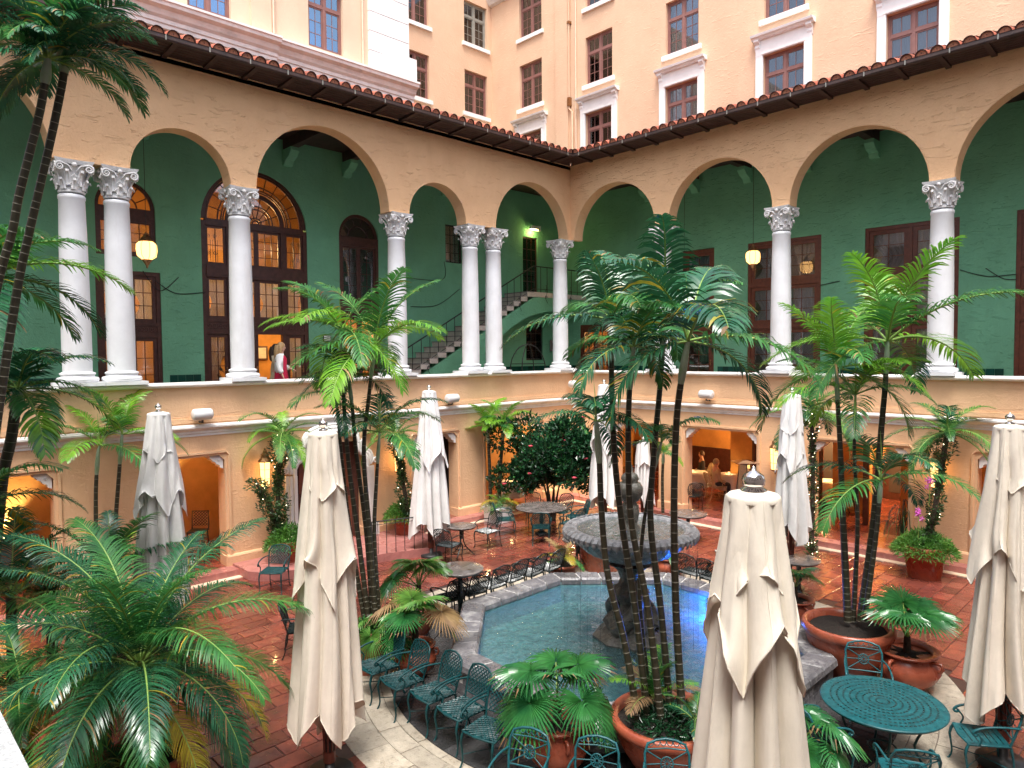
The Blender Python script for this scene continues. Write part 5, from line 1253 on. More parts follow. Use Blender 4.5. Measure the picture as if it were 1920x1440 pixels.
fan_palm('pale leaved fan palm by the high round table', (11.0, 6.0, .42), ring_leaves(8, .95, (75, 50, 25), .3, 6, (L_FANB, L_FANB, L_FAN)), trunk=.45)
fan_palm('lighter fan leaves growing round the feet of the five slender canes', (12.35, 6.95, .55), ring_leaves(6, .8, (60, 30, 15), 2, 8, (L_FANB, L_FAN)), trunk=.1)
fan_palm('fan palm half hidden behind the nearest parasol left of the teal table', (10.6, 12.6, .0), [(AZ_RIGHT, 35, 1.1), (AZ_RIGHT+.6, 55, .9), (AZ_RIGHT-.6, 15, 1.0), (AZ_CAM, 30, .9), (AZ_AWAY, 50, .9)], trunk=.45)
fan_palm('small fan palm in the jar at the right corner of the basin', (6.05, 10.65, .46), ring_leaves(8, .7, (70, 40, 20), 0, 11, (L_FAN, L_FANB, L_DRY)), trunk=.3)
def small_palm(label, base, n, sc, mats, sp='areca', el=(70, 45, 20), group=None, tips=None):
    t = thing('small_palm', label, 'palm', base, 0, group); b = MB(); b.tube([(0, 0, -.03), (0, 0, .14)], [.05, .03], M_TRUNK, 7); b.obj('trunk', t)
    crown(t, (0, 0, .12), sp, mats, n, sc, el, len(label), random.Random(n), None, tips, False); return t
small_palm('drooping bronze and straw coloured palm in the shallow bowl behind the basin', (7.0, 5.85, .34), 9, .42, [L_DRY, L_YEL, L_MID], 'fish')
small_palm('small bright palm in the jar behind the fountain stem', (5.13, 7.4, .4), 7, .4, [L_BRIGHT, L_MID], 'fish')
small_palm('young feathery palm sprouting at the foot of the tall ringed canes', (11.25, 11.2, .6), 9, .48, [L_MID, L_BRIGHT, L_DRY], 'areca', (80, 60, 40))
small_palm('young palm at the right side of the wide terracotta bowl', (11.35, 11.85, .6), 6, .45, [L_MID, L_DARK], 'date', (70, 50, 30))
small_palm('bright young palm in the shade behind the pair of wall palms', tuple(P(205, 1075, 13.2)), 8, .55, [L_BRIGHT, L_YEL, L_MID], 'fish', (70, 50, 30))
small_palm('low yellow green palms in the white planter', (4.25, .95, .4), 9, .42, [L_BRIGHT, L_YEL, L_MID], 'fish', (65, 40, 15))
small_palm('bushy palm at the foot of the dining pillar', (2.6, 4.1, .0), 9, .5, [L_MID, L_DARK], 'areca', (65, 40, 15))
small_palm('dark feathery fern palm under the foreground date palm', (C0.x+.25, C0.y+.2, .55), 14, .5, [L_DARK, L_MID], 'date', (55, 30, 5, -10))

# ------------------------------------------------------------------ leaf masses
def leaf_cloud(n, fn, size, m, seed, elong=1.8, up=.3):
    """n small pointed leaves at points fn(rnd) -> (pos, outward)"""
    r = random.Random(seed); b = MB(); vs = []; fs = []
    for i in range(n):
        p, o = fn(r); d = (Vector(o)+Vector((r.gauss(0, .6), r.gauss(0, .6), r.gauss(0, .6)+up))).normalized()
        s = d.cross(Vector((r.gauss(0, 1), r.gauss(0, 1), r.gauss(0, 1)))).normalized(); l = size*r.uniform(.6, 1.3); w = l/elong/2
        p = Vector(p); k = len(vs); nn = d.cross(s)*w*.35
        vs += [p, p+d*l*.45+s*w+nn, p+d*l, p+d*l*.45-s*w+nn, p+d*l*.5]
        fs += [(k, k+1, k+4), (k+1, k+2, k+4), (k+2, k+3, k+4), (k+3, k, k+4)]
    b.add(vs, fs, m, False); return b
def ferns(label, base, r, h, n=1600, m=None, cat='fern', name='fern'):
    t = thing(name, label, cat, base)
    def fn(rd):
        a = rd.uniform(0, 2*PI); q = math.sqrt(rd.random()); e = rd.uniform(0, 1); rr = r*q
        z = h*(1-q*q)*rd.uniform(.2, 1)-(.35*h*max(0, q-.75)*4*rd.random()); return (rr*math.cos(a), rr*math.sin(a), z), (math.cos(a)*q, math.sin(a)*q, .6-q)
    leaf_cloud(n, fn, .11, m or L_FERN, n, 5).obj('foliage', t); return t
ferns('feathery ferns spilling over the tub under the right wall lantern', (1.2, 11.40, .62), .62, .42, 3800)
ferns('feathery ferns in the tub under the first vine wrapped palm', (10.93, .78, .62), .5, .45, 2600)
ferns('feathery ferns in the tub on the railed platform', (7.55, .65, .68), .5, .42, 2600)
ferns('low green ground cover round the feet of the tall ringed canes', (11.35, 11.5, .58), .5, .16, 1600, L_BUSH)
ferns('leafy ground cover round the five slender canes', (12.47, 6.66, .64), .34, .18, 900, L_MID)
ferns('spider plants spilling pale striped leaves from the white planter', (4.3, .85, .4), .5, .4, 700, L_SPIDER)
ferns('pale spider plants beside the dining pillar', (2.9, 4.0, .05), .45, .5, 700, L_SPIDER)
# camellia bush
Cb = P(1035, 850, 21.0); t = thing('camellia_bush', 'big dark glossy camellia bush with pink blooms filling the court corner', 'bush', (Cb.x, Cb.y, 0))
rb_ = random.Random(3); blobs = [(Vector((max(-1.05, min(1.05, rb_.gauss(0, .72))), max(-1.05, min(1.05, rb_.gauss(0, .72))), Cb.z+max(-.75, min(.72, rb_.gauss(.0, .50))))), rb_.uniform(.34, .60)) for i in range(30)]
def fnb(rd):
    c, rr = blobs[rd.randrange(len(blobs))]; d = Vector((rd.gauss(0, 1), rd.gauss(0, 1), rd.gauss(0, 1))).normalized(); return c+d*rr*rd.uniform(.55, 1.05), d
leaf_cloud(17000, fnb, .13, L_BUSH, 9, 1.9).obj('foliage', t); leaf_cloud(1500, fnb, .12, L_MID, 19, 1.9).obj('foliage', t)
b = MB()
for k in range(7):
    a = k*.9; b.tube(smooth_path([(.08*math.cos(a), .08*math.sin(a), 0), (.2*math.cos(a), .2*math.sin(a), .9), (.5*math.cos(a+.3), .5*math.sin(a+.3), 1.5), (.8*math.cos(a+.2), .8*math.sin(a+.2), 2.1)], 8), [.035-.003*i for i in range(9)], M_TRUNK, 6)
b.obj('trunk', t)
M_PINK = mat('pink bloom', (.7, .08, .12), .5)
for k in range(7):
    c, rr = blobs[(k*5) % 24]; d = Vector((rb_.gauss(0, .4), rb_.gauss(0, .4), rb_.gauss(0, .5)))+Vector((.7, .7, .1)); p = c+d.normalized()*rr*1.05
    b = MB(); b.lathe([(0, 0), (.05, .02), (.07, .05), (.03, .06), (0, .045)], M_PINK, 8, True, None, False, lambda a, z: .15*math.cos(5*a)); b.obj('bloom', t, p)
# vine wrapped pygmy date palms with fairy lights
def vine_palm(label, base, path, crown_sc, mats, n=14, rad=.13, side=None, dens=2600, lights=36, el=(65, 40, 20, 0, -15)):
    t = thing('vine_palm', label, 'palm', base); B = Vector(base); rel = [Vector(p)-B for p in path]; sp_ = smooth_path(rel, 20)
    b = MB(); b.tube(sp_, .055, M_TRUNK, 8); b.obj('trunk', t)
    paths = [sp_]
    if side: sd = smooth_path([Vector(p)-B for p in side], 14); b = MB(); b.tube(sd, .04, M_TRUNK, 8); b.obj('side_stem', t); paths.append(sd)
    def fn(rd):
        q = paths[0] if (len(paths) == 1 or rd.random() < .68) else paths[1]; k = rd.randrange(len(q)-1); u = rd.random(); c = q[k].lerp(q[k+1], u)
        tt = (k+u)/len(q); a = rd.uniform(0, 2*PI); w = rad*(.75+.45*math.sin(tt*17)+.2*math.sin(tt*41))*(1.35 if tt > .8 and q is paths[0] else 1)*rd.uniform(.5, 1.1); o = Vector((math.cos(a), math.sin(a), rd.uniform(-.4, .3))); return c+o*w, o
    leaf_cloud(dens, fn, .085, L_VINE, len(label), 2.6).obj('vine', t)
    rd = random.Random(4); b = MB()
    for i in range(lights):
        p, o = fn(rd); p = p+o*.02; b.lathe([(0, -.011), (.011, 0), (0, .011)], M_FAIRY, 5, False, Matrix.Translation(p), False)
    b.obj('fairy_lights', t)
    crown(t, sp_[-1], 'date', mats, n, crown_sc, el, 0, random.Random(2), None, None, False); return t
vine_palm('first vine wrapped palm with fairy lights left of the white portal', (10.93, .78, .6), [(10.93, .78, .6), P(524, 990, 16.45), P(522, 900, 16.5), P(530, 815, 16.5)], .95, [L_MID, L_BRIGHT, L_FERN], side=[P(524, 1000, 16.4), P(505, 950, 16.2), P(478, 900, 16.0)], rad=.19, dens=4200)
vine_palm('second vine wrapped palm with fairy lights right of the white portal', (7.55, .65, .65), [(7.55, .65, .65), P(764, 960, 18.45), P(752, 880, 18.45), P(743, 815, 18.45)], .95, [L_MID, L_FERN], rad=.17, dens=2800)
q = P(1522, 1000, 16.6); vine_palm('vine wrapped palm with hanging fairy lights behind the slim parasol at right', (q.x, q.y, 0), [(q.x, q.y, 0), P(1524, 900, 16.6), P(1522, 775, 16.6)], 1.05, [L_MID, L_DARK, L_FERN], rad=.10, dens=1500, lights=50)
vine_palm('thick vine wrapped palm in the ferny tub by the right wall lantern', (1.2, 11.40, .7), [(1.2, 11.4, .7), P(1748, 980, 15.3), P(1762, 900, 15.3), P(1776, 810, 15.3)], 1.05, [L_DARK, L_MID, L_FERN], rad=.13, dens=1900, lights=10)
def orchid(label, p, m):
    t = thing('orchid', label, 'flower', p); b = MB(); b.tube([(0, 0, -.4), (.03, .02, -.15), (0, 0, .1)], .006, M_RACHIS, 4); b.obj('flower_stalk', t)
    for k in range(6):
        b = MB()
        for j in range(5): a = j*1.2566; b.add([(0, 0, 0), (.045*math.cos(a-.35), .02, .045*math.sin(a-.35)), (.07*math.cos(a), .012, .07*math.sin(a)), (.045*math.cos(a+.35), .02, .045*math.sin(a+.35))], [(0, 1, 2, 3)], m)
        b.obj('bloom', t, (random.uniform(-.09, .09), random.uniform(-.05, .08), random.uniform(-.05, .22)), AZ_CAM+PI/2+random.uniform(-.4, .4))
M_ORCH = mat('magenta orchid', (.55, .08, .45), .5); orchid('magenta orchid blooming beside the thick vine wrapped palm', P(1742, 915, 14.9), M_ORCH); orchid('violet orchid low in the ferns of the tub at right', P(1722, 975, 14.7), M_ORCH)
# arching bare aerial roots plant in front of the right hand dining opening
t = thing('bromeliad', 'dark spidery plant with arching bare shoots before the dining opening at right', 'plant', tuple(GP(1690, 1040, 0)))
b = MB(); rd = random.Random(8)
for k in range(26):
    a = rd.uniform(0, 2*PI); r = rd.uniform(.25, .6); h = rd.uniform(.7, 1.35); b.tube(smooth_path([(0, 0, .3), (.3*r*math.cos(a), .3*r*math.sin(a), h), (r*math.cos(a), r*math.sin(a), h*.9), (1.25*r*math.cos(a), 1.25*r*math.sin(a), h*.45)], 7), [.008]*7+[.002], M_TRUNK if k % 2 else L_DARK, 4)
b.obj('shoots', t); b = MB(); b.lathe([(.14, 0), (.19, .3), (.17, .3), (.0, .28)], M_IRON, 16); b.obj('pot', t)
# ------------------------------------------------------------------ closed parasols
def drape(mb, zt, zb, r0, r1, folds, seed, m, depth=.5, point=.4, corners=4, pinch=None, off=0.0, top_depth=.22):
    """one tier of gathered cloth: broad rounded folds with creases between them, falling to a hem that dips at its corners"""
    rd = random.Random(seed); ns = 16; n = folds*ns; nz = 40
    wd = [rd.uniform(.7, 1.35) for _ in range(folds)]; tot = sum(wd); ed = [0]
    for w in wd: ed.append(ed[-1]+w/tot*2*PI)
    am = [rd.uniform(.6, 1.2) for _ in range(folds)]; wv = [rd.uniform(0, 6.28) for _ in range(folds+8)]; hz = [rd.uniform(-.06, .06) for _ in range(folds)]
    vs = []
    for j in range(nz+1):
        t = j/nz
        for i in range(n):
            k = i//ns; u = (i % ns)/ns
            a = lerp(ed[k], ed[k+1], u); c = (a*corners/(2*PI)+off) % 1.0; tri = (1-abs(2*c-1))**1.25
            bl = math.sin(PI*u)
            z = lerp(zt, zb, t)+(point*(1-tri)+hz[k])*t**3
            R_ = lerp(r0, r1, t**.85)*(1+.12*math.cos(2*(a-wv[0]))*t)
            if pinch: R_ *= 1-.30*math.exp(-((t-pinch)/.07)**2)
            amp = lerp(top_depth, depth, min(1, t*1.8))*am[k]*(1+.2*math.sin(t*6+wv[k]))
            rr = R_*(1-amp*(1-bl**.62))+R_*.07*math.sin(u*PI*3+wv[k+1]+t*5)*t*bl
            aa = a+.10*math.sin(t*3.2+wv[k+2])*t*bl+.06*math.sin(t*7+wv[1])*t
            vs.append((rr*math.cos(aa), rr*math.sin(aa), z))
    mb.add(vs, [(j*n+i, j*n+(i+1) % n, (j+1)*n+(i+1) % n, (j+1)*n+i) for j in range(nz) for i in range(n)], m, True)
    for k in range(0, folds, 2):   # stitched seams running down the folds
        mb.tube([vs[j*n+k*ns+ns//2] for j in range(0, nz+1, 2)], .0042, m, 4, True, None, False)
    # stitched hem
    mb.tube([vs[nz*n+i] for i in list(range(0, n, 2))+[0]], .007, m, 4, True, None, False)
def parasol(label, x, y, m, zb, seed, H=4.25, r1=.44, tiers=True, rot=0, finial='ball', pinch=None, mid=.54, cap=.80):
    t = thing('closed_parasol', label, 'parasol', (x, y, 0), rot, 'closed canvas parasols'); zt = H-.16
    b = MB(); b.tube([(0, 0, .05), (0, 0, zt)], [.035, .03], M_MAST, 12); b.obj('mast', t)
    b = MB(); b.lathe([(.28, 0), (.28, .05), (.25, .07), (.06, .08), (.055, .4), (.045, .42)], M_IRON, 24); b.obj('base', t)
    b = MB(); n = 8
    for k in range(n):   # rib ends showing under the hem
        a = 2*PI*k/n; b.tube([(.06*math.cos(a), .06*math.sin(a), zb-.12), (.11*math.cos(a), .11*math.sin(a), zb+1.4), (.05*math.cos(a), .05*math.sin(a), zt-.1)], .014, M_MAST, 4)
    b.lathe([(.05, zb-.25), (.075, zb-.25), (.075, zb-.12), (.05, zb-.12)], M_MAST, 12, False); b.obj('ribs', t)
    b = MB(); drape(b, zt-.02, zb, .15, r1, 9, seed, m, .55, .45, 4, pinch, 0.0); b.obj('canopy', t)
    if tiers:
        b = MB(); drape(b, zt-.012, lerp(zt, zb, mid), .158, r1*lerp(.45, .84, mid/.54), 7, seed+3, m, .40, .55, 4, None, .18); b.obj('canopy_layer', t)
    b = MB(); drape(b, zt-.0, zt-cap, .168, .245, 7, seed+7, m, .24, .22, 4, None, .4, .14); b.lathe([(.0, zt+.035), (.08, zt+.03), (.15, zt+.012), (.168, zt-.005), (.166, zt-.03)], m, 40, True, None, False); b.obj('vent_cap', t)
    b = MB()
    if finial == 'ball': b.lathe([(.05, zt+.03), (.052, zt+.045), (.02, zt+.06), (.03, zt+.075), (.05, zt+.10), (.052, zt+.12), (.035, zt+.145), (.015, zt+.155), (.0, zt+.175)], M_CHROME, 20, True, None, False)
    else: b.lathe([(.075, zt+.025), (.08, zt+.04), (.055, zt+.055), (.065, zt+.07), (.07, zt+.10), (.06, zt+.13), (.035, zt+.15), (.014, zt+.16), (.01, zt+.18), (0, zt+.19)], M_BRASS if 0 else M_CHROME, 20, True, None, False, lambda a, z: .05*math.cos(10*a))
    b.obj('finial', t); return t
parasol('nearest cream parasol with pear finial hiding the right corner of the basin', 14.19, 13.98, M_CANVAS, .55, 11, 4.25, .50, finial='pear', rot=1.3, mid=.34, cap=.62)
parasol('cream parasol second from the left with its mast bare below the ragged hem', 14.30, 8.70, M_CANVAS, .42, 22, 4.25, .43, rot=.8)
parasol('cream parasol cut by the right frame edge', 8.38, 14.24, M_CANVAS, .55, 33, 4.25, .46, rot=.2)
parasol('pale grey parasol furthest left, half sunk in the foreground palm', 14.70, 4.14, M_CANVASW, .95, 44, 4.25, .45, rot=1.0)
parasol('white parasol in front of the railed platform', 7.90, 2.28, M_CANVASW, .45, 55, 4.25, .50, rot=1.9)
parasol('white parasol behind the tallest cane cluster near the court corner', 2.77, 3.67, M_CANVASW, .6, 66, 4.25, .50, rot=.4)
parasol('slim white parasol rising through the small round table at right', 4.06, 9.67, M_CANVASW, .95, 77, 4.25, .38, rot=.1)
q = GP(1206, 985, 0); parasol('shorter white parasol seen between the canes behind the urn', q.x, q.y, M_CANVASW, .55, 88, 2.6, .30, False)

# ------------------------------------------------------------------ cast metal chairs
def lattice(mb, x0, x1, y0, y1, f, m, step=.07, w=.012, t=.012, inside=None):
    """crossed diagonal bars clipped to a rectangle, mapped by f(u, v) -> point"""
    W_, H_ = x1-x0, y1-y0
    for sg in (1, -1):
        c = -H_
        while c < W_+H_:
            a = []
            for s in np.linspace(0, 1, 13):
                v = y0+H_*s; u = x0+c+(s*H_ if sg > 0 else (1-s)*H_)
                if x0 <= u <= x1: a.append(f(u, v))
            if len(a) > 1: mb.tube([a[0], a[len(a)//2], a[-1]] if len(a) > 2 else a, w/2, m, 4, False, None, False)
            c += step
def make_chair(label, kind, group, loc, rz, m):
    """faces +x; seat 0.44 high"""
    t = thing('garden_chair', label, 'chair', loc, rz, group)
    b = MB(); hw, hd = .24, .22
    if kind == 'solid' or kind == 'sun':
        pts = [(hd, -hw), (hd+.03, 0), (hd, hw), (-hd, hw*.88), (-hd, -hw*.88)]; b.add([(x, y, .425) for x, y in pts]+[(x, y, .445) for x, y in pts], [(4, 3, 2, 1, 0), (5, 6, 7, 8, 9)]+[(i, (i+1) % 5, 5+(i+1) % 5, 5+i) for i in range(5)], m)
        for k in range(6): b.box((-.17+.065*k, -.17, .445), (-.16+.065*k, .17, .4495), M_DKMETAL)
    else:
        lattice(b, -hd, hd, -hw, hw, lambda u, v: (u, v, .44-.02*math.cos(v*6)+.012), m, .062, .017)
    if kind == 'lattice': b.add([(hd, -hw, .428), (hd+.03, 0, .428), (hd, hw, .428), (-hd, hw*.9, .428), (-hd, -hw*.9, .428)], [(0, 1, 2, 3, 4)], m)
    b.tube([(hd, -hw, .435), (hd+.03, 0, .435), (hd, hw, .435), (-hd, hw*.9, .435), (-hd, -hw*.9, .435), (hd, -hw, .435)], .014, m, 6); b.obj('seat', t)
    b = MB(); rk = .16
    def bk(u, v): return (-hd-.02-rk*(v-.46)/.42*.8-.03*math.cos(u*6)+.03, u*(1+.10*(v-.46)), v)
    top = .88
    b.tube([bk(-.21, .43), bk(-.225, .6), bk(-.225, .76), bk(-.19, top-.03), bk(-.1, top), bk(0, top+.012), bk(.1, top), bk(.19, top-.03), bk(.225, .76), bk(.225, .6), bk(.21, .43)], .014, m, 6)
    b.tube([bk(-.215, .52), bk(0, .515), bk(.215, .52)], .010, m, 5)
    if kind == 'sun':
        b.tube([bk(-.215, .80), bk(0, .805), bk(.215, .80)], .009, m, 5)
        b.tube([bk(.065*math.cos(i*PI/6), .66+.065*math.sin(i*PI/6)) for i in range(13)], .008, m, 5); 
        for k in range(12): a = k*PI/6; b.tube([bk(.015*math.cos(a), .66+.015*math.sin(a)), bk(.06*math.cos(a), .66+.06*math.sin(a))], .006, m, 4)
        for sg in (-1, 1):
            for z in (.79, .53): b.tube([bk(sg*.06, .66+(z-.66)*.3), bk(sg*.21, z)], .008, m, 4)
            b.tube([bk(sg*.07, .66), bk(sg*.21, .66)], .007, m, 4)
        for k in range(6): b.tube([bk(-.19+.065*k+.032*(1-math.cos(i*PI/4)), .865-.04*math.sin(i*PI/4)) for i in range(5)], .006, m, 4)
    else: lattice(b, -.20, .20, .53, top-.02, bk, m, .058, .016)
    b.obj('backrest', t)
    for sx, sy in ((1, -1), (1, 1), (-1, -1), (-1, 1)):
        b = MB(); y = sy*hw*(.95 if sx > 0 else .86)
        if sx > 0: p = [(hd-.0, y, .43), (hd+.035, y*1.04, .33), (hd+.015, y*1.02, .18), (hd+.01, y*1.02, .08), (hd+.035, y*1.05, .015), (hd+.05, y*1.06, .0)]
        else: p = [(-hd, y, .43), (-hd-.03, y, .28), (-hd-.045, y*1.02, .12), (-hd-.09, y*1.05, .0)]
        b.tube(smooth_path(p, 9), [.016, .018, .016, .013, .012, .011, .011, .011, .013, .016], m, 6); b.obj('leg', t)
    for sy in (-1, 1):
        b = MB(); y = sy*(hw+.025)
        b.tube(smooth_path([(-hd-.09, y*.88, .67), (-.12, y, .685), (.06, y*1.05, .67), (.17, y*1.06, .63), (.20, y*1.05, .585), (.16, y*1.05, .57), (.15, y*1.05, .60)], 14), [.013]*6+[.015]*9, m, 6)
        b.tube(smooth_path([(.17, y*1.05, .61), (.10, y, .52), (.13, y*.98, .44)], 6), .011, m, 5); b.obj('armrest', t)
    for sx_ in (hd+.01, -hd-.04): b = MB(); b.tube([(sx_, -hw*.92, .16), (0, 0, .19), (sx_, hw*.92, .16)], .007, m, 4); b.obj('stretcher', t)
    return t
protos = {}
def chair(label, x, y, face, kind='lattice', m=None, group=None, z=0):
    m = m or M_TEAL; k = (kind, m.name); rz = face
    if k not in protos: protos[k] = make_chair(label, kind, group, (x, y, z), rz, m); return protos[k]
    r = copy_thing(protos[k], label, (x, y, z), rz)
    if group: r['group'] = group
    elif 'group' in r.keys(): del r['group']
    return r
def facing(x, y, tx, ty): return math.atan2(ty-y, tx-x)
gk = 'cast chairs backed against the basin'
names = ['leftmost of the teal lattice chairs at the front left of the basin', 'second teal lattice chair from the left at the front of the basin', 'third teal lattice chair from the left at the front of the basin', 'fourth teal lattice chair from the left at the front of the basin', 'fifth teal lattice chair, half under the glossy fan palm']
for k, (x, y) in enumerate(((12.78, 7.42), (12.80, 8.05), (12.72, 8.66), (12.72, 9.26), (12.80, 9.88))): chair(names[k], x, y, facing(FC.x, FC.y, x, y)+random.uniform(-.12, .12)+(.25, .1, 0, 0, 0)[k], 'lattice', M_TEAL, gk)
nb = ['nearest the high round table', 'second from the high round table', 'third from the high round table', 'fourth from the high round table', 'fifth from the high round table', 'next to the drooping bronze palm']
for k in range(6): x = 10.25-.53*k; y = 5.92+random.uniform(-.04, .04); chair('dark lattice chair behind the left kerb of the basin, '+nb[k], x, y, -PI/2+random.uniform(-.15, .15), 'lattice', M_DKMETAL, gk)
for k in range(4): chair(('nearest the big parasol', 'second from the big parasol', 'third from the big parasol', 'furthest from the big parasol')[k]+' of the dark lattice chairs behind the far right kerb', 5.72+random.uniform(-.05, .05), 9.9-.52*k, PI+random.uniform(-.15, .15), 'lattice', M_DKMETAL, gk)
# teal oval table group
tx, ty = 9.34, 13.2
def round_table(label, x, y, r, z, top, leg='pedestal', m=None, group='round tables in the court', base=0):
    t = thing('round_table', label, 'table', (x, y, base), 0, group); m = m or M_DKMETAL; b = MB()
    b.lathe([(r*.93, z-.03), (r*.985, z-.028), (r, z-.015), (r*.995, z-.003), (r*.96, z), (0, z)], top, 56, True, None, True)
    if top is M_TEALB:
        for q in range(1, 9):
            nq = int(9*q*.9)+4; rr = r*.93*q/9
            for i in range(nq): a = 2*PI*(i+(q % 2)*.5)/nq; b.lathe([(.0135, z+.0006), (0, z+.0012)], M_DKMETAL, 6, False, Matrix.Translation((rr*math.cos(a), rr*math.sin(a), 0)) @ Matrix.Rotation(a, 4, 'Z') @ Matrix.Diagonal((1, 1.5, 1, 1)), False)
    b.obj('table_top', t)
    b = MB(); b.lathe([(r*.9, z-.03), (r*.95, z-.05), (r*.97, z-.03)], m, 40, False, None, False); b.obj('apron', t)
    if leg == 'pedestal':
        b = MB(); b.lathe([(.2, 0), (.2, .03), (.1, .06), (.05, .12), (.045, z*.35), (.075, z*.5), (.05, z*.62), (.05, z*.8), (.12, z-.05), (.16, z-.03)], m, 20); b.obj('pedestal', t)
    else:
        for k in range(3 if leg == 'tripod' else 4):
            a = k*2*PI/(3 if leg == 'tripod' else 4)+.5; b = MB(); c, s = math.cos(a), math.sin(a); q = .32 if leg == 'tripod' else r*.62
            b.tube(smooth_path([(.05*c, .05*s, z-.05), (.04*c, .04*s, z*.6), (.10*c, .10*s, z*.3), (q*c, q*s, 0.0)] if leg == 'tripod' else [(r*.7*c, r*.7*s, z-.04), (r*.62*c, r*.62*s, z*.6), (r*.5*c, r*.5*s, z*.3), (r*.66*c, r*.66*s, 0)], 8), .015, m, 6); b.obj('leg', t)
        b = MB(); b.lathe([(.05, z*.55), (.06, z-.04)], m, 12); b.obj('hub', t); b = MB(); b.tube([(.16*math.cos(i*PI/6), .16*math.sin(i*PI/6), z*.24) for i in range(13)], .01, m, 5); b.obj('stretcher', t)
    return t
round_table('large round teal cast metal table at the lower right', tx, ty, .70, .74, M_TEALB, 'four', M_TEAL, None)
gt_ = 'chairs round the teal table'
for lab, x, y, c in (('teal sunburst back chair on the far side of the teal table by the terracotta jar', 8.35, 12.68, 0), ('teal chair with curling arms on the right side of the teal table', 8.75, 14.10, 1), ('teal sunburst back chair in front of the teal table at the bottom edge', 10.18, 13.72, 0), ('teal chair on the left of the teal table beside the nearest parasol', 10.10, 12.78, 1)):
    chair(lab, x, y, facing(x, y, tx, ty), 'sun', M_TEALB, gt_)
gb = 'blue green sunburst chairs along the bottom edge'
for k, (x, y, lab) in enumerate(((12.93, 11.62, 'middle of the three sunburst chair backs at the bottom edge under the fan palm'), (12.42, 12.22, 'sunburst chair back at the bottom edge below the wide terracotta bowl'), (13.35, 10.95, 'sunburst chair at the bottom edge left of the fan palm jar'))):
    chair(lab, x, y, facing(FC.x, FC.y, x, y), 'sun', M_TEALB, gb)
round_table('high round table with grey wet top left of the basin', 10.21, 6.21, .44, 1.05, M_TABLE, 'pedestal')
round_table('small wet topped tripod table beside the white parasol on the left', 7.35, 2.81, .36, .75, M_TABLE, 'tripod')
round_table('large dark dining table under the camellia bush', 4.43, 2.77, .72, .75, M_TABLE, 'pedestal')
round_table('small tripod table between the bronze palm and the stepped tub', 6.28, 5.69, .36, .75, M_TABLE, 'tripod')
round_table('round table behind the fountain bowl in front of the dining pillar', 2.29, 6.1, .5, .75, M_TABLE, 'pedestal')
round_table('round table pierced by the slim white parasol', 4.3, 9.95, .42, .75, M_TABLE, 'pedestal')
chair('lone lattice back chair facing the small tripod table', 6.43, 2.75, facing(6.43, 2.75, 7.35, 2.81), 'lattice', M_DKMETAL)
chair('chair half hidden by the white parasol on the left', 7.95, 3.05, facing(7.95, 3.05, 7.35, 2.81), 'lattice', M_DKMETAL)
gg = 'chairs round the large dark dining table'; dl = ('nearest the camera', 'nearest the fountain', 'nearest the camellia', 'nearest the corner planter', 'nearest the lone lattice chair', 'in the shade beside the flower spotlight')
for k in range(6):
    a = [.75, 1.7, 3.3, 4.1, 5.6, 2.5][k]; x, y = 4.43+1.0*math.cos(a), 2.77+1.0*math.sin(a); chair('dark dining chair at the large dark table, '+dl[k], x, y, facing(x, y, 4.43, 2.77), 'lattice' if k % 2 else 'solid', M_TEAL, gg)
chair('single teal lattice chair standing before the rose platform at left', 11.83, 1.98, .75, 'lattice', M_TEAL)
chair('dark chair just showing left of the second parasol mast', 12.9, 5.3, 2.6, 'lattice', M_DKMETAL)
chair('dark chair under the wall palms behind the leftmost parasol', 14.4, 3.0, 1.2, 'lattice', M_TEAL)
chair('dark chair half hidden by the low palm at the left edge', 15.6, 2.7, .6, 'solid', M_TEAL)
chair('chair behind the date palm at the left edge of the court', 15.2, 4.2, 2.2, 'solid', M_DKMETAL)
# ------------------------------------------------------------------ bar stool, heater, railing
t = thing('bar_stool', 'black high backed bar stool in the amber niche doorway', 'stool', tuple(GP(372, 1052, .15)), .9); b = MB()
b.box((-.19, -.19, .70), (.19, .19, .74), M_IRON); b.obj('seat', t); b = MB(); b.tube([(-.19, -.19, .7), (-.24, -.19, 1.15), (-.24, .19, 1.15), (-.19, .19, .7)], .015, M_IRON, 5); lattice(b, -.18, .18, .80, 1.14, lambda u, v: (-.2-.1*(v-.7), u, v), M_IRON, .07, .014); b.obj('backrest', t)
for sx in (-1, 1):
    for sy in (-1, 1): b = MB(); b.tube([(sx*.17, sy*.17, .7), (sx*.2, sy*.2, 0)], .014, M_IRON, 5); b.obj('leg', t)
b = MB(); b.tube([(.185, .185, .3), (-.185, .185, .3), (-.185, -.185, .3), (.185, -.185, .3), (.185, .185, .3)], .01, M_IRON, 5); b.obj('footrest', t)
t = thing('patio_heater', 'tall pyramid patio heater with flat hood before the diners', 'heater', tuple(GP(1396, 1010, 0))); b = MB()
b.box((-.22, -.22, 0), (.22, .22, .55), M_CHROME); b.obj('base', t); b = MB(); b.add([(-.2, -.2, .55), (.2, -.2, .55), (.2, .2, .55), (-.2, .2, .55), (-.1, -.1, 2.0), (.1, -.1, 2.0), (.1, .1, 2.0), (-.1, .1, 2.0)], [(0, 1, 5, 4), (1, 2, 6, 5), (2, 3, 7, 6), (3, 0, 4, 7)], M_CHROME); b.obj('reflector', t)
for sx in (-1, 1):
    for sy in (-1, 1): b = MB(); b.tube([(sx*.21, sy*.21, .5), (sx*.11, sy*.11, 2.02)], .012, M_IRON, 5); b.obj('strut', t)
b = MB(); b.lathe([(.40, 2.05), (.42, 2.07), (.1, 2.12), (0, 2.13)], M_CHROME, 4, False); b.obj('hood', t)
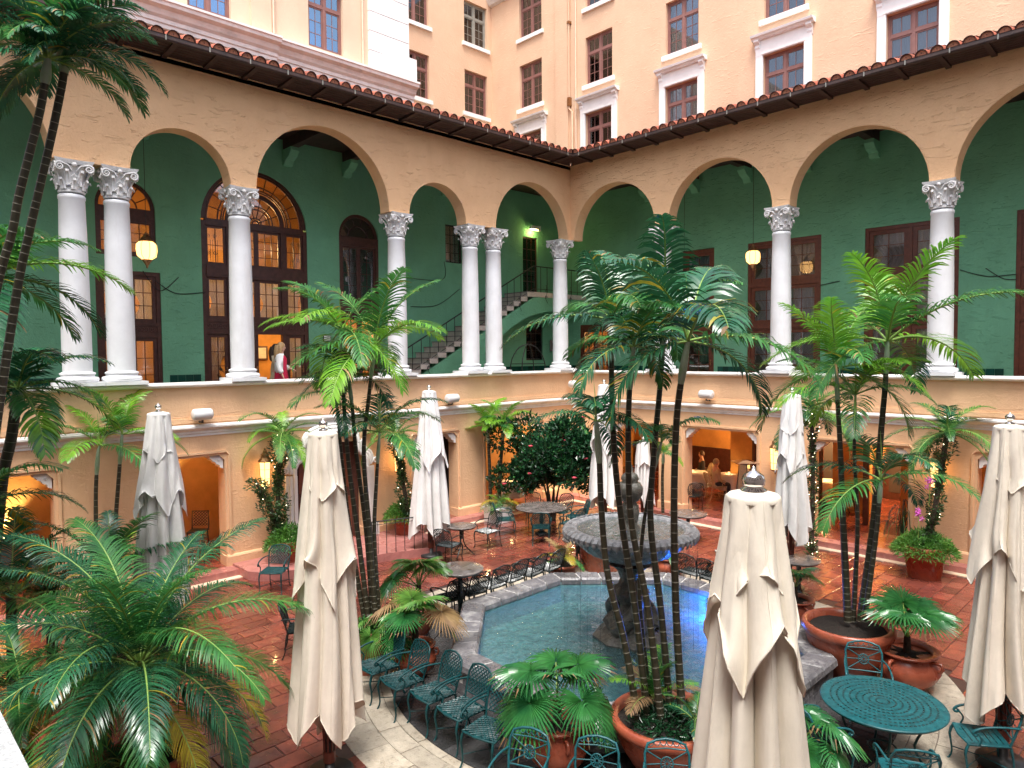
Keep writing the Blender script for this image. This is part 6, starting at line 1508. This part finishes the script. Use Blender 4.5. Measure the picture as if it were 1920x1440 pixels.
t = thing('platform_railing', 'black iron railing curving along the rose platform by the second fern tub', 'railing', (0, 0, .2)); pr = [(9.3, 1.8), (8.7, 2.0), (8.0, 2.2), (7.5, 2.2), (7.25, 1.95), (7.18, 1.4)]
b = MB(); b.tube(smooth_path([(x, y, .80) for x, y in pr], 20), .016, M_IRON, 6); b.tube(smooth_path([(x, y, .72) for x, y in pr], 20), .008, M_IRON, 4); b.obj('handrail', t)
for q in smooth_path([(x, y, 0) for x, y in pr], 16)[::1]: b = MB(); b.tube([tuple(q), (q.x, q.y, .80)], .010, M_IRON, 5); b.obj('baluster', t)
# flower spotlight
p = GP(1090, 940, .0); t = thing('garden_spotlight', 'garden spotlight on a bent stake glaring beside the camellia trunk', 'spotlight', (p.x, p.y, 0)); b = MB(); b.tube([(0, 0, 0), (.12, -.1, .5), (.28, -.16, .95)], .012, M_BRASS, 5); b.obj('stake', t)
b = MB(); b.lathe([(0, 0), (.035, .01), (.05, .05), (.03, .07), (0, .08)], M_GLOWW, 10, True, Matrix.Translation((.29, -.15, .95)), False); b.obj('bulb', t); point_light('lamp_light', t, (.36, -.05, 1.0), 14, (1, .8, .4), .05)

# ------------------------------------------------------------------ lanterns and speakers
def wall_lantern(label, T, s, z, pw=30, ang=0):
    p = T @ Vector((s, .22, z)); t = thing('wall_lantern', label, 'lantern', p, 0, 'glowing brass wall lanterns'); b = MB(); n = 6
    b.lathe([(.11, -.30), (.135, .28)], M_GLOW, n, False, None, False); b.obj('glass', t)
    b = MB(); b.lathe([(.0, -.44), (.02, -.42), (.03, -.37), (.10, -.33), (.125, -.30), (.12, -.29)], M_BRASS, n, False); b.obj('base_cup', t)
    b = MB(); b.lathe([(.15, .28), (.165, .30), (.155, .32), (.10, .38), (.085, .44), (.10, .455), (.05, .50), (.045, .54), (.02, .58), (0, .62)], M_BRASS, n*2, False); b.obj('cap', t)
    b = MB()
    for k in range(n):
        a = 2*PI*k/n; b.tube([(.114*math.cos(a), .114*math.sin(a), -.30), (.139*math.cos(a), .139*math.sin(a), .28)], .007, M_BRASS, 4)
    for zz in (-.12, .1): b.lathe([(.125+.0, zz), (.128+.012*(zz+.3), zz+.012)], M_BRASS, n, False, None, False)
    b.obj('bars', t)
    b = MB(); q = (T @ Vector((0, -.22, .35)))-(T @ Vector((0, 0, 0))); b.tube([tuple(q), (q.x*.5, q.y*.5, .46), (0, 0, .45)], .012, M_BRASS, 5); b.obj('bracket', t)
    point_light('lamp_light', t, (T @ Vector((0, .0, 0)))-(T @ Vector((0, 0, 0))), pw, (1, .62, .22), .13)
    return t
wall_lantern('glowing brass wall lantern left of the first vine wrapped palm', TL, 11.19, 2.22, 70)
wall_lantern('wall lantern glowing behind the second vine wrapped palm', TL, 7.42, 2.12, 62)
wall_lantern('wall lantern glowing between the two dining openings at right', TR, 7.50, 2.12, 45)
wall_lantern('wall lantern glowing behind the orchids at right', TR, 11.35, 2.15, 50)
def hanging_lantern(label, p, ztop, pw, sc=1):
    t = thing('hanging_lantern', label, 'lantern', p, 0, 'lanterns hanging in the gallery'); b = MB()
    b.lathe([(.12*sc, -.20*sc), (.21*sc, -.13*sc), (.235*sc, .02*sc), (.225*sc, .14*sc), (.15*sc, .21*sc)], M_GLOW, 8, False, None, False); b.obj('glass', t)
    b = MB(); b.lathe([(0, -.42*sc), (.02, -.39*sc), (.035, -.34*sc), (.06, -.30*sc), (.13*sc, -.21*sc)], M_BRASS, 8, False, None, False); b.obj('finial', t)
    b = MB(); b.lathe([(.16*sc, .20*sc), (.17*sc, .22*sc), (.10*sc, .30*sc), (.05*sc, .36*sc), (.02, .42*sc)], M_BRASS, 8, False, None, False)
    for k in range(8):
        a = 2*PI*k/8; b.tube([(r_*sc*math.cos(a), r_*sc*math.sin(a), z_*sc) for r_, z_ in ((.12, -.20), (.213, -.13), (.238, .02), (.228, .14), (.153, .21))], .006, M_BRASS, 4)
    b.obj('crown', t); b = MB(); b.tube([(0, 0, .42*sc), (0, 0, ztop-p[2])], .007, M_IRON, 4); b.obj('chain', t)
    point_light('lamp_light', t, (0, 0, 0), pw, (1, .62, .24), .18); return t
hanging_lantern('glowing lantern hanging behind the first arch of the left gallery', tuple(PLL(275, 470, -1.6)), 11.3, 34)
hanging_lantern('glowing lantern hanging left of the second right hand column', tuple(PLR(1412, 483, -1.6)), 11.3, 34, .95)
hanging_lantern('small lantern glowing beside the corner column', tuple(PLL(1054, 528, -1.2)), 11.3, 8, .7)
hanging_lantern('lantern glimpsed behind the cane tops in the right gallery', tuple(PLR(1283, 575, -2.4)), 11.3, 8, .6)
p = TL @ Vector((-1.45, -3.32, 9.95)); t = thing('floodlight', 'white floodlight washing the green wall above the stair door', 'floodlight', p); b = MB(); b.box((-.25, -.0, -.05), (.12, .16, .07), M_WHITE); b.obj('housing', t); b = MB(); b.box((-.22, .02, -.075), (.09, .14, -.052), M_GLOWW); b.obj('lens', t)
b = MB(); b.box((-.42, 0, -.1), (-.28, .12, .1), M_WHITE); b.obj('ballast', t); point_light('lamp_light', t, (0, .12, -.2), 6, (1, .85, .25), .08)
def speaker(label, T, s, z, rz):
    p = T @ Vector((s, .22, z)); t = thing('wall_speaker', label, 'speaker', p, rz, 'white speakers on the parapet'); b = MB(); b.lathe([(.0, -.21), (.10, -.21), (.125, -.18), (.13, 0), (.125, .18), (.10, .21), (0, .21)], M_SPEAK, 20, True, Matrix.Rotation(PI/2, 4, 'X') if T is TR else Matrix.Rotation(PI/2, 4, 'Y'), False); b.obj('cabinet', t)
    b = MB(); q = (T @ Vector((0, -.21, -.1)))-(T @ Vector((0, 0, 0))); b.tube([(0, 0, -.12), (0, 0, -.17), tuple(q+Vector((0, 0, -.08)))], .025, M_IRON, 6); b.obj('bracket', t)
for lab, T, s, z in (('white speaker on the parapet wall above the leftmost parasol', TL, 12.60, 3.72), ('white speaker on the parapet wall beside the white parasol', TL, 5.50, 3.72), ('white speaker on the parapet wall right of the tallest canes', TR, 5.40, 3.78), ('small dark speaker on the parapet near the court corner', TR, .35, 3.95)): speaker(lab, T, s, z, 0)
# ------------------------------------------------------------------ loose cables on the gallery walls
def cable(label, pts): t = thing('cable', label, 'cable', tuple(pts[0])); b = MB(); b.tube([p-pts[0] for p in smooth_path(pts, 14)], .011, M_IRON, 4); b.obj('wire', t)
D = -3.37
for lab, px_ in (('black cable looping off the hanging lantern across the green wall', [(268, 508), (300, 545), (335, 520)]), ('black cable sagging towards the great arched screen', [(290, 525), (330, 550), (385, 548)]), ('black cable drooping on the green wall behind the stairs', [(770, 575), (820, 572), (862, 542)]), ('black cable running level behind the stair column', [(762, 521), (830, 524), (833, 490)])): cable(lab, [PLL(x, y, D) for x, y in px_])
for lab, px_ in (('black cable slung across the green wall at far right', [(1800, 506), (1850, 518), (1906, 514)]), ('second black cable crossing the green wall at far right', [(1848, 503), (1880, 522), (1906, 524)]), ('short cable from the wall hook right of the door', [(1538, 535), (1575, 527)])): cable(lab, [PLR(x, y, D) for x, y in px_])
# luggage cart, phone box
p = PLL(990, 690, -1.3); t = thing('luggage_cart', 'birdcage luggage cart of bent tubes parked under the gallery stairs', 'luggage cart', (p.x, p.y, 3.6)); b = MB(); b.box((-.6, -.3, .18), (.6, .3, .24), M_IRON); b.obj('deck', t)
for sy in (-.28, .28):
    b = MB(); b.tube(smooth_path([(-.58, sy, .24), (-.56, sy, 1.1), (-.3, sy*.6, 1.6), (0, 0, 1.75)], 10), .018, M_IRON, 6); b.tube(smooth_path([(.58, sy, .24), (.56, sy, 1.1), (.3, sy*.6, 1.6), (0, 0, 1.75)], 10), .018, M_IRON, 6); b.obj('hoop', t)
b = MB(); b.tube([(-.58, -.28, 1.05), (.58, -.28, 1.05)], .014, M_IRON, 5); b.tube([(-.58, .28, 1.05), (.58, .28, 1.05)], .014, M_IRON, 5); b.obj('rail', t)
for sx in (-.5, .5):
    for sy in (-.25, .25): b = MB(); b.lathe([(.09, -.02), (.09, .02)], M_IRON, 14, False, Matrix.Translation((sx, sy, .09)) @ Matrix.Rotation(PI/2, 4, 'X')); b.obj('wheel', t)
p = PLL(1036, 648, -3.36); t = thing('wall_box', 'small grey box mounted on the green wall under the stair arch', 'wall box', tuple(p)); b = MB(); b.box((-.17, 0, -.22), (.17, .06, .22), M_STAIRT); b.box((-.11, .06, -.15), (.11, .07, .12), M_DARK); b.obj('case', t)
p = PLL(613, 634, -3.36); t = thing('notice_plate', 'white framed notice on the green wall right of the arched screen', 'sign', tuple(p)); b = MB(); b.box((-.13, 0, -.09), (.13, .02, .09), M_IRON); b.box((-.11, .02, -.07), (.11, .026, .07), M_WHITE); b.obj('plate', t)
# the terrace the picture is taken from: a corner of its coping shows at the lower left
zt_ = 4.25; A_, B_ = GP(-6, 1330, zt_), GP(64, 1470, zt_); dr_ = (B_-A_).normalized(); nr_ = Vector((-dr_.y, dr_.x, 0)); nr_ = nr_ if nr_.dot(_r2) < 0 else -nr_
t = thing('terrace_plinth', 'white granular stone plinth corner at the bottom left of the view', 'plinth', tuple(A_)); b = MB(); k = nr_*.3; q0, q1 = -dr_*.0, dr_*.5
pl_ = [q0, q1, q1+k, q0+k]; b.add([tuple(v) for v in pl_]+[(v.x, v.y, -.6) for v in pl_]+[(v.x*.97, v.y*.97, .012) for v in pl_], [(8, 9, 10, 11), (0, 1, 9, 8), (1, 2, 10, 9), (2, 3, 11, 10), (3, 0, 8, 11), (0, 4, 5, 1), (1, 5, 6, 2), (2, 6, 7, 3), (3, 7, 4, 0)], mat('speckled white stone', (.62, .64, .64), .7, noise=.35, nscale=120, bump=.5, bscale=90)); b.obj('block', t)
# ------------------------------------------------------------------ dining tables and people
def skin_obj(name, joints, edges, radii, m, parent, sub=1, root=0):
    me = bpy.data.meshes.new(name); me.from_pydata([tuple(j) for j in joints], edges, []); o = bpy.data.objects.new(name, me); COL.objects.link(o)
    md = o.modifiers.new('Skin', 'SKIN'); sv = me.skin_vertices[0].data
    for i, r in enumerate(radii): sv[i].radius = (r, r) if not hasattr(r, '__len__') else r; sv[i].use_root = (i == root)
    ms = o.modifiers.new('Sub', 'SUBSURF'); ms.levels = sub; ms.render_levels = sub
    dg = bpy.context.evaluated_depsgraph_get(); nm = bpy.data.meshes.new_from_object(o.evaluated_get(dg)); nm.name = name
    bpy.data.objects.remove(o); nm.materials.clear(); nm.materials.append(m)
    for p_ in nm.polygons: p_.use_smooth = True
    return place(name, nm, parent)
def person(label, loc, rz, hair, top, legs, pose='stand', dress=None, long_hair=False, sc=1.0, arms=None):
    """faces +x"""
    t = thing('person', label, 'person', loc, rz); t.scale = (sc, sc, sc)
    if pose == 'stand': hz = .92; sh = 1.38; hd = 1.55; knee = [(.04, .10, .50), (-.02, -.10, .50)]; foot = [(.02, .10, .05), (-.12, -.10, .06)]; toe = [(.15, .10, .03), (.0, -.10, .03)]
    else: hz = .52; sh = 1.0; hd = 1.17; knee = [(.42, .12, .50), (.42, -.12, .50)]; foot = [(.40, .12, .06), (.36, -.14, .06)]; toe = [(.53, .12, .03), (.49, -.14, .03)]
    ar = arms or ([(.02, .24, sh-.30), (.18, .20, sh-.42)], [(.02, -.24, sh-.30), (.16, -.20, sh-.44)])
    J = [(0, 0, hz), (0, 0, hz+.22), (0, 0, sh), (.01, 0, sh+.09), (.02, 0, hd)]
    J += [(0, .17, sh-.02), *ar[0], (0, -.17, sh-.02), *ar[1]]; J += [(0, .10, hz-.05), knee[0], foot[0], toe[0], (0, -.10, hz-.05), knee[1], foot[1], toe[1]]
    Ed = [(0, 1), (1, 2), (2, 3), (3, 4), (2, 5), (5, 6), (6, 7), (2, 8), (8, 9), (9, 10), (0, 11), (11, 12), (12, 13), (13, 14), (0, 15), (15, 16), (16, 17), (17, 18)]
    Rd = [.12, .105, .12, .05, .085, .055, .04, .028, .055, .04, .028, .085, .055, .038, .03, .085, .055, .038, .03]
    # fingers: short chains rooted in each palm
    for w in (7, 10):
        p0 = Vector(J[w]); el = Vector(J[w-1]); d = (p0-el).normalized(); s = d.cross(Vector((0, 0, 1))).normalized()
        for q in range(4): k = len(J); J.append(tuple(p0+d*.06+s*(.012*(q-1.5)))); J.append(tuple(p0+d*(.115-.008*abs(q-1.2))+s*(.017*(q-1.5))+Vector((0, 0, -.02)))); Ed += [(w, k), (k, k+1)]; Rd += [.010, .006]
        k = len(J); J.append(tuple(p0+d*.03+s*.03)); J.append(tuple(p0+d*.06+s*.045)); Ed += [(w, k), (k, k+1)]; Rd += [.010, .007]
    skin_obj('body', J, Ed, Rd, M_SKIN, t)
    b = MB(); Th = Matrix.Translation((.03, 0, hd+.03)); b.lathe([(0, -.12), (.045, -.105), (.07, -.05), (.082, .02), (.075, .08), (.04, .115), (0, .125)], M_SKIN, 14, True, Th, False)
    b.lathe([(0, -.01), (.014, -.005), (.012, .02), (0, .04)], M_SKIN, 6, True, Matrix.Translation((.112, 0, hd+.01)), False)
    for sg in (-1, 1): b.lathe([(0, -.012), (.010, 0), (0, .012)], M_IRON, 6, True, Matrix.Translation((.098, sg*.03, hd+.045)), False); b.lathe([(0, -.025), (.015, 0), (0, .03)], M_SKIN, 6, True, Matrix.Translation((.03, sg*.083, hd+.02)), False)
    b.box((.100, -.02, hd-.037), (.106, .02, hd-.028), M_RED); b.obj('head', t)
    b = MB(); b.lathe([(.092, -.02), (.100, .03), (.092, .09), (.055, .135), (0, .15)], hair, 14, True, Matrix.Translation((.008, 0, hd+.03)), False)
    if long_hair: b.tube(smooth_path([(-.05, 0, hd+.09), (-.075, .0, hd-.02), (-.08, .0, hd-.16), (-.085, 0, hd-.30)], 8), [.07, .085, .09, .095, .095, .09, .085, .07, .03], hair, 10); [b.tube(smooth_path([(.0, sg*.08, hd+.08), (.0, sg*.10, hd-.05), (-.01, sg*.11, hd-.22)], 6), [.03, .04, .045, .045, .04, .03, .01], hair, 6) for sg in (-1, 1)]
    b.obj('hair', t)
    if top: skin_obj('top', [J[0], J[1], J[2], J[5], J[6], tuple(Vector(J[6]).lerp(Vector(J[7]), .85)), J[8], J[9], tuple(Vector(J[9]).lerp(Vector(J[10]), .85)), (0, 0, hz-.10)], [(0, 1), (1, 2), (2, 3), (3, 4), (4, 5), (2, 6), (6, 7), (7, 8), (0, 9)], [.15, .13, .135, .075, .055, .045, .075, .055, .045, .155], top, t)
    if legs: skin_obj('trousers', [J[0], J[11], J[12], tuple(Vector(J[12]).lerp(Vector(J[13]), .9)), J[15], J[16], tuple(Vector(J[16]).lerp(Vector(J[17]), .9)), (0, 0, hz+.1)], [(0, 1), (1, 2), (2, 3), (0, 4), (4, 5), (5, 6), (0, 7)], [.14, .10, .07, .06, .10, .07, .06, .13], legs, t)
    if dress: b = MB(); b.lathe([(.20, hz-.35), (.17, hz-.1), (.14, hz+.18), (.145, hz+.38), (.10, sh-.0)], dress, 24, True, None, False, lambda a, z: .04*math.cos(7*a) if z < hz else 0); b.obj('dress', t)
    return t
zg = 3.6
q = PLL(527, 690, -1.15); wm = person('blonde woman in white knit cardigan over a crimson dress walking past the gallery door', (q.x, q.y, zg), AZ_RIGHT+.25, M_HAIRB, None, None, 'stand', M_RED, True, 1.02, ([(.05, .26, 1.10), (.26, .26, 1.02)], [(-.04, -.25, 1.10), (.06, -.26, .86)]))
skin_obj('cardigan', [(-.03, 0, .86), (-.045, 0, 1.12), (-.02, 0, 1.36), (-.01, .18, 1.36), (.05, .26, 1.10), (.20, .26, 1.04), (-.01, -.18, 1.36), (-.04, -.25, 1.10), (.04, -.26, .92)], [(0, 1), (1, 2), (2, 3), (3, 4), (4, 5), (2, 6), (6, 7), (7, 8)], [(.215, .15), (.19, .14), .15, .105, .08, .07, .105, .08, .07], M_WKNIT, wm)
q = PLL(517, 690, -1.75); person('brown haired woman partly hidden behind the blonde woman on the gallery', (q.x, q.y, zg), AZ_RIGHT+.2, M_HAIRD, M_TAN, M_TAN, 'stand', None, True, 1.0)
q = PLL(402, 690, -4.3); person('dark haired person seen through the glass left of the gallery column', (q.x, q.y, zg), AZ_RIGHT, M_HAIRD, M_TROUS, M_TROUS, 'stand', None, True, 1.0)
def dining_table(label, x, y, r=.45):
    t = thing('dining_table', label, 'table', (x, y, .15), 0, 'white clothed dining tables'); b = MB(); b.lathe([(r*1.0, .25), (r*1.02, .45), (r*.97, .7), (r*.96, .745), (0, .75)], M_CLOTH, 48, True, None, False, lambda a, z: .06*math.cos(9*a)*max(0, (.74-z))/.5); b.obj('tablecloth', t)
    b = MB(); b.lathe([(.04, 0), (.04, .7)], M_WOOD, 8); b.lathe([(.2, 0), (.2, .03)], M_WOOD, 16); b.obj('pedestal', t)
    c = thing('table_candle', 'little glass candle on the '+label, 'candle', (x+.05, y, .903)); b = MB(); b.lathe([(.03, 0), (.035, .07)], M_GLOW, 10); b.obj('glass', c); point_light('lamp_light', c, (0, 0, .15), 2.0, (1, .6, .25), .04)
    return t
g1 = GP(1366, 925, .15); g1 = Vector((g1.x, g1.y, 0))
for lab, px_, rr in (('white clothed table between the two seated diners', (1368, 930), .45), ('round clothed table at the left side of the dining opening', (1300, 925), .5), ('small clothed table in the middle dining opening', (1545, 945), .5), ('white clothed table glimpsed left of the camellia', (960, 945), .4)):
    q = GP(px_[0], px_[1], .15); dining_table(lab, q.x, q.y, rr)
def wood_chair(label, x, y, rz): 
    return chair(label, x, y, rz, 'lattice', M_TAN, 'pale dining chairs', z=.15)
for lab, px_, az, kw in (('grey haired diner in a pale shirt seated left of the white clothed table', (1342, 935), AZ_RIGHT+.2, dict(hair=M_HAIRG, top=M_TAN, legs=M_TROUS)), ('dark haired diner in a white blouse seated right of the white clothed table', (1386, 925), AZ_LEFT-.3, dict(hair=M_HAIRD, top=M_CLOTH, legs=M_TROUS, long_hair=True)), ('diner in dark clothes seated in shade at the left of the dining opening', (1316, 915), AZ_LEFT, dict(hair=M_HAIRD, top=M_TROUS, legs=M_TROUS))):
    q = GP(px_[0], px_[1], .15); person(lab, (q.x, q.y, .15), az, pose='sit', **kw); chair('dining chair under the '+lab.split(' seated')[0], q.x, q.y, az, 'solid', M_TAN, 'dining chairs in the restaurant', z=.15)
q = GP(1318, 880, .15); person('waiter in a cream jacket standing behind the servery counter', (-5.4, 4.9, .15), AZ_CAM, M_HAIRD, M_TAN, M_TROUS, 'stand')
t = thing('servery_counter', 'lit servery counter with white cloth and plates at the back of the restaurant', 'counter', (-4.9, 4.7, .15)); b = MB(); b.box((-.3, -.7, 0), (.3, .7, .95), M_CLOTH); b.obj('counter', t)
for k in range(4): b = MB(); b.lathe([(.04, .95), (.11, .975), (.12, .98)], M_WHITE, 14); b.obj('plate', t, (0, -.5+.33*k, 0))
for lab, px_, az in (('dark chair at the small table in the middle dining opening', (1580, 965), AZ_LEFT), ('dark chair left of the small table in the middle dining opening', (1520, 975), AZ_RIGHT), ('dark chair in the shade of the left dining opening', (1300, 955), AZ_AWAY)):
    q = GP(px_[0], px_[1], .15); chair(lab, q.x, q.y, az, 'lattice', M_DKMETAL, 'dark chairs inside the restaurant', z=.15)
bpy.context.view_layer.update()
